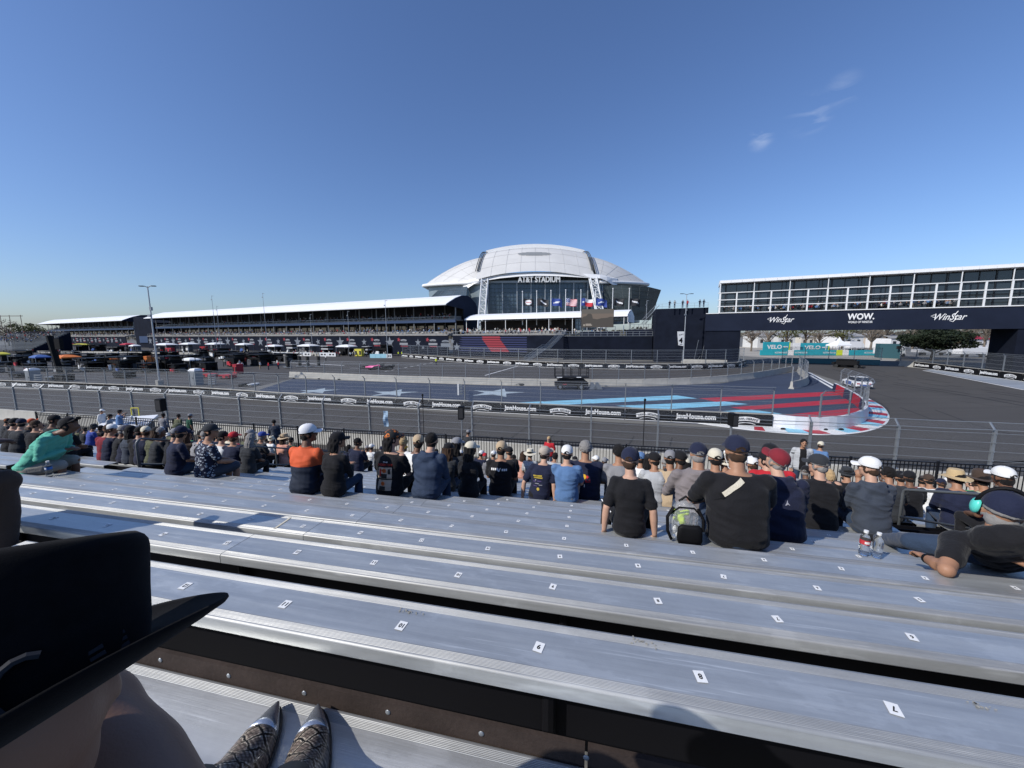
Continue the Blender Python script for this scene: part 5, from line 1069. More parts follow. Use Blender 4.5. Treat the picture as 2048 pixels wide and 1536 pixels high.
mb = MB(); mb.box((-.9, -.87, .74), (.5, .03, .12)); mb.build('red_decal', M_redp, t, world=False); mb = MB(); mb.box((-1.6, -.87, 1.66), (.7, .03, .1)); mb.box((.9, -.87, 1.66), (.6, .03, .1)); mb.build('white_decal', M_white, t, world=False)
for x, y in ((-1.5, -.8), (1.2, -.8), (-1.5, .8), (1.2, .8)):
    mb = MB(); mb.tube([(x, y-.16, .38), (x, y+.16, .38)], .38, 16); w_ = mb.build('wheel', M_tire, t, world=False); mb = MB(); mb.tube([(x, y-.18, .38), (x, y-.12, .38)], .2, 12); mb.build('rim', M_galv, w_, world=False)
mb = MB(); [mb.slab([V((2.3+i*.65, -.7, .05)), V((3.4+i*.65, -.7, .05)), V((2.75+i*.65, -.7, 1.0)), V((2.45+i*.65, -.7, 1.0))], V((0, .12, 0))) for i in range(2)]; mb.build('stabiliser', M_galv, t, world=False)
c_ = G(1044, 771); mb = MB(); [mb.ell((c_.x+dx, c_.y+dy, .14), (.5, .25, .15), 8, 5) for dx, dy in ((0, 0), (.8, .2), (-.6, .3))]; [mb.tube([(c_.x-.9, c_.y, .1), (c_.x, c_.y+.1, .4), (c_.x+1, c_.y, .08)], .04, 4)]; o = mb.build('cable_heap', M_black); tag(o, 'heap of black cable on the apron left of the scissor lift', 'cable')
for i, (px, py) in enumerate([(590, 757), (640, 758), (680, 759), (732, 760), (775, 761), (838, 763), (888, 764), (938, 765), (990, 767), (1300, 770), (1350, 767), (1400, 763), (1450, 757), (1230, 771)]):
    c_ = G(px, py); mb = MB(); mb.ell((0, 0, .08), (.22, .16, .14), 8, 5); o = mb.build('barrier_foot', M_black); o.location = (c_.x, c_.y-.4, 0); tag(o, 'small black foot pad at the base of the bare inner barrier', 'foot pad', 'foot pads of the inner barrier')
for px, py in ((1650, 862), (1566, 861), (1682, 862)):
    c_ = G(px, py); mb = MB(); mb.ell((0, 0, .06), (.2, .13, .1), 8, 5); o = mb.build('barrier_foot', M_black); o.location = (c_.x, c_.y, 0.06); tag(o, 'small black foot pad at the base of the white corner wall', 'foot pad', 'foot pads of the corner wall')
# slatted panel boards fixed on fences
def panel(px0, py0, px1, py1, Y, label):
    a, b_ = AY(px0, py0, Y), AY(px1, py1, Y); t = thing('slatted_panel', label, 'panel', (a.x, Y, b_.z)); mb = MB(); n = 4; h_ = (a.z-b_.z)/n
    for i in range(n): mb.box(((a.x+b_.x)/2, Y, b_.z+h_*(i+.5)), (b_.x-a.x, .12, h_*.62))
    mb.build('slats', M_galv, t); mb = MB(); mb.box((a.x+.06, Y-.02, (a.z+b_.z)/2), (.14, .14, a.z-b_.z)); mb.build('edge', M_white, t)
p_ = [p for p in [ln(TH2, 33.31, 0)]]
panel(915, 768, 925, 790, 35.0, 'grey slatted signal panel fixed to the middle debris fence')
a = AY(766, 822, 21.0); b_ = AY(777, 853, 21.0); mb = MB()
mb.loft([[V((a.x+(b_.x-a.x)*q+.02*math.sin(9*k), a.y-.02+.04*math.sin(7*k+3*q), a.z+(b_.z-a.z)*k)) for q in (0, .5, 1)] for k in np.linspace(0, 1, 9)], 0, False, False); o = mb.build('plastic_sheet', mat('blue_plastic', (.32, .44, .56), .25)); tag(o, 'torn strip of pale blue plastic caught in the near debris fence', 'plastic')

# ============================================================ CARS BEHIND THE CORNER FENCE
def car(px, py, rz, body, label, sc=1.0, dark=False):
    c_ = G(px, py); t = thing('parked_car', label, 'car', (c_.x, c_.y, .01), rz); mb = MB(); secs = [(-2.2, .6, .35, .62, .62), (-2.1, .85, .28, .8, .8), (-1.4, .92, .25, .92, .92), (-.8, .92, .25, .98, .98), (1.0, .92, .25, 1.0, 1.0), (1.8, .92, .25, .98, .98), (2.2, .86, .3, .85, .85), (2.28, .7, .4, .7, .7)]
    mb.loft([[V((x, -w_, z0)), V((x, w_, z0)), V((x, w_*1.0, z1*.85)), V((x, w_*.9, z1)), V((x, -w_*.9, z1)), V((x, -w_, z1*.85))] for x, w_, z0, z1, _ in secs]); autosmooth(mb.build('body', body, t, world=False), 35)
    mb = MB(); mb.loft([[V((x, -w_, z0)), V((x, w_, z0)), V((x, w_*.82, z1)), V((x, -w_*.82, z1))] for x, w_, z0, z1 in ((-1.0, .82, .9, .93), (-.35, .84, .95, 1.38), (1.2, .84, .95, 1.42), (1.9, .8, .92, .99))]); cb = mb.build('windows', M_darkglass, t, world=False)
    mb = MB(); mb.loft([[V((x, -w_, z)), V((x, w_, z)), V((x, w_*.9, z+.05)), V((x, -w_*.9, z+.05))] for x, w_, z in ((-.4, .69, 1.37), (1.25, .70, 1.41))]); [mb.slab([V((-1.0, q*.8, .93)), V((-.9, q*.8, .93)), V((-.3, q*.71, 1.38)), V((-.42, q*.71, 1.38))], V((0, .04*q, 0))) for q in (-1, 1)]; mb.build('roof', body, t, world=False)
    for x, y in ((-1.35, -.82), (-1.35, .82), (1.4, -.82), (1.4, .82)):
        mb = MB(); mb.tube([(x, y-.12, .33), (x, y+.12, .33)], .33, 16); w_ = mb.build('wheel', M_tire, t, world=False); mb = MB(); sg = 1 if y > 0 else -1; mb.tube([(x, y+sg*.10, .33), (x, y+sg*.14, .33)], .21, 12); mb.build('rim', M_galv, w_, world=False)
    for y in (-.62, .62): mb = MB(); mb.box((2.27, y, .68), (.06, .32, .14)); mb.build('tail_light', M_redp, t, world=False); mb = MB(); mb.box((-2.16, y, .64), (.08, .3, .14)); mb.build('headlight', M_steelw, t, world=False)
    return t
tcar = car(1712, 774, -1.95, M_steelw, 'white and blue safety car behind the corner debris fence'); 
mb = MB(); mb.box((.2, -.93, .6), (1.6, .03, .45)); mb.box((.2, .93, .6), (1.6, .03, .45)); mb.box((-1.3, 0, .98), (.9, 1.2, .03)); mb.box((2.27, 0, .5), (.05, 1.0, .2)); mb.build('blue_panel', M_bluec, tcar, world=False)
t = race_car(1694, 735, 2.2, M_black, 'black recovery vehicle seen above the safety car'); 
mb = MB(); mb.box((0, 0, 1.0), (3.4, 1.9, .9)); mb.box((.2, 0, 1.65), (3.0, 1.5, .25)); mb.build('equipment_rack', M_black, t, world=False); mb = MB(); mb.box((.8, -1.0, 1.1), (.6, .05, .4)); mb.box((-1, -1.0, 1.0), (.4, .05, .3)); mb.build('red_box', M_redp, t, world=False)
# ============================================================ BLEACHERS
NB = V((math.cos(THB), math.sin(THB), 0)); UB = V((math.sin(THB), -math.cos(THB), 0)); RZB = math.atan2(UB.y, UB.x)
def BT(t, D, z): return NB*D+UB*t+UP*z
def rowD(k): return 1.04+.571*k
def rowZ(k): return 6.324-.2*k
def alu(name, base, r0, seed, sc=(.7, 14, 14)):
    m = bpy.data.materials.new(name); m.use_nodes = True; t = m.node_tree; p = t.nodes['Principled BSDF']; p.inputs['Metallic'].default_value = .55
    tcx = t.nodes.new('ShaderNodeTexCoord'); oi = t.nodes.new('ShaderNodeObjectInfo'); ad = t.nodes.new('ShaderNodeVectorMath'); ad.operation = 'ADD'
    sc2 = t.nodes.new('ShaderNodeVectorMath'); sc2.operation = 'SCALE'; sc2.inputs[0].default_value = (31, 17, 9); t.links.new(oi.outputs['Random'], sc2.inputs['Scale']); t.links.new(tcx.outputs['Object'], ad.inputs[0]); t.links.new(sc2.outputs[0], ad.inputs[1])
    def nz_(scale, st, det=5, ro=.6):
        mp_ = t.nodes.new('ShaderNodeMapping'); mp_.inputs['Scale'].default_value = st; t.links.new(ad.outputs[0], mp_.inputs[0])
        n = t.nodes.new('ShaderNodeTexNoise'); n.inputs['Scale'].default_value = scale; n.inputs['Detail'].default_value = det; n.inputs['Roughness'].default_value = ro; t.links.new(mp_.outputs[0], n.inputs['Vector']); return n.outputs[0]
    a = nz_(2.2, sc); b_ = nz_(2.5, (1, 2.2, 1), 6, .65); c_ = nz_(40, (1, 1, 1), 2); sc_ = nz_(9, (.25, 9, 1), 3)
    k = nmath(t, 'ADD', nmath(t, 'MULTIPLY', a, .5), nmath(t, 'ADD', nmath(t, 'MULTIPLY', b_, .4), nmath(t, 'MULTIPLY', c_, .1)))
    r1 = t.nodes.new('ShaderNodeMapRange'); r1.inputs[1].default_value = .36; r1.inputs[2].default_value = .64; r1.inputs[3].default_value = .84; r1.inputs[4].default_value = 1.12; t.links.new(k, r1.inputs[0])
    # dried water marks and scratches
    st = t.nodes.new('ShaderNodeMapRange'); st.inputs[1].default_value = .565; st.inputs[2].default_value = .61; st.interpolation_type = 'SMOOTHSTEP'; t.links.new(b_, st.inputs[0])
    s2 = t.nodes.new('ShaderNodeMapRange'); s2.inputs[1].default_value = .61; s2.inputs[2].default_value = .68; t.links.new(sc_, s2.inputs[0])
    mk = nmath(t, 'MAXIMUM', nmath(t, 'MULTIPLY', st.outputs[0], .28), nmath(t, 'MULTIPLY', s2.outputs[0], .8))
    vm = t.nodes.new('ShaderNodeVectorMath'); vm.operation = 'SCALE'; vm.inputs[0].default_value = base; t.links.new(nmath(t, 'ADD', r1.outputs[0], nmath(t, 'MULTIPLY', mk, .30)), vm.inputs['Scale']); t.links.new(vm.outputs[0], p.inputs['Base Color'])
    rr = t.nodes.new('ShaderNodeMapRange'); rr.inputs[1].default_value = .35; rr.inputs[2].default_value = .65; rr.inputs[3].default_value = r0-.07; rr.inputs[4].default_value = r0+.10; t.links.new(a, rr.inputs[0]); t.links.new(nmath(t, 'ADD', rr.outputs[0], nmath(t, 'MULTIPLY', mk, .12)), p.inputs['Roughness'])
    bp = t.nodes.new('ShaderNodeBump'); bp.inputs['Strength'].default_value = .12; bp.inputs['Distance'].default_value = .004; t.links.new(nz_(30, (.15, 6, 1), 3), bp.inputs['Height']); t.links.new(bp.outputs[0], p.inputs['Normal'])
    return m
M_alu = alu('aluminium_plank', (.50, .515, .51), .37, 1); M_alur = alu('aluminium_ribs', (.40, .405, .40), .58, 2); M_aluf = alu('aluminium_footboard', (.56, .565, .56), .42, 3)
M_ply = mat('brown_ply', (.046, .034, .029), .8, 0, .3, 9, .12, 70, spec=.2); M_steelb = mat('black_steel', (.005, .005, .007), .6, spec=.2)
def plank_mesh(L, hw0=.105, hw1=.115, th=.042, ribs=True):
    """extruded plank: ribbed strips at both edges, rounded nose and a deep front lip"""
    P_, Mi = [], []
    def pt(y, z, m_=0): P_.append((y, z)); Mi.append(m_)
    pt(-hw0+.004, -th, 0); pt(-hw0-.001, -th+.006, 0); pt(-hw0, -.008, 1); pt(-hw0+.003, -.0025, 1); pt(-hw0+.008, 0, 1)
    n = 7 if ribs else 2
    for i in range(n):
        a = -hw0+.010+.030*i/n; w_ = .030/n; pt(a, 0, 1); pt(a+w_*.25, .0012, 1); pt(a+w_*.6, .0012, 1); pt(a+w_*.75, 0, 1)
    pt(-hw0+.042, 0, 0); pt(hw1-.042, 0, 1)
    for i in range(n):
        a = hw1-.040+.030*i/n; w_ = .030/n; pt(a, 0, 1); pt(a+w_*.25, .0012, 1); pt(a+w_*.6, .0012, 1); pt(a+w_*.75, 0, 1)
    pt(hw1-.006, 0, 1); pt(hw1-.001, -.004, 1); pt(hw1, -.01, 0); pt(hw1, -th, 0)
    pt(hw1-.006, -th, 0); pt(hw1-.006, -.008, 0); pt(-hw0+.008, -.008, 0); pt(-hw0+.008, -th, 0)
    mb = MB(); n = len(P_); v = [V((x, y, z)) for x in (0, L) for y, z in P_]
    mb.v = [tuple(p) for p in v]; mb.f = [(i, i+n, (i+1) % n+n, (i+1) % n) for i in range(n)]+[tuple(range(n)), tuple(range(2*n-1, n-1, -1))]; mb.m = Mi[:n-1]+[0, 0, 0]
    return mb
_pl = {}
def plank(t0, t1, D, z, name, label, cat, group, hw=(.105, .115), th=.052, ribs=True, mats=None):
    L = round(t1-t0, 3); key = (L, hw, th, ribs, name)
    if key not in _pl:
        o = plank_mesh(L, hw[0], hw[1], th, ribs).build(name, mats or [M_alu, M_alur]); _pl[key] = o; autosmooth(o, 40)
    else: o = _pl[key].copy(); C.objects.link(o)
    o.location = BT(t0, D, z); o.rotation_euler = (0, 0, RZB); return tag(o, label, cat, group)
JT = -1.93
_num = {}
M_stick = mat('sticker_white', (.80, .80, .78), .45, 0, .05, 30); M_ink = mat('sticker_ink', (.012, .012, .012), .5)
def number_label(n_, parent, tloc, plain=False):
    k = 0 if plain else n_
    if k not in _num:
        mb = MB(); mb.quad(V((-.0145, -.019, .0)), V((.0145, -.019, .0)), V((.0145, .019, .0)), V((-.0145, .019, .0)))
        if plain: mb.box((0, 0, .0004), (.012, .015, .0004), 0, 1)
        else: mb.text(str(n_), V((0, 0, .0006)), V((-1, 0, 0)), V((0, -1, 0)), h=.018, wd=min(.017, .0085*len(str(n_))+.001) if len(str(n_)) > 1 else (.005 if n_ == 1 else .0105), mi=1, bold=.03)
        _num[k] = mb.build('number_label', [M_stick, M_ink]); o = _num[k]
    else: o = _num[k].copy(); C.objects.link(o)
    o.parent = parent; q = random.Random(n_*7+int(tloc*100)); o.location = (tloc, q.uniform(-.006, .006), .0018); o.rotation_euler = (0, 0, q.uniform(-.22, .22)); return o
NR = 20
for k in range(NR):
    D, z = rowD(k), rowZ(k); rib = k < 3
    for a, b_, side in ((-7.45, JT, 'left'), (JT+.004, 3.9, 'right')):
        if side == 'left' and k == 0: a = -2.6
        lb = f'aluminium bench plank of the {ordw(k)} seat row ahead, {side} of its joint'
        o = plank(a, b_, D, z, 'bench_plank', lb, 'bench', 'aluminium bench planks', ribs=rib)
        if k <= 12:
            for n_ in range(1, 25):
                t_ = 3.965-.4572*n_-.018*k
                if a+.03 < t_ < b_-.03: number_label(n_, o, t_-a, k > 8)
    if k >= 5: plank(-24, -8.75, D, z, 'bench_plank', f'aluminium bench plank left of the left aisle, {ordw(k-5)} of its section', 'bench', 'aluminium bench planks of the left section', ribs=False)
    if k >= 7: 
        o = plank(5.25, 16.5, D, z, 'bench_plank', f'aluminium bench plank right of the right aisle, {ordw(k-7)} of its section', 'bench', 'aluminium bench planks of the right section', ribs=False)
        for i in range(6): number_label(24-i, o, .3+.4572*i, True)
M_footr = M_alur
for k in range(-1, NR-1):
    D, z = rowD(k), rowZ(k)-.424
    a, b_ = (-2.6, 3.9) if k < 0 else (-24, 16.5) if k > 5 else (-10, 8)
    plank(a, b_, D+.305, z, 'foot_plank', f'aluminium footboard below the {ordw(k+1)} row of seats', 'footboard', 'aluminium footboards', hw=(.145, .145), th=.04, ribs=k < 1, mats=[M_aluf, M_alur])
    mb = MB(); x = a
    t = thing('closure_board', f'brown plywood kick board along the far edge of the {ordw(k+1)} footboard', 'board', BT(a, D+.5, z), RZB, 'brown plywood kick boards'); segs = []
    i = 0
    while x < b_:
        L = min(2.44, b_-x) if i else 1.25+1.35*(k < 0); mb = MB(); mb.box((x-a+L/2, -.04, .024), (L-.008, .014, .072)); mb.build('ply_panel', M_ply, t, world=False)
        if k < 3:
            mb = MB(); q = .2
            while q < L: mb.ell((x-a+q, -.048, .026), (.0085, .003, .0085), 10, 6); q += .30
            mb.build('bolt_heads', M_galv, t, world=False)
        x += L; i += 1
    mb = MB(); x = a+.2
for k in range(0, NR):
    t = thing('seat_support', f'black steel posts carrying the {ordw(k)} row of seats', 'support', BT(0, rowD(k), rowZ(k)-.5), RZB, 'black steel seat supports'); mb = MB()
    for i in range(-12 if k > 5 else -4, 10 if k > 5 else 4):
        x = -.12+1.83*i; mb.tube([(x, .03, -.3), (x, .03, .40)], .022, 8); mb.box((x, 0, .45), (.09, .2, .006)); mb.box((x, .0, -.02), (.05, .56, .06))
    mb.build('steel_frame', M_steelb, t, world=False)
    mb = MB(); a_, b2_ = (-2.6, 3.9) if k < 1 else (-24, 16.5) if k > 5 else (-10, 8); mb.box(((a_+b2_)/2, .055, .28), (b2_-a_, .012, .33)); mb.build('painted_shade_board', M_steelb, t, world=False)  # added board, coloured black to stand in for the shade under the seats
# stringers under the stand and steps in the aisles
t = thing('stand_frame', 'black steel stringers and legs under the bleachers', 'frame', (0, 6, 0)); mb = MB()
for tt in (-20, -14, -8.8, -4.5, -.5, 3.8, 5.3, 10, 15):
    mb.slab([BT(tt, .3, 5.55), BT(tt, 12.3, 1.35), BT(tt, 12.3, 1.6), BT(tt, .3, 5.8)], UB*.06)
    for D in (1, 4, 7, 10, 12.2): zz = 5.6-.35*(D-.3); mb.box(BT(tt, D, zz/2), (.08, .08, zz), RZB)
mb.build('steelwork', M_steelb, t)
for nm, a, b_ in (('left', -8.72, -7.48), ('right', 3.93, 5.22)):
    t = thing('aisle_steps', f'brown boarded steps of the {nm} aisle', 'steps', BT(a, 4, 5), RZB); mb = MB()
    for k in range(-1 if nm == 'right' else 3, NR-1):
        D, z = rowD(k), rowZ(k)-.424+.012
        mb.slab([BT(a, D+.10, z), BT(b_, D+.10, z), BT(b_, D+.565, z), BT(a, D+.565, z)], UP*.02); mb.slab([BT(a, D+.56, z-.2), BT(b_, D+.56, z-.2), BT(b_, D+.56, z-.003), BT(a, D+.56, z-.003)], NB*.015)
    mb.build('treads', M_ply, t)
    mb = MB()
    for k in range(2, NR-1, 2):
        D, z = rowD(k), rowZ(k)-.424+.034; mb.box(BT((a+b_)/2, D+.53, z), (b_-a-.1, .05, .006), RZB)
    mb.build('nosing', M_galv, t)
# front walkway with its black picket fence
WZ = 2.05
t = thing('front_walkway', 'raised walkway deck along the foot of the bleachers', 'walkway', BT(0, 13.4, WZ)); mb = MB(); mb.slab([BT(-30, 12.25, WZ-.12), BT(20, 12.25, WZ-.12), BT(20, 14.5, WZ-.12), BT(-30, 14.5, WZ-.12)], UP*.12); mb.build('deck', M_ply, t)
t = thing('picket_fence', 'black steel picket fence along the front of the bleachers', 'fence', BT(0, 14.4, WZ)); M_pc = mat('black_powder_coat', (.008, .009, .012), .45)
mb = MB(); x = -30
while x < 20: mb.box(BT(x, 14.4, WZ+.56), (.02, .02, 1.0), RZB); x += .115
mb.build('pickets', M_pc, t); mb = MB(); [mb.box(BT(-5, 14.4, WZ+h), (50, .035, .035), RZB) for h in (.08, .95, 1.07)]; mb.build('rails', M_pc, t)
x = -30
while x < 20: mb = MB(); mb.box(BT(x, 14.4, WZ+.56), (.055, .055, 1.14), RZB); mb.build('post', M_pc, t); x += 2.4
# aisle hand rails
def handrail(tt, D0, D1, label, hz=.92, z_off=0.0):
    z = lambda D: 6.324-.2*(D-1.04)/.571-.42+z_off; t = thing('handrail', label, 'handrail', BT(tt, D0, z(D0))); mb = MB(); h = hz; c_ = .10
    top = [BT(tt, D0, z(D0))]+[BT(tt, D0, z(D0)+h-c_)]+[BT(tt, D0+c_*(1-math.cos(a)), z(D0)+h-c_+c_*math.sin(a)) for a in (.5, 1.0, 1.4)]+[BT(tt, D1-c_*(1-math.cos(a)), z(D1)+h-c_+c_*math.sin(a)) for a in (1.4, 1.0, .5)]+[BT(tt, D1, z(D1)+h-c_), BT(tt, D1, z(D1))]
    mb.tube(top, .022, 10); mb.build('top_rail', M_rail, t, smooth=True)
    mb = MB(); mb.tube([BT(tt, D0, z(D0)+h*.5), BT(tt, D1, z(D1)+h*.5)], .018, 8); mb.build('mid_rail', M_rail, t, smooth=True)
    mb = MB(); D = D0+1.4
    while D < D1-.8: mb.tube([BT(tt, D, z(D)), BT(tt, D, z(D)+h)], .018, 6); D += 1.6
    mb.build('upright', M_rail, t)
handrail(-8.15, 5.1, 11.2, 'grey steel handrail with rounded end descending the left aisle')
handrail(4.85, 2.3, 7.0, 'grey steel handrail descending the right aisle beside the reclining man', .98, .02)
handrail(4.2, 8.2, 11.6, 'shorter grey steel handrail further down the right aisle')

# ---- booth, loudspeaker poles
c_ = AY(258, 870, 19.4); t = thing('ticket_booth', 'small grey booth with white roof between crowd and near fence', 'booth', (c_.x, 19.4, .0), .45); t.scale = (1, 1, 1.1); mb = MB(); mb.box((0, 0, 1.15), (1.7, 1.4, 2.5)); mb.build('wall', mat('booth_grey', (.13, .14, .15), .6), t, world=False)
mb = MB(); mb.slab([(-1.0, -.85, 2.4), (1.0, -.85, 2.4), (1.0, .85, 2.6), (-1.0, .85, 2.6)], V((0, 0, .09))); mb.ell((.2, 0, 2.75), (.06, .06, .12), 8, 6); mb.build('roof', M_roofw, t, world=False)
for x in (-.45, .35):
    mb = MB(); mb.box((x, -.71, 1.7), (.5, .03, .5)); w_ = mb.build('window', M_darkglass, t, world=False); mb = MB(); [mb.box((x+q, -.73, 1.7), (.04, .03, .56)) for q in (-.27, 0, .27)]; [mb.box((x, -.73, 1.7+q), (.58, .03, .04)) for q in (-.27, .27)]; mb.build('frame', M_steelw, w_, world=False)
c_ = AY(270, 825, 24); mb = MB(); mb.box((c_.x-.22, 24, c_.z/2+.25), (.045, .045, c_.z+.1)); mb.box((c_.x+.25, 24, c_.z/2+.25), (.045, .045, c_.z+.1)); mb.box((c_.x+.015, 24, c_.z+.3), (.5, .045, .045)); o = mb.build('yellow_frame', M_yellow); tag(o, 'yellow tubular frame standing behind the small booth', 'frame')
for px, yt, yb, Y, lb in ((322, 797, 880, 19, 'black loudspeaker on a pole right of the small booth'), (922.5, 812, 905, 14.6, 'black loudspeaker on a pole behind the cream cap woman'), (1465, 826, 905, 12.8, 'black loudspeaker on a pole above the big man in the navy cap')):
    a = AY(px, yt, Y); b_ = AY(px, yt+25, Y); t = thing('pole_speaker', lb, 'loudspeaker', (a.x, Y, WZ)); mb = MB(); mb.tube([V((a.x, Y, WZ if Y < 18 else 0)), V((a.x, Y, a.z))], .03, 6); mb.build('pole', M_galv, t); h_ = a.z-b_.z; mb = MB(); mb.loft([[V((a.x+sx*q, Y-.06+sy*.16, z)) for sx, sy in ((-1, -1), (1, -1), (1, 1), (-1, 1))] for q, z in ((h_*.19, b_.z), (h_*.22, b_.z+.02), (h_*.22, a.z-.02), (h_*.19, a.z))]); mb.build('cabinet', M_black, t)
    mb = MB(); mb.box((a.x, Y-.225, (a.z+b_.z)/2), (h_*.34, .01, h_*.8)); mb.build('grille', mat('grille_grey', (.03, .03, .032), .7), t)
for px, yt, Y, lb in ((1290, 800, 14.2, 'thin pole topped by a small dark ball near the fence'), (845, 790, 17.5, 'thin dark pole standing at the near fence, mid left')):
    a = AY(px, yt, Y); t = thing('thin_pole', lb, 'pole', (a.x, Y, 0)); mb = MB(); mb.tube([V((a.x, Y, 0)), V((a.x, Y, a.z))], .015, 5); mb.build('rod', M_black, t); mb = MB(); mb.ell((a.x, Y, a.z), (.05, .05, .06), 8, 6); mb.tube([V((a.x, Y, a.z+.02)), V((a.x, Y, a.z-.5))], .028, 5); mb.build('head', M_black, t)

# ============================================================ PEOPLE
def remesh(mb, vox, it=4, fac=.6, wr=0.0, seed=0, fold=(5, 5, 16)):
    me = bpy.data.meshes.new('r'); me.from_pydata([tuple(p) for p in mb.v], [], mb.f); o = bpy.data.objects.new('r', me); C.objects.link(o)
    bm = bmesh.new(); bm.from_mesh(me); bmesh.ops.recalc_face_normals(bm, faces=bm.faces[:]); bm.to_mesh(me); bm.free()
    m_ = o.modifiers.new('r', 'REMESH'); m_.mode = 'VOXEL'; m_.voxel_size = vox; m_.use_smooth_shade = True
    s_ = o.modifiers.new('s', 'SMOOTH'); s_.iterations = it; s_.factor = fac
    dg = bpy.context.evaluated_depsgraph_get(); r = bpy.data.meshes.new_from_object(o.evaluated_get(dg)); bpy.data.objects.remove(o); bpy.data.meshes.remove(me)
    if wr:
        n = len(r.vertices); co = np.zeros(n*3); no = np.zeros(n*3); r.vertices.foreach_get('co', co); r.vertices.foreach_get('normal', no); co = co.reshape(-1, 3); no = no.reshape(-1, 3); off = V((seed*3.7, seed*1.3, seed*2.1)); d = np.zeros(n)
        for i in range(n):
            p = V(co[i]); q = V((p.x*fold[0]+p.z*1.5, p.y*fold[1], p.z*fold[2]+2.2*p.x))+off
            a = noise.noise(q); b_ = noise.noise(V((p.x*9, p.y*9, p.z*7))+off); d[i] = wr*((1-abs(a)*3.2)*.75+b_*.9)
        co += no*d[:, None]; r.vertices.foreach_set('co', co.ravel())
    r.polygons.foreach_set('use_smooth', [True]*len(r.polygons)); r.update(); return r
def lring(mb, rings, seg=18):
    """torso loft: rings (x, y, z, rx, ry), horizontal ellipses"""
    mb.loft([[V((x+rx*math.cos(2*math.pi*j/seg), y+ry*math.sin(2*math.pi*j/seg), z)) for j in range(seg)] for x, y, z, rx, ry in rings])
def limb(mb, pts, rad, seg=12):
    pts = [V(p) for p in pts]; mb.tube(pts, rad, seg)
    for p, r_ in zip(pts, rad): mb.ell(p, (r_, r_, r_), seg, 8)
def hand(mb, w_, d, side, palmn, sc=1.0, curl=.5):
    """palm, four fingers of different length and a thumb off the side of the palm"""
    d = V(d).normalized(); n_ = V(palmn).normalized(); s_ = d.cross(n_).normalized()*side; c_ = V(w_)+d*.045*sc; M_ = Matrix((s_, d, n_)).transposed().to_3x3()
    mb.ell(c_, (.040*sc, .052*sc, .018*sc), 10, 8, M=M_)
    for i, L in enumerate((.062, .074, .070, .054)):
        b_ = V(w_)+d*(.088*sc)+s_*((i-1.5)*-.020*sc); m_ = b_+d*L*.5*sc-n_*curl*.012; e_ = m_+(d*.45-n_*curl).normalized()*L*.5*sc; mb.tube([b_-d*.02, b_, m_, e_], [.0105*sc, .0105*sc, .0098*sc, .0085*sc], 7)
    b_ = V(w_)+d*.025*sc+s_*.034*sc; mb.tube([b_-s_*.015, b_, b_+(d*.7+s_*.7)*.035*sc, b_+(d*.95+s_*.4-n_*.2)*.062*sc], [.013*sc, .013*sc, .0115*sc, .0095*sc], 7)
def head_parts(mb, c_, Mh, sc=1.0):
    T_ = lambda p: V(c_)+Mh @ (V(p)*sc)
    mb.ell(T_((0, -.005, .022)), (.077*sc, .096*sc, .10*sc), 18, 14, M=Mh); mb.ell(T_((0, .022, -.038)), (.058*sc, .070*sc, .078*sc), 16, 10, M=Mh)
    mb.ell(T_((0, .068, -.085)), (.030*sc, .026*sc, .026*sc), 10, 8, M=Mh)           # chin
    mb.tube([T_((0, .084, .018)), T_((0, .106, -.018)), T_((0, .098, -.034))], [.010*sc, .015*sc, .013*sc], 8)    # nose
    mb.ell(T_((0, .083, -.056)), (.025*sc, .012*sc, .010*sc), 10, 6, M=Mh)           # lips
    mb.ell(T_((0, .079, .034)), (.055*sc, .014*sc, .012*sc), 12, 6, M=Mh)            # brow
    for q in (-1, 1): mb.ell(T_((q*.079, -.008, -.004)), (.010*sc, .020*sc, .032*sc), 8, 8, M=Mh); mb.ell(T_((q*.046, .066, -.018)), (.020*sc, .016*sc, .018*sc), 8, 6, M=Mh)
VAR = {}
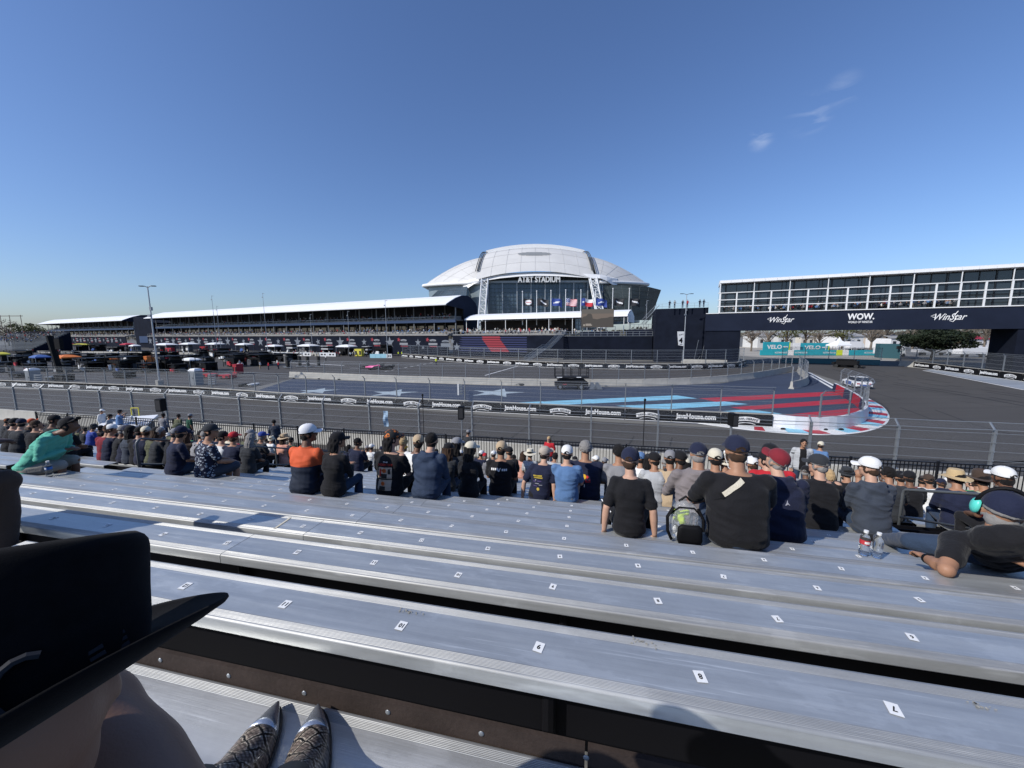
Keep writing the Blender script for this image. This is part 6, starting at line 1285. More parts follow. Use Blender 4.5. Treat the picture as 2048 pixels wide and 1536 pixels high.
def variant(name, w_=1.0, lean=.06, belly=0.0, female=False, hy=0.0, hp=0.0, arms='lap', sit=True, knees=.13, seed=0, vox=.0105, armout=0.0, side=0.0, child=1.0, kneeout=0.0):
    """a figure facing +y with its seat (or its soles) at the origin; returns the skeleton it was grown on"""
    Z = 0.0 if sit else .90
    yl = lambda z: lean*(max(0, z)/.6)**1.3; xl = lambda z: side*(z/.6)
    def torso(mb, f_=0.0, top=True, low=0.0):
        sh = .9 if female else 1.0; wa = .86 if female else 1.0; hp_ = 1.06 if female else 1.0
        rg = [(0, .005, -.005+low, .150*w_*hp_, .115), (0, 0, .05+low*.6, .182*w_*hp_+f_, .142+belly*.4+f_), (0, .0, .13, .176*w_*hp_+f_, .135+belly*.8+f_), (0, yl(.24)+belly*.15, .24, .158*w_*wa+f_+belly*.5, .118+belly+f_), (0, yl(.34), .34, .165*w_*(wa+.05)+f_+belly*.3, .118+belly*.7+f_), (0, yl(.43), .43, .178*w_*sh+f_, .118+belly*.3+f_), (0, yl(.50), .50, .180*w_*sh+f_, .105+f_), (0, yl(.545), .545, .160*w_*sh+f_*.6, .085+f_), (0, yl(.575), .575, .110*w_*sh+f_*.5, .068+f_*.6)]
        if top: rg += [(0, yl(.60), .60, .068+f_*.4, .060+f_*.4)]
        lring(mb, [(x+xl(z), y, z+Z, rx, ry) for x, y, z, rx, ry in rg])
        for q in (-1, 1): mb.ell(V((q*.10*w_*sh+xl(.54), yl(.54), .535+Z)), (.085*w_+f_, .058+f_*.5, .042+f_*.6), 12, 8)
        for q in (-1, 1): mb.ell(V((q*.085*w_+xl(.42), yl(.42)-.052, .42+Z)), (.085*w_+f_, .06+f_, .10+f_), 12, 8)     # shoulder blades
        if female:
            for q in (-1, 1): mb.ell(V((q*.075, yl(.38)+.085, .37+Z)), (.07, .065, .07), 12, 8)
    S_ = [V((q*.178*w_*(.9 if female else 1)+xl(.53), yl(.53), .53+Z)) for q in (-1, 1)]
    ax = .225*w_+armout
    if arms == 'lap': E_ = [V((q*ax, yl(.3)+.10, .27+Z)) for q in (-1, 1)]; W_ = [V((q*.10, .36+lean*.3, .175+Z)) for q in (-1, 1)]
    elif arms == 'knees': E_ = [V((q*(ax+.01), yl(.3)+.20, .25+Z)) for q in (-1, 1)]; W_ = [V((q*.09, .46, .20+Z)) for q in (-1, 1)]
    elif arms == 'phone': E_ = [V((q*(ax-.01), yl(.3)+.10, .26+Z)) for q in (-1, 1)]; W_ = [V((q*.06, .33+lean*.3, .33+Z)) for q in (-1, 1)]
    elif arms == 'side': E_ = [V((q*(ax+.04), yl(.3)-.06, .27+Z)) for q in (-1, 1)]; W_ = [V((q*(ax+.06), -.04, .03+Z)) for q in (-1, 1)]
    elif arms == 'down': E_ = [V((q*(.245*w_), -.02, .25+Z)) for q in (-1, 1)]; W_ = [V((q*(.25*w_), .06, .0+Z)) for q in (-1, 1)]
    elif arms == 'camera': E_ = [V((q*.26, .14, .40+Z)) for q in (-1, 1)]; W_ = [V((q*.12, .30, .60+Z)) for q in (-1, 1)]
    kx = knees+kneeout
    if sit: L_ = [[V((q*.095*w_, .03, .085)), V((q*(kx+.0), .40, .11)), V((q*(kx+.02), .34, -.30)), V((q*(kx+.03), .33, -.37))] for q in (-1, 1)]
    else: L_ = [[V((q*.095*w_, 0, .90)), V((q*.105, .02, .50)), V((q*.11, -.01, .10)), V((q*.11, -.01, .06))] for q in (-1, 1)]
    hc = V((xl(.78), yl(.62)+.045+lean*.32, (.755-.22*max(0, lean-.08))+Z)); Mh = Matrix.Rotation(hy, 3, 'Z') @ Matrix.Rotation(-hp, 3, 'X'); nb = V((xl(.6), yl(.58), .56+Z))
    d = dict(sit=sit, head=hc, Mh=Mh, top=hc.z+.125, S=S_, E=E_, W=W_, L=L_, lean=lean, female=female, w=w_, Z=Z, yl=yl, seed=seed, hy=hy, hp=hp)
    mb = MB(); torso(mb, -.004); limb(mb, [nb, hc+Mh @ V((0, -.02, -.06))], [.058*w_**.5, .054*w_**.5]); head_parts(mb, hc, Mh)
    for i in (0, 1):
        fa = 1.04 if w_ > 1.08 else (.86 if female else 1); limb(mb, [S_[i], S_[i].lerp(E_[i], .45), E_[i], E_[i].lerp(W_[i], .35), W_[i]], [.056*fa, .048*fa, .040*fa, .041*fa, .027*fa])
        dr = (W_[i]-E_[i]).normalized(); hand(mb, W_[i]+dr*.01, (dr+V((0, .3, -.25))).normalized(), -1 if i else 1, (0, .2, 1))
        Lg = L_[i]; limb(mb, [Lg[0], Lg[0].lerp(Lg[1], .5), Lg[1], Lg[1].lerp(Lg[2], .35), Lg[2]], [.085*w_, .074*w_, .056, .054, .036])
        mb.ell(Lg[3]+V((0, .07, -.012)), (.042, .115, .032), 10, 8)
    d['body'] = remesh(mb, vox, 3)
    def shirt(kind, wr=.0065):
        mb = MB(); torso(mb, .014, False, -.01 if sit else -.03); lring(mb, [(xl(.55), yl(.56), .555+Z, .10*w_, .078), (xl(.58), yl(.58), .585+Z, .074, .068)])
        for i in (0, 1):
            fa = 1.04 if w_ > 1.08 else (.86 if female else 1)
            if kind == 'short': limb(mb, [S_[i], S_[i].lerp(E_[i], .40), S_[i].lerp(E_[i], .74)], [.063*fa, .064*fa, .064*fa])
            else: limb(mb, [S_[i], S_[i].lerp(E_[i], .45), E_[i], E_[i].lerp(W_[i], .5), E_[i].lerp(W_[i], .93)], [.062*fa, .059*fa, .053*fa, .048*fa, .038*fa])
        if kind == 'hood':
            mb.ell(V((xl(.55), yl(.55)-.085, .535+Z)), (.115*w_, .055, .085), 16, 10); mb.tube([V((-.10+xl(.6), yl(.58)+.03, .585+Z)), V((-.085+xl(.6), yl(.58)-.06, .60+Z)), V((xl(.6), yl(.58)-.10, .60+Z)), V((.085+xl(.6), yl(.58)-.06, .60+Z)), V((.10+xl(.6), yl(.58)+.03, .585+Z))], .034, 8)
        elif kind == 'collar': mb.tube([V((.07*math.cos(a)+xl(.6), yl(.6)+.066*math.sin(a)+.005, .60+Z)) for a in np.linspace(0, 6.283, 13)], .016, 6)
        return remesh(mb, vox*1.05, 9, .65, wr if kind != 'hood' else wr*1.4, seed+len(kind))
    d['shirtf'] = shirt; d['shirts'] = {}
    def pants(kind):
        mb = MB(); lring(mb, [(0, .005, -.008+Z, .152*w_, .118), (0, 0, .04+Z, .190*w_, .150+belly*.4), (0, 0, .12+Z, .186*w_, .143+belly*.7), (0, .01, .16+Z, .160*w_, .12+belly*.7)])
        for i in (0, 1):
            Lg = L_[i]
            if kind == 'long': limb(mb, [Lg[0], Lg[0].lerp(Lg[1], .5), Lg[1], Lg[1].lerp(Lg[2], .4), Lg[2]], [.094*w_, .086*w_, .070, .066, .056])
            else: limb(mb, [Lg[0], Lg[0].lerp(Lg[1], .5), Lg[0].lerp(Lg[1], .93)], [.096*w_, .092*w_, .082])
        return remesh(mb, vox*1.1, 3, .6, .003, seed+9)
    d['pantsf'] = pants; d['pants'] = {}
    mb = MB()
    for i in (0, 1):
        p = L_[i][3]; mb.ell(p+V((0, .075, -.018)), (.048, .13, .036), 12, 8); mb.ell(p+V((0, -.005, .015)), (.045, .055, .055), 10, 8)
    d['shoes'] = remesh(mb, .014, 2); VAR[name] = d; return d
variant('avg', 1.02, .05, .01, seed=1); variant('avg_left', 1.0, .07, .01, hy=.65, seed=2); variant('avg_right', 1.02, .06, .015, hy=-.75, hp=-.05, seed=3)
variant('heavy', 1.24, .07, .055, seed=4, armout=.02, arms='knees'); variant('slump', 1.05, .14, .02, hp=-.35, seed=5, arms='phone'); variant('slump_left', 1.12, .13, .035, hy=.55, hp=-.45, seed=6, arms='phone')
variant('woman', .88, .06, 0, True, seed=7); variant('woman_right', .9, .08, 0, True, hy=-.5, seed=8, arms='phone'); variant('kid', .86, .05, 0, hy=-.2, seed=9, arms='side', kneeout=.08)
variant('stand', 1.0, .02, .01, sit=False, arms='down', seed=10); variant('stand_cam', 1.0, .03, .01, sit=False, arms='camera', seed=11); variant('lean_right', .98, .12, .0, hy=-.7, hp=-.2, side=.06, arms='side', seed=12)
variant('hunch', 1.26, .32, .08, hy=-.05, hp=-.62, arms='phone', seed=13)
# ---- head gear and hair (made round the head centre, facing +y)
def H_short(z0=-.02):
    mb = MB(); rg = []
    for i in range(9):
        a = math.pi*.5*i/8; r_ = math.cos(a); rg.append([V((.086*r_*math.cos(b_) , (.103*r_)*math.sin(b_)-.008-.006*math.cos(a), .022+.105*math.sin(a)+(0 if i else 0))) for b_ in np.linspace(0, 6.283, 21)[:-1]])
    mb.loft(rg); mb.ell((0, -.048, -.030), (.070, .055, .062), 16, 10); [mb.ell((q*.072, .0, .0), (.012, .03, .05), 8, 6) for q in (-1, 1)]; return mb
def H_cap(brim=True, seed=0):
    mb = MB(); rg = []
    for i in range(10):
        a = math.pi*.5*i/9; r_ = max(math.cos(a)**.8, .02); rg.append([V((.091*r_*math.cos(b_), .108*r_*math.sin(b_)-.004, .035+.100*math.sin(a)+.006*math.sin(b_)*(1 if i < 3 else 0))) for b_ in np.linspace(0, 6.283, 25)[:-1]])
    mb.loft(rg); mb.ell((0, -.004, .136), (.008, .008, .005), 8, 4)
    if brim:
        top = []; 
        for j in range(13):
            a = -1.15+2.3*j/12; x = math.sin(a); top.append([V((.088*x, .088*math.cos(a)+.010, .040-.010*x*x)), V((.084*x*1.0, .105+.068*math.cos(a*1.15), .036-.028*x*x)), V((.084*x, .105+.068*math.cos(a*1.15), .032-.028*x*x)), V((.086*x, .085*math.cos(a)+.010, .034-.010*x*x))])
        mb.loft(top)
    return mb
def H_brimhat(r_, h, droop, crown_r=.09, dent=0.0):
    mb = MB(); rg = []; N_ = 32
    def ring(rr_, z, el=1.15, wv=0): return [V((rr_*math.cos(b_), rr_*el*math.sin(b_), z+wv*math.cos(2*b_)+wv*.3*math.sin(3*b_))) for b_ in np.linspace(0, 6.283, N_+1)[:-1]]
    mb.loft([ring(crown_r, .03), ring(crown_r+.03, .028, 1.12, .004), ring(r_*.8, .03-droop*.5, 1.08, .012), ring(r_, .03-droop, 1.06, .018), ring(r_, .025-droop, 1.06, .018), ring(r_*.8, .024-droop*.5, 1.08, .012), ring(crown_r-.004, .022)], 0, False)
    mb.loft([ring(crown_r+.001, .022), ring(crown_r*.98, .05), ring(crown_r*.93, .03+h*.7), ring(crown_r*.78, .03+h), ring(crown_r*.4, .03+h*1.02-dent), ring(.005, .03+h-dent*1.3)], 0, True); return mb
def H_long(L=.30, w_=.075, wave=.012, seed=0):
    mb = H_short(); q = random.Random(seed)
    for i in range(34):
        a = math.pi*(1.05+.9*i/33); x0, y0 = .078*math.cos(a), .095*math.sin(a)-.012; ln_ = L*q.uniform(.8, 1.05); pts = []
        for k in np.linspace(0, 1, 6): pts.append(V((x0*(1.0+.35*k)*(w_/.075)+wave*math.sin(9*k+i), y0-.012*k+wave*.5*math.cos(7*k+i*2)-(.02 if k > .2 else 0), .05-k*(ln_+.05))))
        mb.tube(pts, [.015, .016, .016, .014, .011, .004], 5)
    return mb
def H_curly(seed=3):
    mb = MB(); q = random.Random(seed)
    for i in range(150):
        d = V((q.gauss(0, 1), q.gauss(-.35, 1), q.gauss(.45, .8))).normalized()
        if d.z < -.35 or (d.y > .55 and d.z < .45): continue
        mb.ell(V((d.x*.088, d.y*.100-.008, .025+d.z*.105)), (.020, .020, .018), 6, 4)
    mb.ell((0, -.01, .03), (.085, .10, .10), 14, 10); return mb
def H_braid():
    mb = H_short(); [mb.ell((.01*math.sin(k), -.115-.01*(k > 2), -.03-.035*k), (.024-.0012*k, .02, .026), 8, 6) for k in range(11)]; return mb
HEADM = {}
for nm, f_, sm in (('short', H_short, False), ('cap', H_cap, False), ('straw', lambda: H_brimhat(.17, .10, .02, .088), False), ('bucket', lambda: H_brimhat(.125, .085, .045, .09), False), ('outback', lambda: H_brimhat(.165, .115, .0, .088, .02), False)):
    mb = f_(); me_o = mb.build('tmp_'+nm, M_dark); autosmooth(me_o, 50); HEADM[nm] = me_o.data; bpy.data.objects.remove(me_o)
mb = MB(); mb.add([V((x, -.1085+ .9*x*x*6.2, z)) for x, z in [(-.034, .038), (-.030, .052), (-.018, .066), (0, .071), (.018, .066), (.030, .052), (.034, .038)]], [tuple(range(7))]); me_o = mb.build('tmp_open', M_dark); HEADM['open'] = me_o.data; bpy.data.objects.remove(me_o)
HEADM['long'] = remesh(H_long(.30), .008, 1, .5, .003, 2, (30, 30, 6)); HEADM['longer'] = remesh(H_long(.42, .085, .016, 5), .008, 1, .5, .003, 4, (30, 30, 6)); HEADM['mid'] = remesh(H_long(.16, .072, .01, 8), .008, 1, .5, .003, 6, (30, 30, 6)); HEADM['curly'] = remesh(H_curly(), .008, 1, .4); HEADM['braid'] = remesh(H_braid(), .008, 1, .5); HEADM['shortr'] = remesh(H_short(), .008, 1, .5, .0035, 7, (30, 30, 30))
def obj_of(name, me, m_, parent, loc=(0, 0, 0), rot=None, sc=None):
    o = bpy.data.objects.new(name, me); C.objects.link(o); o.parent = parent; o.location = loc
    if rot is not None: o.rotation_euler = rot
    if sc: o.scale = sc
    if not len(me.materials): me.materials.append(m_)
    o.material_slots[0].link = 'OBJECT'; o.material_slots[0].material = m_; return o
def decal(parent, me, quads, m_, name='print', off=.006, back=True):
    """a print laid on the back of a garment, following its folds; quads are lists of (x, z) outlines"""
    bvh = BVHTree.FromPolygons([v.co.copy() for v in me.vertices], [tuple(p.vertices) for p in me.polygons]); mb = MB()
    def snap(x, z):
        h = bvh.ray_cast(V((x, -1.2, z)), V((0, 1, 0)))
        return h[0]+V((0, -off, 0)) if h[0] is not None else V((x, -.1, z))
    for q, mi in quads:
        if len(q) == 4:
            n, m2 = 6, 6; g = [[snap(*(V(q[0]).lerp(V(q[1]), i/n)).lerp(V(q[3]).lerp(V(q[2]), i/n), j/m2)[:2]) for i in range(n+1)] for j in range(m2+1)]
            mb.loft(g, mi, False, False)
        else: mb.add([snap(*p) for p in q], [tuple(range(len(q)))], mi)
    mats = m_ if isinstance(m_, list) else [m_]; o = mb.build(name, mats, parent, world=False); return o
def textquads(s, x, z, h, wd, sx=1.0, bold=.02, mi=0, shear=0):
    vs, fs, sz = text_geo(s, bold, 1.0, shear); return [([(x+vs[i][0]*wd/sz[0], z+vs[i][1]*h/sz[1]) for i in f_], mi) if len(f_) != 4 else ([(x+vs[i][0]*wd/sz[0], z+vs[i][1]*h/sz[1]) for i in f_]+[(x+vs[f_[0]][0]*wd/sz[0], z+vs[f_[0]][1]*h/sz[1])], mi) for f_ in fs]
def dress(root, vn, shirt='short', sc_='black', pants='long', pc='denim', skin=1, hat=None, hc='black', hair='short', hairc='hairblack', shoe='black', nohead=False):
    d = VAR[vn]; obj_of('body', d['body'], SKIN[skin], root)
    if shirt not in d['shirts']: d['shirts'][shirt] = d['shirtf'](shirt)
    if pants not in d['pants']: d['pants'][pants] = d['pantsf'](pants)
    m_ = sc_ if not isinstance(sc_, str) else CL[sc_]
    so = obj_of('shirt' if shirt != 'hood' else 'hoodie', d['shirts'][shirt], m_, root); obj_of('trousers' if pants == 'long' else 'shorts', d['pants'][pants], CL[pc], root); obj_of('shoes', d['shoes'], CL[shoe], root)
    R_ = d['Mh'].to_euler()
    if hair: obj_of('hair', HEADM['shortr' if hair == 'short' else hair], CL[hairc], root, d['head'], R_)
    if hat: obj_of('hat' if hat in ('straw', 'bucket', 'outback') else 'cap', HEADM[hat], CL[hc] if isinstance(hc, str) else hc, root, d['head'], R_, (1.04, 1.04, 1.04))
    if hat == 'cap': obj_of('cap_opening', HEADM['open'], CL[hairc], root, V(d['head'])+d['Mh'] @ V((0, -.006, 0)), R_, (1.04, 1.04, 1.04))
    return so
def row_t(px, D, z):
    lo, hi = -40.0, 40.0
    for _ in range(50):
        m_ = (lo+hi)/2; q = BT(m_, D, z)
        if q.y < .05: hi = m_; continue
        if PR(q)[0] < px: lo = m_
        else: hi = m_
    return lo
def person(px, ytop, k, vn, label, yaw=0.0, dx=0, **kw):
    d = VAR[vn]; nom = d['top']+(.02 if kw.get('hat') else .005); best = None
    if d['sit']:
        for kk in ([k] if k is not None else range(8, 20)):
            D, z = rowD(kk), rowZ(kk)+.002; t_ = row_t(px, D, z+.6); b_ = BT(t_, D, z); zt = AY(px, ytop, b_.y+d['head'].y).z; s_ = (zt-z)/nom
            if best is None or abs(s_-1) < abs(best[0]-1): best = (s_, kk, b_)
    else:
        D = k if k else 13.4; t_ = row_t(px, D, 3.0); b_ = BT(t_, D, WZ+.002); zt = AY(px, ytop, b_.y).z; best = ((zt-b_.z)/nom, 0, b_)
    s_, kk, b_ = best; s_ = min(max(s_, .84), 1.16); t = thing('person', label, 'person', b_, RZB+yaw); t.scale = (s_,)*3; t['category'] = 'person'; FR.pop(t.name, None)
    kw.pop('_', None); so = dress(t, vn, **kw); return t, so, d, s_, kk
def plain(px, ytop, vn, label, **kw):
    r_ = person(px, ytop, None, vn, label, **kw); r_[0].rotation_euler = (random.uniform(-.07, .05), random.uniform(-.07, .07), r_[0].rotation_euler[2]); return r_
def step_mat(name, lo, hi, z, base_var=.08):
    m = mat(name, lo, .8, 0); t = m.node_tree; p = t.nodes['Principled BSDF']; tcx = t.nodes.new('ShaderNodeTexCoord'); sp = t.nodes.new('ShaderNodeSeparateXYZ'); t.links.new(tcx.outputs['Object'], sp.inputs[0]); mxx = t.nodes.new('ShaderNodeMix'); mxx.data_type = 'RGBA'; mxx.inputs[6].default_value = (*lo, 1); mxx.inputs[7].default_value = (*hi, 1)
    t.links.new(nmath(t, 'GREATER_THAN', sp.outputs[2], z), mxx.inputs[0]); t.links.new(mxx.outputs[2], p.inputs['Base Color']); return m
def spot_mat(name, base, spot, scale, th=.28, spot2=None, stretch=(1, 1, 1.4)):
    m = mat(name, base, .8, 0); t = m.node_tree; p = t.nodes['Principled BSDF']; tcx = t.nodes.new('ShaderNodeTexCoord'); mp_ = t.nodes.new('ShaderNodeMapping'); mp_.inputs['Scale'].default_value = stretch; t.links.new(tcx.outputs['Object'], mp_.inputs[0])
    nn = t.nodes.new('ShaderNodeTexNoise'); nn.inputs['Scale'].default_value = scale*1.7; t.links.new(mp_.outputs[0], nn.inputs['Vector']); v = t.nodes.new('ShaderNodeTexVoronoi'); v.inputs['Scale'].default_value = scale; t.links.new(mp_.outputs[0], v.inputs['Vector'])
    k = nmath(t, 'SUBTRACT', nmath(t, 'ADD', v.outputs['Distance'], nmath(t, 'MULTIPLY', nn.outputs[0], .5)), .25); f1 = nmath(t, 'LESS_THAN', k, th); f2 = nmath(t, 'GREATER_THAN', k, th*.55)
    mxx = t.nodes.new('ShaderNodeMix'); mxx.data_type = 'RGBA'; mxx.inputs[6].default_value = (*base, 1); mxx.inputs[7].default_value = (*spot, 1); t.links.new(nmath(t, 'MULTIPLY', f1, f2), mxx.inputs[0]); t.links.new(mxx.outputs[2], p.inputs['Base Color']); return m
J_or = step_mat('jacket_orange_navy', (.010, .017, .035), (.62, .10, .03), .375)
S_fl = spot_mat('floral_navy', (.012, .016, .04), (.50, .56, .62), 21, .34)
S_fl2 = spot_mat('floral_pale', (.55, .52, .38), (.10, .22, .08), 16, .4)
S_pl = mat('plaid_red', (.32, .05, .07), .8, 0, .5, 14)
C_rw = step_mat('cap_red_white', (.70, .70, .72), (.68, .68, .70), .2); C_camo = spot_mat('cap_camo', (.02, .02, .02), (.62, .17, .03), 16, .45)
C_mesh = mat('cap_mesh_beige', (.42, .36, .30), .8, 0, .2, 60)
K = dict
# ---- the rows right in front, by hand
P_ = {}
P_['mint'] = person(58, 826, 4, 'hunch', 'hunched man in mint green hoodie and grey shorts looking down, left side', yaw=-1.05, shirt='hood', sc_='mint', pants='short', pc='khaki', skin=2, hat='cap', hc='black')
P_['n1'] = person(344, 864, 6, 'avg_left', 'person in navy shirt and navy cap, left of the patterned navy shirt', yaw=-.35, sc_='navy', hat='cap', hc='navy', skin=1)
P_['floral'] = person(405, 845, 6, 'avg_right', 'man in navy short-sleeved shirt with white pattern and black cap', yaw=-.35, sc_=S_fl, pants='short', pc='slate', hat='cap', hc='charcoal', skin=1)
P_['jacket'] = person(604, 846, 5, 'avg_right', 'man in orange and navy jacket and white cap with navy brim', shirt='collar', sc_=J_or, hat='cap', hc=C_rw, skin=2, pc='navy')
P_['bksw'] = person(662, 861, 5, 'woman_right', 'person in black sweater, jeans and black cap, right of the orange jacket', dx=0, shirt='long', sc_='black', hair='mid', hat='cap', hc='black', pc='denim', skin=1)
P_['tee'] = person(776, 858, 6, 'avg_right', 'man in black tee with printed picture panel and black orange cap', sc_='black', hat='cap', hc=C_camo, hair='mid', pc='black', skin=0)
P_['navyh'] = person(850, 862, 6, 'slump', 'bareheaded man in navy hoodie bending over, short dark hair', shirt='hood', sc_=mat('cloth_hoodnavy', (.022, .038, .075), .85, 0, .12, 5, .25, 60), pc='denim', skin=0)
P_['wav'] = person(892, 884, 8, 'woman', 'long wavy haired person in black cap between navy hoodie and cream cap', hair='longer', hairc='hairbrown', hat='cap', hc='black', sc_='charcoal', shirt='long', skin=1)
P_['cream'] = person(936, 881, 7, 'woman_right', 'woman in cream cap with long black hair and black jacket', shirt='long', sc_='black', hair='longer', hat='cap', hc='cream', pc='black', skin=2)
P_['tanc'] = person(1000, 881, 8, 'avg', 'man in tan cap and black tee with white lettering across shoulders', sc_='black', hat='cap', hc='tan', pc='black', skin=1)
P_['youth'] = person(1078, 890, 8, 'lean_right', 'youth in beige mesh cap and navy tee with yellow print, leaning right', sc_='navy', hat='cap', hc=C_mesh, pc='black', skin=0)
P_['blue'] = person(1133, 889, 8, 'avg', 'man in white cap and plain blue tee', sc_='blue', hat='cap', hc='white', pants='short', pc='grey', skin=0)
P_['race'] = person(1170, 882, 9, 'heavy', 'grey curly haired man in navy racing jersey with yellow sun emblem', sc_='navy', hair='curly', hairc='hairgrey', pc='black', skin=1)
P_['gtee'] = person(1238, 889, 9, 'avg', 'man with bushy dark hair in grey tee behind the black-shirted kid', sc_='grey', hair='curly', pc='black', skin=1)
P_['kid'] = person(1262, 912, 4, 'kid', 'boy in plain black tee, navy cap and black trousers with white side stripes', sc_='black', hat='cap', hc='navy', pc='black', skin=0, hairc='hairbrown')
P_['lg'] = person(1310, 903, 9, 'avg_left', 'man in black cap and light grey polo between kid and taupe hoodie', sc_='lightgrey', hat='cap', hc='black', pc='slate', skin=1, shirt='short')
P_['taupe'] = person(1401, 884, 6, 'heavy', 'man in taupe grey hoodie and navy cap left of the big man', shirt='hood', sc_='taupe', hat='cap', hc='navy', hairc='hairgrey', pc='denim', skin=1)
P_['big'] = person(1482, 869, 4, 'heavy', 'big man in black tee with cream sling strap and navy cap', sc_='black', hat='cap', hc='navy', pc='denim', skin=1, hairc='hairbrown')
P_['redc'] = person(1572, 894, 5, 'slump_left', 'grey haired man in dark red cap and navy zip hoodie with small white emblem', shirt='hood', sc_='navy', hat='cap', hc='maroon', hairc='hairgrey', pc='black', skin=0)
P_['bkp'] = person(1647, 907, 7, 'avg_left', 'man in black polo and charcoal cap behind the navy hoodie', sc_='black', shirt='collar', hat='cap', hc='charcoal', hairc='hairgrey', pc='black', skin=0)
P_['whc'] = person(1752, 912, 7, 'avg_left', 'man in slate grey pullover with hood and white cap looking left', shirt='hood', sc_='slate', hat='cap', hc='white', hairc='hairbrown', pc='denim', skin=0)
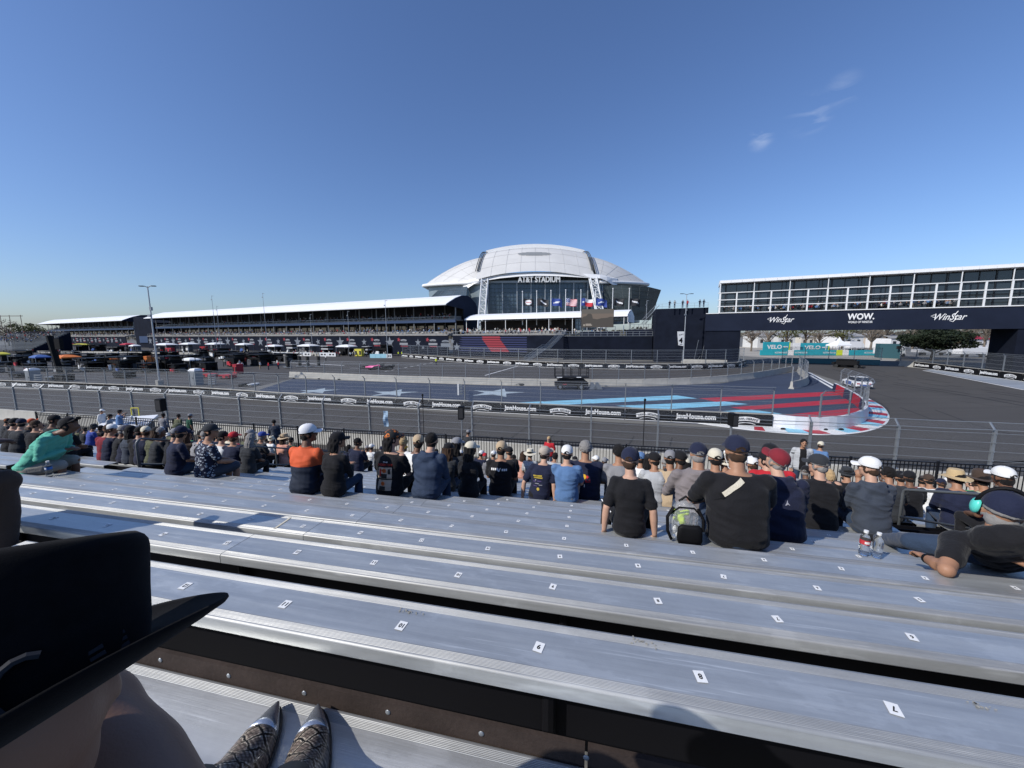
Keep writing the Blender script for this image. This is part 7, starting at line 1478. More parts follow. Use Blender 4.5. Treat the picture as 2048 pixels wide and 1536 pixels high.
# ---- others further down the rows
OT = [
 (5, 836, 'avg', 'person in camouflage orange hat at the very left edge', K(sc_='charcoal', hat='cap', hc=C_camo, skin=1)),
 (18, 846, 'avg_right', 'person in white cap near the left edge behind the mint hoodie', K(sc_='black', hat='cap', hc='white')),
 (46, 836, 'slump', 'person in orange camouflage cap and dark jacket, upper left', K(sc_='brown', shirt='long', hat='cap', hc='orange')),
 (92, 829, 'avg_right', 'person in black cap and dark jacket directly beyond the mint hoodie man', K(sc_='black', shirt='long', hat='cap', hc='black', skin=2)),
 (153, 856, 'woman', 'grey haired person in olive top right of the mint hoodie', K(sc_='olive', hairc='hairgrey', hair='mid')),
 (178, 846, 'avg_left', 'person in royal blue jacket and dark bucket hat', K(sc_='royal', shirt='long', hat='bucket', hc='charcoal')),
 (193, 850, 'avg', 'person in plain black tee and black cap near the left handrail', K(sc_='black', hat='cap', hc='black', skin=2)),
 (226, 852, 'avg', 'broad person in black shirt and black cap behind the left handrail post', K(sc_='black', hat='cap', hc='black', skin=1)),
 (259, 855, 'woman', 'person with blue patterned head scarf and dark top', K(sc_='charcoal', hat='bucket', hc=S_fl, hair='long')),
 (287, 861, 'woman_right', 'woman with long dark braid and brown top left of the white cap', K(sc_='brown', shirt='long', hair='braid', hairc='hairblack', skin=2)),
 (312, 853, 'avg_left', 'man in white cap and navy grey shirt left of the olive cap', K(sc_='slate', hat='cap', hc='white')),
 (329, 866, 'woman', 'person in white hat and red plaid shirt', K(sc_=S_pl, hat='bucket', hc='white')),
 (347, 846, 'avg', 'person in olive cap above the navy shirted man', K(sc_='olive', hat='cap', hc='olive')),
 (376, 868, 'avg', 'person in bright green polo behind the patterned navy shirt', K(sc_='green', hat=None, hairc='hairbrown')),
 (431, 868, 'avg_left', 'dark haired person right of the patterned navy shirt', K(sc_='navy')),
 (455, 863, 'woman', 'person in tan bucket hat and pale top', K(sc_='cream', hat='bucket', hc='tan')),
 (488, 858, 'woman', 'long brown haired person in grey cap and olive shirt', K(sc_='olive', hat='cap', hc='grey', hair='long', hairc='hairbrown')),
 (515, 862, 'avg', 'man in royal blue cap and dark slate tee', K(sc_='charcoal', hat='cap', hc='royal', hairc='hairgrey')),
 (538, 871, 'avg_left', 'person in pale green bucket hat', K(sc_='white', hat='bucket', hc='cream')),
 (562, 866, 'woman_right', 'woman in wide beige straw hat and peach top', K(sc_='peach', hat='straw', hc='tan', hair='long', hairc='hairbrown')),
 (577, 874, 'avg', 'person in dark green top half hidden by the orange jacket', K(sc_='darkgreen', hat=None)),
 (711, 875, 'avg_right', 'short haired man in navy tee between black sweater and printed tee', K(sc_='navy', skin=2)),
 (741, 887, 'woman', 'person in white cap left of the printed tee', K(sc_='white', hat='cap', hc='white')),
 (796, 873, 'woman', 'blond haired person behind the printed tee man', K(sc_='tan', hair='curly', hairc='blonde')),
 (806, 889, 'avg', 'person in bright orange yellow cap behind the printed tee man', K(sc_='black', hat='cap', hc='yellow')),
 (824, 868, 'avg_left', 'person in beige cap and white shirt left of the navy hoodie', K(sc_='white', hat='cap', hc='tan', skin=2)),
 (908, 874, 'woman', 'person in mottled grey cap with long hair behind the black cap', K(sc_='charcoal', hat='cap', hc='grey', hair='long')),
 (957, 900, 'avg', 'person in small white cap behind the cream cap woman', K(sc_='navy', hat='cap', hc='white')),
 (984, 901, 'avg', 'person in white cap just left of the tan cap', K(sc_='white', hat='cap', hc='white')),
 (1017, 893, 'avg_left', 'person in black cap with pale brim right of the tan cap', K(sc_='black', hat='cap', hc='black')),
 (1043, 901, 'woman', 'brown haired bareheaded woman left of the straw bucket hat', K(sc_='peach', hair='long', hairc='hairbrown')),
 (1060, 897, 'woman', 'person in pale straw sun hat left of the youth', K(sc_='lightgrey', hat='straw', hc='cream')),
 (1104, 903, 'slump', 'dark haired man in light grey shirt between youth and blue tee', K(sc_='lightgrey', hat=None)),
 (1282, 904, 'woman', 'person in blue and white cap right of the kid', K(sc_='white', hat='cap', hc='blue')),
 (1294, 907, 'woman', 'long haired person in black cap next to the blue and white cap', K(sc_='black', hat='cap', hc='black', hair='longer')),
 (1340, 900, 'avg', 'person in grey cap left of the man with black cap and sunglasses', K(sc_='tan', hat='cap', hc='grey')),
 (1353, 899, 'avg_left', 'man in black cap and charcoal shirt left of the taupe hoodie', K(sc_='charcoal', hat='cap', hc='black', skin=2)),
 (1432, 896, 'avg', 'person in cream cap and navy shirt between taupe hoodie and big man', K(sc_='navy', hat='cap', hc='cream')),
 (1450, 902, 'woman', 'curly haired person in cream hat beside the big man', K(sc_='navy', hat='bucket', hc='cream', hair='curly', hairc='hairbrown')),
 (1534, 899, 'avg_left', 'bearded man in black cap left of the red cap', K(sc_='charcoal', hat='cap', hc='black', skin=0)),
 (1552, 885, 'avg', 'person in dark cap and red jacket beyond the red cap', K(sc_='red', shirt='long', hat='cap', hc='black')),
 (1670, 938, 'woman', 'blond person low behind the charcoal cap man', K(sc_='black', hairc='blonde', hair='mid')),
 (1700, 932, 'avg', 'person in dark bucket hat left of the shaved head', K(sc_='black', hat='bucket', hc='charcoal')),
 (1724, 939, 'avg', 'shaven headed person in orange and black top', K(sc_='orange', hair=None)),
 (1789, 934, 'avg_left', 'dark curly haired person right of the white cap man', K(sc_='charcoal', hair='curly')),
 (1811, 941, 'avg', 'person in black cap with white brim behind the right handrail', K(sc_='black', hat='cap', hc='black')),
 (1826, 941, 'avg', 'broad person in black tee and black cap behind the right handrail', K(sc_='black', hat='cap', hc='black', skin=2)),
 (1843, 949, 'avg_right', 'dark haired person with red brown top left of the white tee', K(sc_='maroon', skin=1)),
 (1868, 948, 'avg', 'person in brown cap and white tee left of the straw hat', K(sc_='white', hat='cap', hc='brown')),
 (1925, 937, 'avg_left', 'man in wide straw hat and navy shirt by the right aisle', K(sc_='navy', shirt='long', hat='straw', hc='straw', pc='denim')),
 (1990, 941, 'woman', 'person in brown wide brimmed hat and leafy pale shirt', K(sc_=S_fl2, hat='outback', hc='brown')),
 (2032, 932, 'avg', 'man in white cap and red tee at the right edge', K(sc_='red', hat='cap', hc='white', skin=2)),
]
for px, yt, vn, lb, kw in OT: plain(px, yt, vn, lb, yaw=random.uniform(-.3, .15), pc=kw.pop('pc', 'black'), **kw)
# filler heads further left and low down, where the photograph shows more of the crowd
FL = [(12, 868, 'black', 'black'), (22, 852, 'navy', None), (54, 850, 'charcoal', 'grey'), (76, 848, 'black', 'navy'), (112, 850, 'brown', None), (128, 868, 'black', 'black'), (166, 860, 'charcoal', None), (212, 878, 'navy', 'white'), (232, 882, 'black', None), (254, 884, 'slate', 'black'), (280, 888, 'navy', 'cream'), (306, 890, 'charcoal', None), (336, 884, 'black', 'grey'), (366, 888, 'brown', 'navy'), (404, 890, 'black', None), (436, 892, 'white', 'black'), (462, 892, 'navy', 'red'), (490, 890, 'charcoal', None), (30, 858, 'charcoal', 'navy'), (66, 862, 'black', None), (120, 862, 'navy', 'grey'), (140, 848, 'slate', 'black'), (207, 866, 'maroon', None), (243, 870, 'navy', 'navy'), (272, 874, 'black', None), (300, 872, 'olive', 'black'), (362, 872, 'navy', 'tan'), (390, 878, 'grey', None), (418, 876, 'white', 'blue'), (443, 880, 'black', 'charcoal'), (470, 878, 'red', None), (500, 880, 'blue', 'white'), (527, 884, 'black', 'black'), (690, 890, 'navy', None), (728, 896, 'charcoal', 'grey'), (760, 893, 'white', 'navy'), (873, 897, 'blue', None), (920, 900, 'red', 'white'), (968, 906, 'grey', 'red'), (1028, 908, 'black', None), (1088, 910, 'navy', 'tan'), (1150, 912, 'olive', 'black'), (1190, 910, 'white', 'white'), (1212, 914, 'black', 'grey'), (1328, 915, 'maroon', None), (1372, 916, 'tan', 'cream'), (1508, 912, 'red', 'white'), (1612, 930, 'grey', 'black'), (1688, 944, 'charcoal', None), (1742, 946, 'blue', 'white'), (1770, 945, 'black', 'black'), (1857, 956, 'navy', None), (1885, 956, 'grey', 'navy'), (1905, 955, 'tan', 'white'), (1955, 957, 'black', 'cream'), (1970, 952, 'green', None), (2015, 956, 'navy', 'black')]
for i, (px, yt, c1, h1) in enumerate(FL):
    plain(px, yt, ['avg', 'woman', 'avg_left', 'avg_right'][i % 4], 'spectator in '+c1+' top and '+((h1+' cap') if h1 else 'no hat')+', '+ordw(i)+' from the left low in the crowd', yaw=random.uniform(-.4, .3), sc_=c1, hat='cap' if h1 else None, hc=h1 or 'black', skin=i % 3, pc='black', hairc=['hairblack', 'hairbrown', 'hairgrey'][i % 3], hair=['short', 'long', 'short', 'short'][i % 4])
# standing people at the foot of the stand
for px, yt, D, vn, lb, yaw, kw in (
 (1601, 876, 13.2, 'stand', 'young man in open pale jacket and black tee walking towards the camera', 2.9, K(sc_='black', shirt='short', skin=1, pc='denim')),
 (1636, 883, 13.8, 'stand', 'man in cream cap and blue tee standing at the picket fence', -.8, K(sc_='blue', hat='cap', hc='cream', pc='slate')),
 (1099, 877, 13.6, 'stand', 'blond woman in sunglasses and red top facing the camera', 2.8, K(sc_='red', hair='long', hairc='blonde', skin=0)),
 (549, 843, 13.8, 'stand', 'curly dark haired person in grey jacket standing at the near wall', .6, K(sc_='slate', shirt='long', hair='curly', skin=2)),
 (935, 866, 13.8, 'stand', 'man in grey cap standing at the picket fence', -.4, K(sc_='charcoal', shirt='long', hat='cap', hc='grey', skin=1)),
 (327, 836, 14.0, 'stand', 'dark haired person standing at the wall right of the booth', .3, K(sc_='grey', shirt='long', skin=2)),
 (357, 835, 14.0, 'stand', 'person in olive tee standing with back turned by the near wall', 0, K(sc_='olive', skin=1)),
 (379, 836, 14.1, 'stand', 'person in grey cap and dark green top standing by the near wall', -.3, K(sc_='darkgreen', hat='cap', hc='grey', skin=1)),
 (204, 821, 14.2, 'stand', 'tall person in white shirt and white cap on the camera platform', -1.2, K(sc_='white', shirt='long', hat='cap', hc='white', pc='cream')),
 (238, 823, 14.2, 'stand_cam', 'camera operator in blue vest and black cap behind the booth', -.3, K(sc_='blue', hat='cap', hc='black', pc='black')),
 (219, 836, 13.3, 'stand', 'person in black cap and light blue shirt left of the booth', -.9, K(sc_='lightgrey', hat='cap', hc='black')),
): person(px, yt, D, vn, lb, yaw=yaw, **kw)
# jacket panels of the walking man
# ---- prints and accessories on backs
def R4(x0, x1, z0, z1): return [(x0, z0), (x1, z0), (x1, z1), (x0, z1)]
def circ(x, z, r_, n=14, sz=1): return [(x+r_*math.cos(a), z+r_*sz*math.sin(a)) for a in np.linspace(0, 6.283, n+1)[:-1]]
t, so, d, s_, k_ = P_['tee']
PM_ = [mat('print_cream', (.55, .42, .30), .7), mat('print_orange', (.62, .12, .015), .6), mat('print_red', (.45, .03, .02), .6), mat('print_dark', (.03, .025, .02), .7), M_white]
decal(t, d['shirts']['short'], [(R4(-.10, .10, .27, .42), 0), (R4(-.10, .10, .115, .255), 0)], PM_, 'shirt_print', .004)
decal(t, d['shirts']['short'], [(circ(-.01, .375, .034, sz=.85), 1), (circ(-.02, .205, .030, sz=.85), 1), (R4(-.05, .035, .275, .335), 3), (R4(-.07, .02, .12, .17), 3), (R4(-.08, -.05, .30, .40), 2), (R4(.045, .08, .33, .40), 3), (R4(.03, .075, .13, .19), 0), (circ(-.022, .382, .006), 3), (circ(.003, .382, .006), 3), (circ(-.03, .21, .005), 3), (circ(-.008, .21, .005), 3), (R4(-.025, .006, .358, .364), 3)], PM_, 'shirt_print', .0065)
decal(t, d['shirts']['short'], textquads('BASEMENT YARD', 0, .455, .034, .21, mi=2)+textquads('THE', 0, .49, .014, .07, mi=4), PM_, 'shirt_lettering', .006)
t, so, d, s_, k_ = P_['race']
decal(t, d['shirts']['short'], [(circ(-.01, .405, .035), 0), ([(-.085, .40), (-.06, .425), (-.02, .415), (-.015, .40), (-.03, .385), (-.05, .39), (-.06, .375), (-.068, .392)], 1), ([(.065, .40), (.04, .425), (.0, .415), (-.005, .40), (.01, .385), (.03, .39), (.04, .375), (.048, .392)], 1)], [mat('print_yellow', (.75, .45, .02), .6), mat('print_bull_red', (.55, .02, .03), .6), M_white], 'shirt_emblem', .005)
decal(t, d['shirts']['short'], textquads('Red Bull', 0, .345, .04, .17, mi=1)+textquads('1', .0, .28, .04, .014, mi=2), [_m['print_yellow'], _m['print_bull_red'], M_white], 'shirt_lettering', .006)
t, so, d, s_, k_ = P_['tanc']
decal(t, d['shirts']['short'], [(R4(-.13+i*.03, -.13+i*.03+.022, .455, .49), 0) for i in (0, 1, 2, 3, 6, 7, 8)]+[([(-.035, .50), (-.01, .44), (.01, .44), (.035, .50), (.02, .50), (0, .465), (-.02, .50)], 0)], M_white, 'shirt_lettering', .005)
t, so, d, s_, k_ = P_['youth']
decal(t, d['shirts']['short'], [(R4(-.09, .06, .42, .445), 0), (R4(-.08, .07, .39, .41), 0), (circ(-.0, .22, .024), 0), (R4(-.09, -.05, .33, .34), 1), (R4(-.02, .05, .34, .35), 1), (R4(-.06, .01, .30, .31), 2), (R4(-.09, -.02, .26, .268), 1), (R4(.01, .07, .28, .29), 2), (circ(-.05, .36, .012), 2)], [mat('print_mustard', (.45, .33, .04), .7), mat('print_violet', (.12, .08, .25), .7), mat('print_greyish', (.3, .3, .33), .7)], 'shirt_print', .005)
t, so, d, s_, k_ = P_['redc']
decal(t, d['shirts']['hood'], [([(-.02, .385), (-.012, .40), (-.004, .415), (.0, .43), (.006, .432), (.004, .415), (.014, .40), (.024, .39), (.02, .386), (.006, .396), (-.004, .39), (-.012, .383)], 0)], mat('emblem_grey', (.35, .35, .4), .6), 'hoodie_emblem', .005)
t, so, d, s_, k_ = P_['big']; bvh = BVHTree.FromPolygons([v.co.copy() for v in d['shirts']['short'].vertices], [tuple(p.vertices) for p in d['shirts']['short'].polygons])
def strap(x0, z0, x1, z1, wd, m_, nm, off=.007):
    mb = MB(); rows = []; dx, dz = x1-x0, z1-z0; l_ = math.hypot(dx, dz); px_, pz_ = -dz/l_*wd/2, dx/l_*wd/2
    for i in range(15):
        k = i/14; r0 = []
        for q in (-1, -.33, .33, 1):
            h = bvh.ray_cast(V((x0+dx*k+px_*q, -1.2, z0+dz*k+pz_*q)), V((0, 1, 0))); r0.append((h[0] if h[0] is not None else V((x0+dx*k+px_*q, -.1, z0+dz*k+pz_*q)))+V((0, -off, 0)))
        rows.append(r0)
    mb.loft(rows, 0, False, False); o = mb.build(nm, m_, t, world=False); return o
so_ = strap(.005, .565, -.155, .44, .038, CL['cream'], 'sling_strap'); strap(-.155, .44, -.215, .40, .034, CL['black'], 'strap_webbing'); strap(-.145, .447, -.165, .432, .046, M_black, 'strap_buckle', .011)
t, so, d, s_, k_ = P_['kid']
mb = MB()
for i, dx in enumerate((-.024, 0, .024)):
    L_ = d['L'][0]; rows = []
    for k in np.linspace(.25, 1, 8):
        p = L_[0].lerp(L_[1], k); rows.append([p+V((-.05+dx*.55-.0, dx*.2, .068*math.cos(.55+i*.33)+.004)), p+V((-.05+dx*.55-.011, dx*.2, .068*math.cos(.55+i*.33)-.002))])
    for a_ in range(7): mb.quad(rows[a_][0], rows[a_+1][0], rows[a_+1][1], rows[a_][1])
mb.build('side_stripes', M_white, t, world=False)
t, so, d, s_, k_ = P_['big']; mb = MB(); hc = d['head']; [mb.tube([hc+V((q*.084, .005, -.02)), hc+V((q*.086, -.005, -.055)), hc+V((q*.07, -.06, -.13)), hc+V((q*.03, -.085, -.15))], .0025, 4) for q in (-1, 1)]; [mb.ell(hc+V((q*.088, .008, -.015)), (.008, .01, .014), 8, 6) for q in (-1, 1)]; mb.build('earphones', M_white, t, world=False)
for key in ('bksw', 'mint', 'jacket', 'tee', 'whc', 'bkp'):
    t, so, d, s_, k_ = P_[key]; hc, Mh = d['head'], d['Mh']; mb = MB()
    for q in (-1, 1): mb.ell(hc+Mh @ V((q*.034, .088, .014)), (.026, .010, .018), 10, 6, M=Mh); mb.tube([hc+Mh @ V((q*.058, .084, .020)), hc+Mh @ V((q*.080, .02, .012)), hc+Mh @ V((q*.082, -.012, .004))], .0035, 5)
    mb.build('sunglasses', M_black, t, world=False)
# sunglasses and eyes for those who face us
for o in list(C.objects):
    if o.get('category') == 'person' and o.get('label', '').startswith(('blond woman', 'young man in open')):
        d = VAR['stand']; hc, Mh = d['head'], d['Mh']; mb = MB()
        for q in (-1, 1): mb.ell(hc+Mh @ V((q*.033, .088, .012)), (.024, .010, .016) if 'blond' in o['label'] else (.012, .009, .007), 10, 6)
        mb.build('sunglasses' if 'blond' in o['label'] else 'eyes', M_black, o, world=False)
        if 'young' in o['label']:
            if 'long' not in d['shirts']: d['shirts']['long'] = d['shirtf']('long')
            me = d['shirts']['long'].copy(); bm = bmesh.new(); bm.from_mesh(me)
            bmesh.ops.delete(bm, geom=[f_ for f_ in bm.faces if abs(f_.calc_center_median().x) < .075 and f_.calc_center_median().y > 0 and f_.calc_center_median().z > .9], context='FACES')
            for v in bm.verts: v.co += v.normal*.012
            bm.to_mesh(me); bm.free(); obj_of('open_jacket', me, CL['lightgrey'], o)
# ---- reclining man at the right edge
t = thing('person', 'man in black tee and navy cap leaning back on his elbow at the right edge', 'person', AY(1975, 1140, 2.5)); FR[t.name] = Matrix.Translation(t.location); o0 = V(t.location)
hd = AY(2003, 1026, 2.32); Mh = (Matrix.Rotation(-.75, 3, 'Z') @ Matrix.Rotation(.10, 3, 'X') @ Matrix.Rotation(.15, 3, 'Y'))
SL, SR = AY(1912, 1083, 2.44), AY(2090, 1072, 2.10); EL = AY(1893, 1140, 2.26); WL_ = AY(1853, 1116, 2.46); HP = BT(row_t(2010, 3.3, 5.7), 3.32, 5.66); CHM = (SL+SR)/2
HPa, HPb = HP-UB*.10, HP+UB*.10; KL = AY(1822, 1083, 2.95); AL = AY(1760, 1078, 3.5)
def tor(mb, f_):
    ax = (SR-SL).normalized(); up_ = (CHM-HP).normalized(); fw = ax.cross(up_).normalized(); Mt = Matrix((ax, fw, up_)).transposed()
    for k, rx, ry in ((.0, .18, .13), (.25, .17, .13), (.5, .175, .125), (.75, .195, .12), (.93, .205, .10)): mb.ell(HP.lerp(CHM, k), (rx+f_, ry+f_, .13+f_), 18, 12, M=Mt)
    mb.ell(CHM+up_*.03, (.15+f_, .085+f_, .07+f_), 14, 8, M=Mt)
mb = MB(); tor(mb, -.02); limb(mb, [CHM, hd-(hd-CHM).normalized()*.04], [.062, .058]); head_parts(mb, hd, Mh, 1.05)
limb(mb, [SL, SL.lerp(EL, .5), EL, EL.lerp(WL_, .4), WL_], [.060, .052, .046, .044, .030]); dr = (WL_-EL).normalized(); hand(mb, WL_+dr*.01, dr, 1, (.2, .1, 1), 1.0, .9)
ER = SR+V((.12, .1, -.25)); WR = ER+V((-.1, .25, .02)); limb(mb, [SR, ER, WR], [.06, .046, .030]); hand(mb, WR, (0, 1, 0), -1, (0, 0, 1))
limb(mb, [HPa, KL, AL], [.085, .060, .045]); KR = HPb+V((.35, .35, .05)); AR = KR+V((.0, .1, -.4)); limb(mb, [HPb, KR, AR], [.085, .06, .045])
me = remesh(mb, .009, 3); me.transform(Matrix.Translation(-o0)); obj_of('body', me, SKIN[1], t)
mb = MB(); tor(mb, .0); limb(mb, [SL, SL.lerp(EL, .35), SL.lerp(EL, .62)], [.078, .074, .070]); limb(mb, [SR, SR.lerp(ER, .6)], [.078, .072]); me = remesh(mb, .010, 4, .6, .0055, 31, (6, 6, 13)); me.transform(Matrix.Translation(-o0)); obj_of('shirt', me, CL['black'], t)
mb = MB(); limb(mb, [HPa, HPa.lerp(KL, .5), KL, KL.lerp(AL, .5), AL], [.098, .088, .070, .062, .055]); limb(mb, [HPb, KR, AR], [.098, .07, .055]); me = remesh(mb, .010, 3, .6, .004, 33); me.transform(Matrix.Translation(-o0)); obj_of('trousers', me, CL['denim'], t)
mb = MB(); [mb.ell(p+V((-.04, .06, -.02)), (.09, .06, .04), 12, 8) for p in (AL, AR)]; me = remesh(mb, .012, 2); me.transform(Matrix.Translation(-o0)); obj_of('shoes', me, CL['black'], t)
obj_of('hair', HEADM['shortr'], CL['hairgrey'], t, hd-o0, Mh.to_euler(), (1.05,)*3); cp = obj_of('cap', HEADM['cap'], CL['navy'], t, hd-o0+Mh @ V((0, 0, .012)), Mh.to_euler(), (1.12, 1.12, 1.08))
mb = MB(); mb.ell((-.102, .03, -.005), (.030, .048, .056), 14, 10); hs = mb.build('ear_defender', mat('mint_shell', (.10, .62, .52), .35), t, world=False, smooth=True); hs.location = hd-o0; hs.rotation_euler = Mh.to_euler()
mb = MB(); mb.ell((-.083, .028, -.005), (.018, .052, .060), 14, 10); mb.tube([V((.112*math.cos(a)*-1, .02-.02*math.sin(a), .155*math.sin(a)+.02)) for a in np.linspace(0, math.pi, 13)], .013, 8); hs = mb.build('headband', M_black, t, world=False, smooth=True); hs.location = hd-o0; hs.rotation_euler = Mh.to_euler()
wm = WL_.lerp(EL, .12); dr = (EL-WL_).normalized(); mb = MB(); mb.tube([wm-dr*.012, wm+dr*.012], .036, 14); mb.box(wm+V((0, -.02, .034)), (.034, .03, .012)); mb.build('watch', M_black, t)
# ---- seated person at the very left edge: brown knee and hand
t = thing('person', 'person in brown trousers at the left edge, only knee and hand in view', 'person', BT(-3.54, rowD(0)+.02, rowZ(0)+.002), RZB-.1); FR.pop(t.name, None); dress(t, 'slump', sc_='brown', pc='brown', skin=3)
# ---- the woman in the big black hat, close to the camera
def RZ(px, py, zc): return EYEV+ray(px, py)*(zc/FPX)
Cr, Cu, Cf = V((1, 0, 0)), V((0, math.sin(PITCH), math.cos(PITCH))), V((0, math.cos(PITCH), -math.sin(PITCH)))
t = thing('person', 'person in wide black felt hat with bare brown legs close to the camera', 'person', (-.55, .3, 6.53)); o0 = V(t.location)
vd = ray(118, 1372).normalized(); xh = RZ(418, 1194, .335)-RZ(118, 1372, .335); xh = (xh-vd*xh.dot(vd)).normalized(); zh0 = xh.cross(vd).normalized(); zh0 = zh0 if zh0.z > 0 else -zh0; TILT = .17; zh = (zh0*math.cos(TILT)-vd*math.sin(TILT)).normalized(); yh = zh.cross(xh).normalized(); HB = RZ(14, 1440, .335)
K1, K2 = RZ(20, 1640, .74), RZ(-80, 1640, .70); A1, A2 = G(440, 1640, 6.16), G(565, 1660, 6.16)
HC = V((-.56, .22, 6.62)); NK = V((-.50, .26, 6.86)); hd = HB-zh*.015-vd*-.02
mb = MB()
for K_, A_, q in ((K1, A1, -.07), (K2, A2, .07)):
    H_ = HC+V((q-.02, .05, 0)); limb(mb, [H_, H_.lerp(K_, .5), K_, K_.lerp(A_, .35), K_.lerp(A_, .7), A_], [.085, .080, .066, .062, .045, .034], 16)
mb.ell(HC, (.17, .13, .12), 16, 12); mb.ell(HC.lerp(NK, .5), (.15, .11, .15), 16, 12)
S0, S1, S2 = RZ(122, 1484, .47), RZ(238, 1575, .45), RZ(318, 1700, .42); mb.ell(S0, (.075, .075, .075), 20, 14); limb(mb, [S0, S1, S2], [.072, .067, .060], 16); mb.ell(RZ(-60, 1560, .46), (.13, .12, .11), 18, 12); limb(mb, [RZ(-40, 1540, .46), S0], [.11, .08], 16)
head_parts(mb, hd, Matrix((xh, yh, zh)).transposed(), .8)
w_ = HC+V((-.12, .12, .02)); limb(mb, [S0, w_], [.04, .028]); hand(mb, w_, (-.6, .5, -.3), 1, (0, 0, 1))
me = remesh(mb, .007, 14, .7); me.transform(Matrix.Translation(-o0)); obj_of('body', me, mat('skin_deep_tan', (.20, .115, .082), .5, 0, .05, 10, .08, 300), t)
mb = MB(); mb.ell(HC, (.185, .145, .13), 16, 12); me = remesh(mb, .010, 3, .6, .004, 40); me.transform(Matrix.Translation(-o0)); obj_of('dress', me, CL['black'], t)
Mhat = Matrix((xh, yh, zh)).transposed().to_4x4(); Mhat.translation = HB
mb = MB(); N_ = 72
def hring(rx, ry, z, curl=0.0, dentx=0.0):
    out = []
    for b_ in np.linspace(0, 2*math.pi, N_+1)[:-1]:
        c_, s2_ = math.cos(b_), math.sin(b_); out.append(V((rx*c_, ry*s2_, z+curl*s2_*s2_-curl*.25*c_*c_+dentx*c_)))
    return out
brim = [hring(.098, .080, .004), hring(.112, .094, .001, .003), hring(.130, .112, .0, .008), hring(.150, .130, .001, .016), hring(.163, .142, .003, .024), hring(.1665, .145, .0045, .026), hring(.1665, .145, .0015, .026), hring(.163, .142, -.001, .024), hring(.150, .130, -.003, .016), hring(.128, .110, -.004, .008), hring(.097, .079, -.002)]
mb.loft(brim, 0, False); 
crown_ = []
for rx, ry, z in ((.097, .079, .002), (.099, .081, .02), (.0985, .081, .05), (.0975, .079, .085), (.0965, .0775, .097), (.0945, .0755, .107), (.0908, .072, .1145), (.085, .065, .120), (.076, .053, .1195), (.064, .037, .110), (.042, .018, .098), (.004, .003, .094)):
    k = min(1.0, z/.118); crown_.append([p+V((.034*k, 0, -.36*p.x*k*k)) for p in hring(rx, ry, z*1.17)])
mb.loft(crown_, 0, False)
mb.v = [tuple((Matrix.Translation(-o0) @ Mhat) @ V(p)) for p in mb.v]
M_felt = mat('black_felt', (.0045, .0045, .0055), .98, 0, .3, 60, .12, 900, spec=.08, sheen=.05); ht = mb.build('hat', M_felt, t, world=False, smooth=True)
mb = MB(); yv = -.086
arc = [V((.018+.018*math.cos(a), yv+.0015, .030+.022*math.sin(a))) for a in np.linspace(.9, 5.2, 12)]; mb.tube(arc, .0032, 6)
for x in (.056, .072): [mb.box((x+dx, yv+.016+.014*(x > .06), .014+dz), (.010, .004, .003)) for dx, dz in ((0, 0), (0, .006), (0, .012))]
mb.v = [tuple((Matrix.Translation(-o0) @ Mhat) @ V(p)) for p in mb.v]; mb.build('embroidery', mat('dark_embroidery', (.018, .019, .024), .8), ht, world=False)
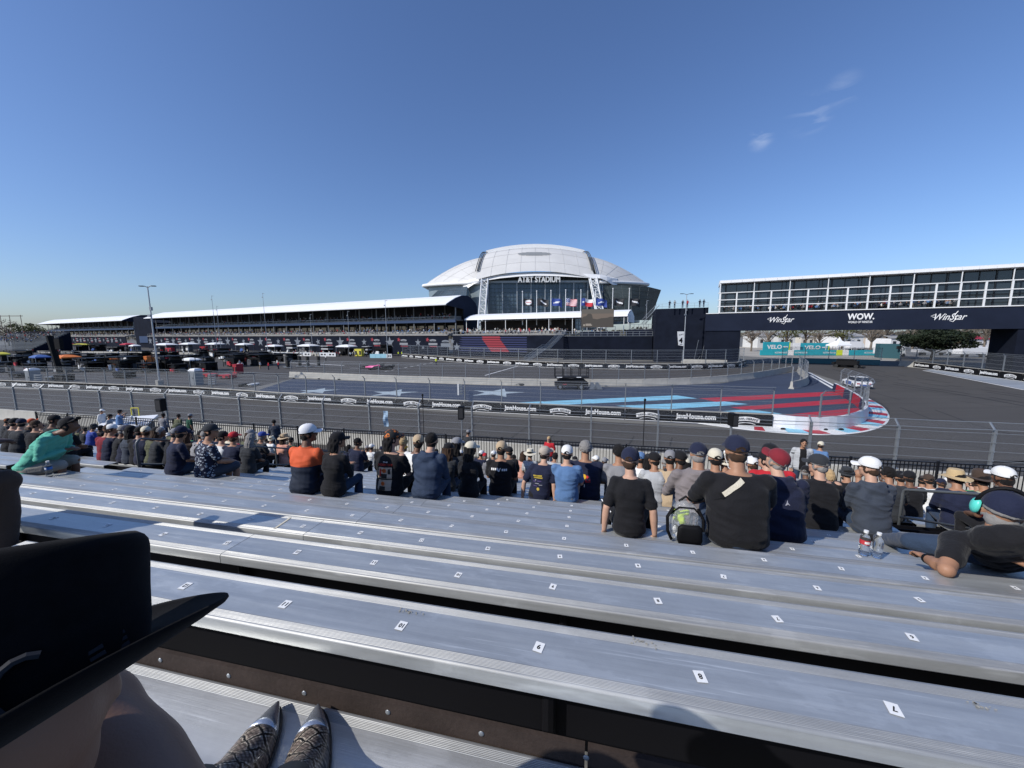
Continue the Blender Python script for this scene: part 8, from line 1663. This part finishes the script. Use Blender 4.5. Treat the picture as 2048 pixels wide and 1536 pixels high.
# ---- snakeskin boots
def snake():
    m = mat('snakeskin', (.3, .25, .2), .38, 0, spec=.6, coat=.2); t = m.node_tree; p = t.nodes['Principled BSDF']; tcx = t.nodes.new('ShaderNodeTexCoord')
    mp_ = t.nodes.new('ShaderNodeMapping'); mp_.inputs['Rotation'].default_value = (0, 0, R(45)); mp_.inputs['Scale'].default_value = (1, 1, 1); t.links.new(tcx.outputs['Object'], mp_.inputs[0])
    v = t.nodes.new('ShaderNodeTexVoronoi'); v.inputs['Scale'].default_value = 150; v.inputs['Randomness'].default_value = .25; t.links.new(mp_.outputs[0], v.inputs['Vector'])
    sp = t.nodes.new('ShaderNodeSeparateXYZ'); t.links.new(tcx.outputs['Object'], sp.inputs[0]); nn = t.nodes.new('ShaderNodeTexNoise'); nn.inputs['Scale'].default_value = 45; t.links.new(tcx.outputs['Object'], nn.inputs['Vector'])
    wob = nmath(t, 'MULTIPLY', nmath(t, 'SUBTRACT', nn.outputs[0], .5), 1.6)
    a = nmath(t, 'ABSOLUTE', nmath(t, 'SINE', nmath(t, 'ADD', nmath(t, 'MULTIPLY', nmath(t, 'ADD', sp.outputs[0], sp.outputs[1]), 74), wob))); b_ = nmath(t, 'ABSOLUTE', nmath(t, 'SINE', nmath(t, 'ADD', nmath(t, 'MULTIPLY', nmath(t, 'SUBTRACT', sp.outputs[1], sp.outputs[0]), 74), wob)))
    edge = nmath(t, 'MINIMUM', a, b_); cr = t.nodes.new('ShaderNodeValToRGB'); e = cr.color_ramp.elements; e[0].position = .0; e[0].color = (.012, .011, .014, 1); e[1].position = 1; e[1].color = (.31, .245, .20, 1)
    for pos, col in ((.20, (.02, .018, .02, 1)), (.27, (.66, .58, .47, 1)), (.42, (.60, .50, .38, 1)), (.55, (.24, .185, .155, 1))): q = e.new(pos); q.color = col
    t.links.new(edge, cr.inputs[0]); ds = t.nodes.new('ShaderNodeMapRange'); ds.inputs[1].default_value = .0; ds.inputs[2].default_value = .75; ds.inputs[3].default_value = 1.3; ds.inputs[4].default_value = .12; t.links.new(v.outputs['Distance'], ds.inputs[0])
    vm = t.nodes.new('ShaderNodeVectorMath'); vm.operation = 'SCALE'; t.links.new(cr.outputs[0], vm.inputs[0]); t.links.new(ds.outputs[0], vm.inputs['Scale']); t.links.new(vm.outputs[0], p.inputs['Base Color'])
    bp = t.nodes.new('ShaderNodeBump'); bp.inputs['Strength'].default_value = .5; bp.inputs['Distance'].default_value = .001; bp.invert = True; t.links.new(v.outputs['Distance'], bp.inputs['Height']); t.links.new(bp.outputs[0], p.inputs['Normal']); return m
M_snake = snake(); M_toe = mat('toe_metal', (.50, .54, .60), .25, .75, .08, 20, .1, 60); M_leath = mat('black_leather', (.012, .012, .013), .4)
for tip, back, lb in (((556, 1398), (472, 1560), 'left snakeskin cowboy boot with pointed metal toe cap'), ((636, 1403), (606, 1560), 'right snakeskin cowboy boot with pointed metal toe cap')):
    T0, T1 = G(*tip, 6.135), G(*back, 6.135); dv = T1-T0; dv.z = 0; dv.normalize(); rz = math.atan2(dv.x, -dv.y); t = thing('cowboy_boot', lb, 'boot', (T0.x, T0.y, 6.106), rz); t.scale = (1.32, 1.32, 1.25)
    secs = [(0, .003, .012, .018), (.012, .009, .010, .024), (.03, .018, .010, .031), (.055, .028, .010, .040), (.080, .0352, .010, .0495)]
    def sec(s_, w_, z0, z1, n=14): return [V((w_*math.cos(a)*(1.0 if math.sin(a) > 0 else 1.05), -s_, z0+(z1-z0)*max(0, math.sin(a))**.8)) for a in np.linspace(-.25, math.pi+.25, n)]
    mb = MB(); mb.loft([sec(*q) for q in secs], 0, True); mb.build('toe_cap', M_toe, t, smooth=True, world=False)
    secs = [(.076, .0335, .010, .0475), (.09, .037, .010, .052), (.125, .042, .010, .064), (.155, .043, .010, .078), (.185, .041, .010, .098), (.21, .040, .010, .12), (.235, .040, .012, .13), (.26, .038, .014, .12), (.285, .030, .02, .09), (.295, .01, .03, .06)]
    mb = MB(); mb.loft([sec(*q) for q in secs], 0, True); mb.build('vamp', M_snake, t, smooth=True, world=False)
    mb = MB(); rg = []
    for z, ry, rx, off in ((.05, .050, .038, -.255), (.09, .050, .040, -.265), (.13, .052, .042, -.28), (.155, .054, .044, -.29)): rg.append([V((rx*math.cos(a), off+ry*math.sin(a), z)) for a in np.linspace(0, 6.283, 21)[:-1]])
    mb.loft(rg); mb.build('shaft', M_leath, t, smooth=True, world=False)
    mb = MB(); out = [(.0, -.002), (.013, .013), (.032, .024), (.058, .034), (.09, .041), (.13, .046), (.17, .046), (.21, .042), (.25, .04), (.29, .03)]; poly = [V((w_, -s_, .003)) for s_, w_ in out]+[V((-w_, -s_, .003)) for s_, w_ in out[::-1]]
    mb.slab(poly, V((0, 0, .009))); mb.box((0, -.265, -.0), (.055, .05, .02)); mb.build('sole', M_leath, t, world=False)
    bv_ = BVHTree.FromPolygons([q.co.copy() for q in t.children[1].data.vertices], [tuple(p.vertices) for p in t.children[1].data.polygons]); mb = MB()
    for cx, cy, sx, sy in ((.0, -.098, .012, .014), (.004, -.150, .015, .026)):
        pts = [];
        for a in np.linspace(0, 6.283, 13)[:-1]:
            h = bv_.ray_cast(V((cx+sx*math.cos(a), cy+sy*math.sin(a), .4)), V((0, 0, -1))); pts.append((h[0] if h[0] is not None else V((cx, cy, .06)))+V((0, 0, .0022)))
        mb.add(pts, [tuple(range(12))])
    mb.build('inlay', M_leath, t, world=False)
# ---- bottles
M_pet = mat('clear_plastic', (.92, .95, .97), .06, 0, trans=.95, ior=1.18, spec=.8); M_water = mat('bottle_water', (.9, .95, 1), .02, trans=1.0, ior=1.2)
def bottle(px, py, k, label, lab=None, sc=1.0):
    z = rowZ(k)+.002; p = G(px, py, z); t = thing('water_bottle', label, 'bottle', p); prof = [(.006, 0), (.026, .0), (.031, .006), (.0325, .02), (.030, .045), (.032, .06), (.030, .075), (.0325, .09), (.0325, .13), (.030, .145), (.022, .162), (.013, .175), (.0125, .188)]
    mb = MB(); mb.loft([[V((r_*sc*math.cos(a)*(1+.03*math.cos(5*a)*(z_ < .08)), r_*sc*math.sin(a)*(1+.03*math.cos(5*a)*(z_ < .08)), z_*sc)) for a in np.linspace(0, 6.283, 25)[:-1]] for r_, z_ in prof]); mb.build('bottle_body', M_pet, t, smooth=True, world=False)
    mb = MB(); mb.tube([(0, 0, .186*sc), (0, 0, .203*sc)], .0155*sc, 14); mb.build('bottle_cap', M_white, t, world=False)
    if lab: 
        mb = MB(); mb.loft([[V((.0333*sc*math.cos(a), .0333*sc*math.sin(a), z_*sc)) for a in np.linspace(0, 6.283, 25)[:-1]] for z_ in (.095, .130)], 0, False); o = mb.build('bottle_label', lab, t, smooth=True, world=False)
        mb = MB(); mb.loft([[V((.0338*sc*math.cos(a), .0338*sc*math.sin(a), z_*sc)) for a in np.linspace(3.9, 5.0, 7)] for z_ in (.103, .122)], 0, False, False); mb.build('label_patch', M_white, o, world=False)
bottle(1727, 1109, 4, 'clear water bottle with red and white label standing on the bench', mat('label_red', (.5, .04, .05), .5)); bottle(1753, 1114, 4, 'clear water bottle without label right of the labelled one'); bottle(100, 953, 4, 'water bottle with blue label beside the mint hoodie man', mat('label_blue', (.05, .18, .5), .5)); bottle(249, 921, 8, 'small water bottle standing beside the left handrail', _m['label_blue'])
# ---- clear bag beside the big man
z = rowZ(4)+.002; p = BT(row_t(1366, rowD(4), z), rowD(4)-.01, z); t = thing('clear_bag', 'clear plastic backpack with lime cloth and bottles beside the big man', 'bag', p, RZB)
M_bagp = mat('bag_film', (.55, .58, .60), .15, 0, alpha=.28, spec=.9, bump=.6, bs=45)
def bagring(w_, dp, z, n=22): return [V((w_*math.copysign(abs(math.cos(a))**.6, math.cos(a)), dp*math.copysign(abs(math.sin(a))**.6, math.sin(a))+.012*noise.noise(V((a*2, z*14, 1))), z)) for a in np.linspace(0, 6.283, n+1)[:-1]]
mb = MB(); mb.loft([bagring(.10, .06, .0), bagring(.125, .075, .03), bagring(.13, .08, .12), bagring(.12, .075, .22), bagring(.085, .06, .30), bagring(.04, .03, .345)]); mb.build('film', M_bagp, t, smooth=True, world=False)
mb = MB(); mb.loft([bagring(.09, .03, .004), bagring(.10, .034, .04), bagring(.095, .034, .14), bagring(.07, .02, .165)]); mb.v = [(v[0]+.03, v[1]-.075, v[2]) for v in mb.v]; mb.build('mesh_pocket', M_black, t, smooth=True, world=False)
q = random.Random(5); mb = MB()
for i in range(9): mb.ell((-.03+q.uniform(-.05, .05), q.uniform(-.03, .02), .20+q.uniform(-.04, .04)), (.03, .025, .025), 8, 6)
me = remesh(mb, .008, 2, .5, .006, 3, (20, 20, 20)); obj_of('lime_cloth', me, mat('lime_cloth', (.55, .75, .03), .7), t)
mb = MB(); mb.tube([(.06, -.01, .06), (.065, -.03, .24)], .030, 12); mb.tube([(-.06, 0, .02), (-.065, -.01, .16)], .028, 12); mb.build('bottles_inside', M_pet, t, world=False)
mb = MB(); [mb.ell((q.uniform(-.09, .0), q.uniform(-.055, -.02), q.uniform(.04, .15)), (.02, .014, .022), 7, 5) for _ in range(9)]; mb.build('crumpled_paper', M_white, t, world=False)
mb = MB(); mb.tube([(-.10, -.05, .30), (-.15, -.07, .22), (-.145, -.08, .10), (-.11, -.07, .02)], .013, 6); mb.tube([(.09, -.05, .30), (.13, -.07, .22), (.13, -.08, .12)], .012, 6); mb.tube([(-.05, 0, .335), (0, -.01, .385), (.05, 0, .335)], .01, 6); mb.tube([(-.118, -.03, .23), (-.06, -.06, .305), (.06, -.06, .305), (.118, -.03, .23)], .008, 5); mb.build('strap', M_black, t, world=False)
# crumpled white bag on the right section
p = G(1945, 1040, rowZ(8)); mb = MB(); [mb.ell((q.uniform(-.12, .12), q.uniform(-.05, .05), .02+q.uniform(0, .03)), (.05, .04, .025), 8, 6) for _ in range(9)]; me = remesh(mb, .01, 1, .5, .012, 8, (24, 24, 24)); o = bpy.data.objects.new('plastic_bag', me); C.objects.link(o); me.materials.append(mat('bag_white', (.62, .62, .60), .35)); o.location = p; tag(o, 'crumpled pale plastic bag lying on the bench in front of the straw hat man', 'bag')
# bird droppings and dried splashes on the first two planks
M_drop = mat('dried_dropping', (.33, .31, .26), .8, 0, .5, 120)
for px, py, z, n, sp_, lb in ((818, 1222, 6.3265, 16, .022, 'dried bird dropping near seat ten of the nearest plank'), (1283, 1284, 6.3265, 18, .026, 'dried bird dropping smear right of seat nine on the nearest plank'), (1957, 1410, 6.3265, 9, .014, 'small dried bird dropping near the right edge of the nearest plank')):
    c_ = G(px, py, z); mb = MB()
    for i in range(n):
        a = c_+UB*q.gauss(0, sp_)+NB*q.gauss(0, sp_*.35); r_ = q.uniform(.0012, .0045); mb.add([a+V((r_*math.cos(b_)*q.uniform(.6, 1.3), r_*math.sin(b_)*q.uniform(.6, 1.3), 0)) for b_ in np.linspace(0, 6.283, 9)[:-1]], [tuple(range(8))])
    o = mb.build('dropping_stain', M_drop); tag(o, lb, 'stain')
c_ = G(565, 1046, 5.927); mb = MB(); d2 = (G(573, 1041, 5.927)-G(557, 1052, 5.927)).normalized(); w2 = V((-d2.y, d2.x, 0))*.008; mb.quad(c_-d2*.085-w2, c_+d2*.085-w2, c_+d2*.085+w2, c_-d2*.085+w2); o = mb.build('tape_strip', CL['cream']); tag(o, 'strip of cream tape across the third plank', 'tape')
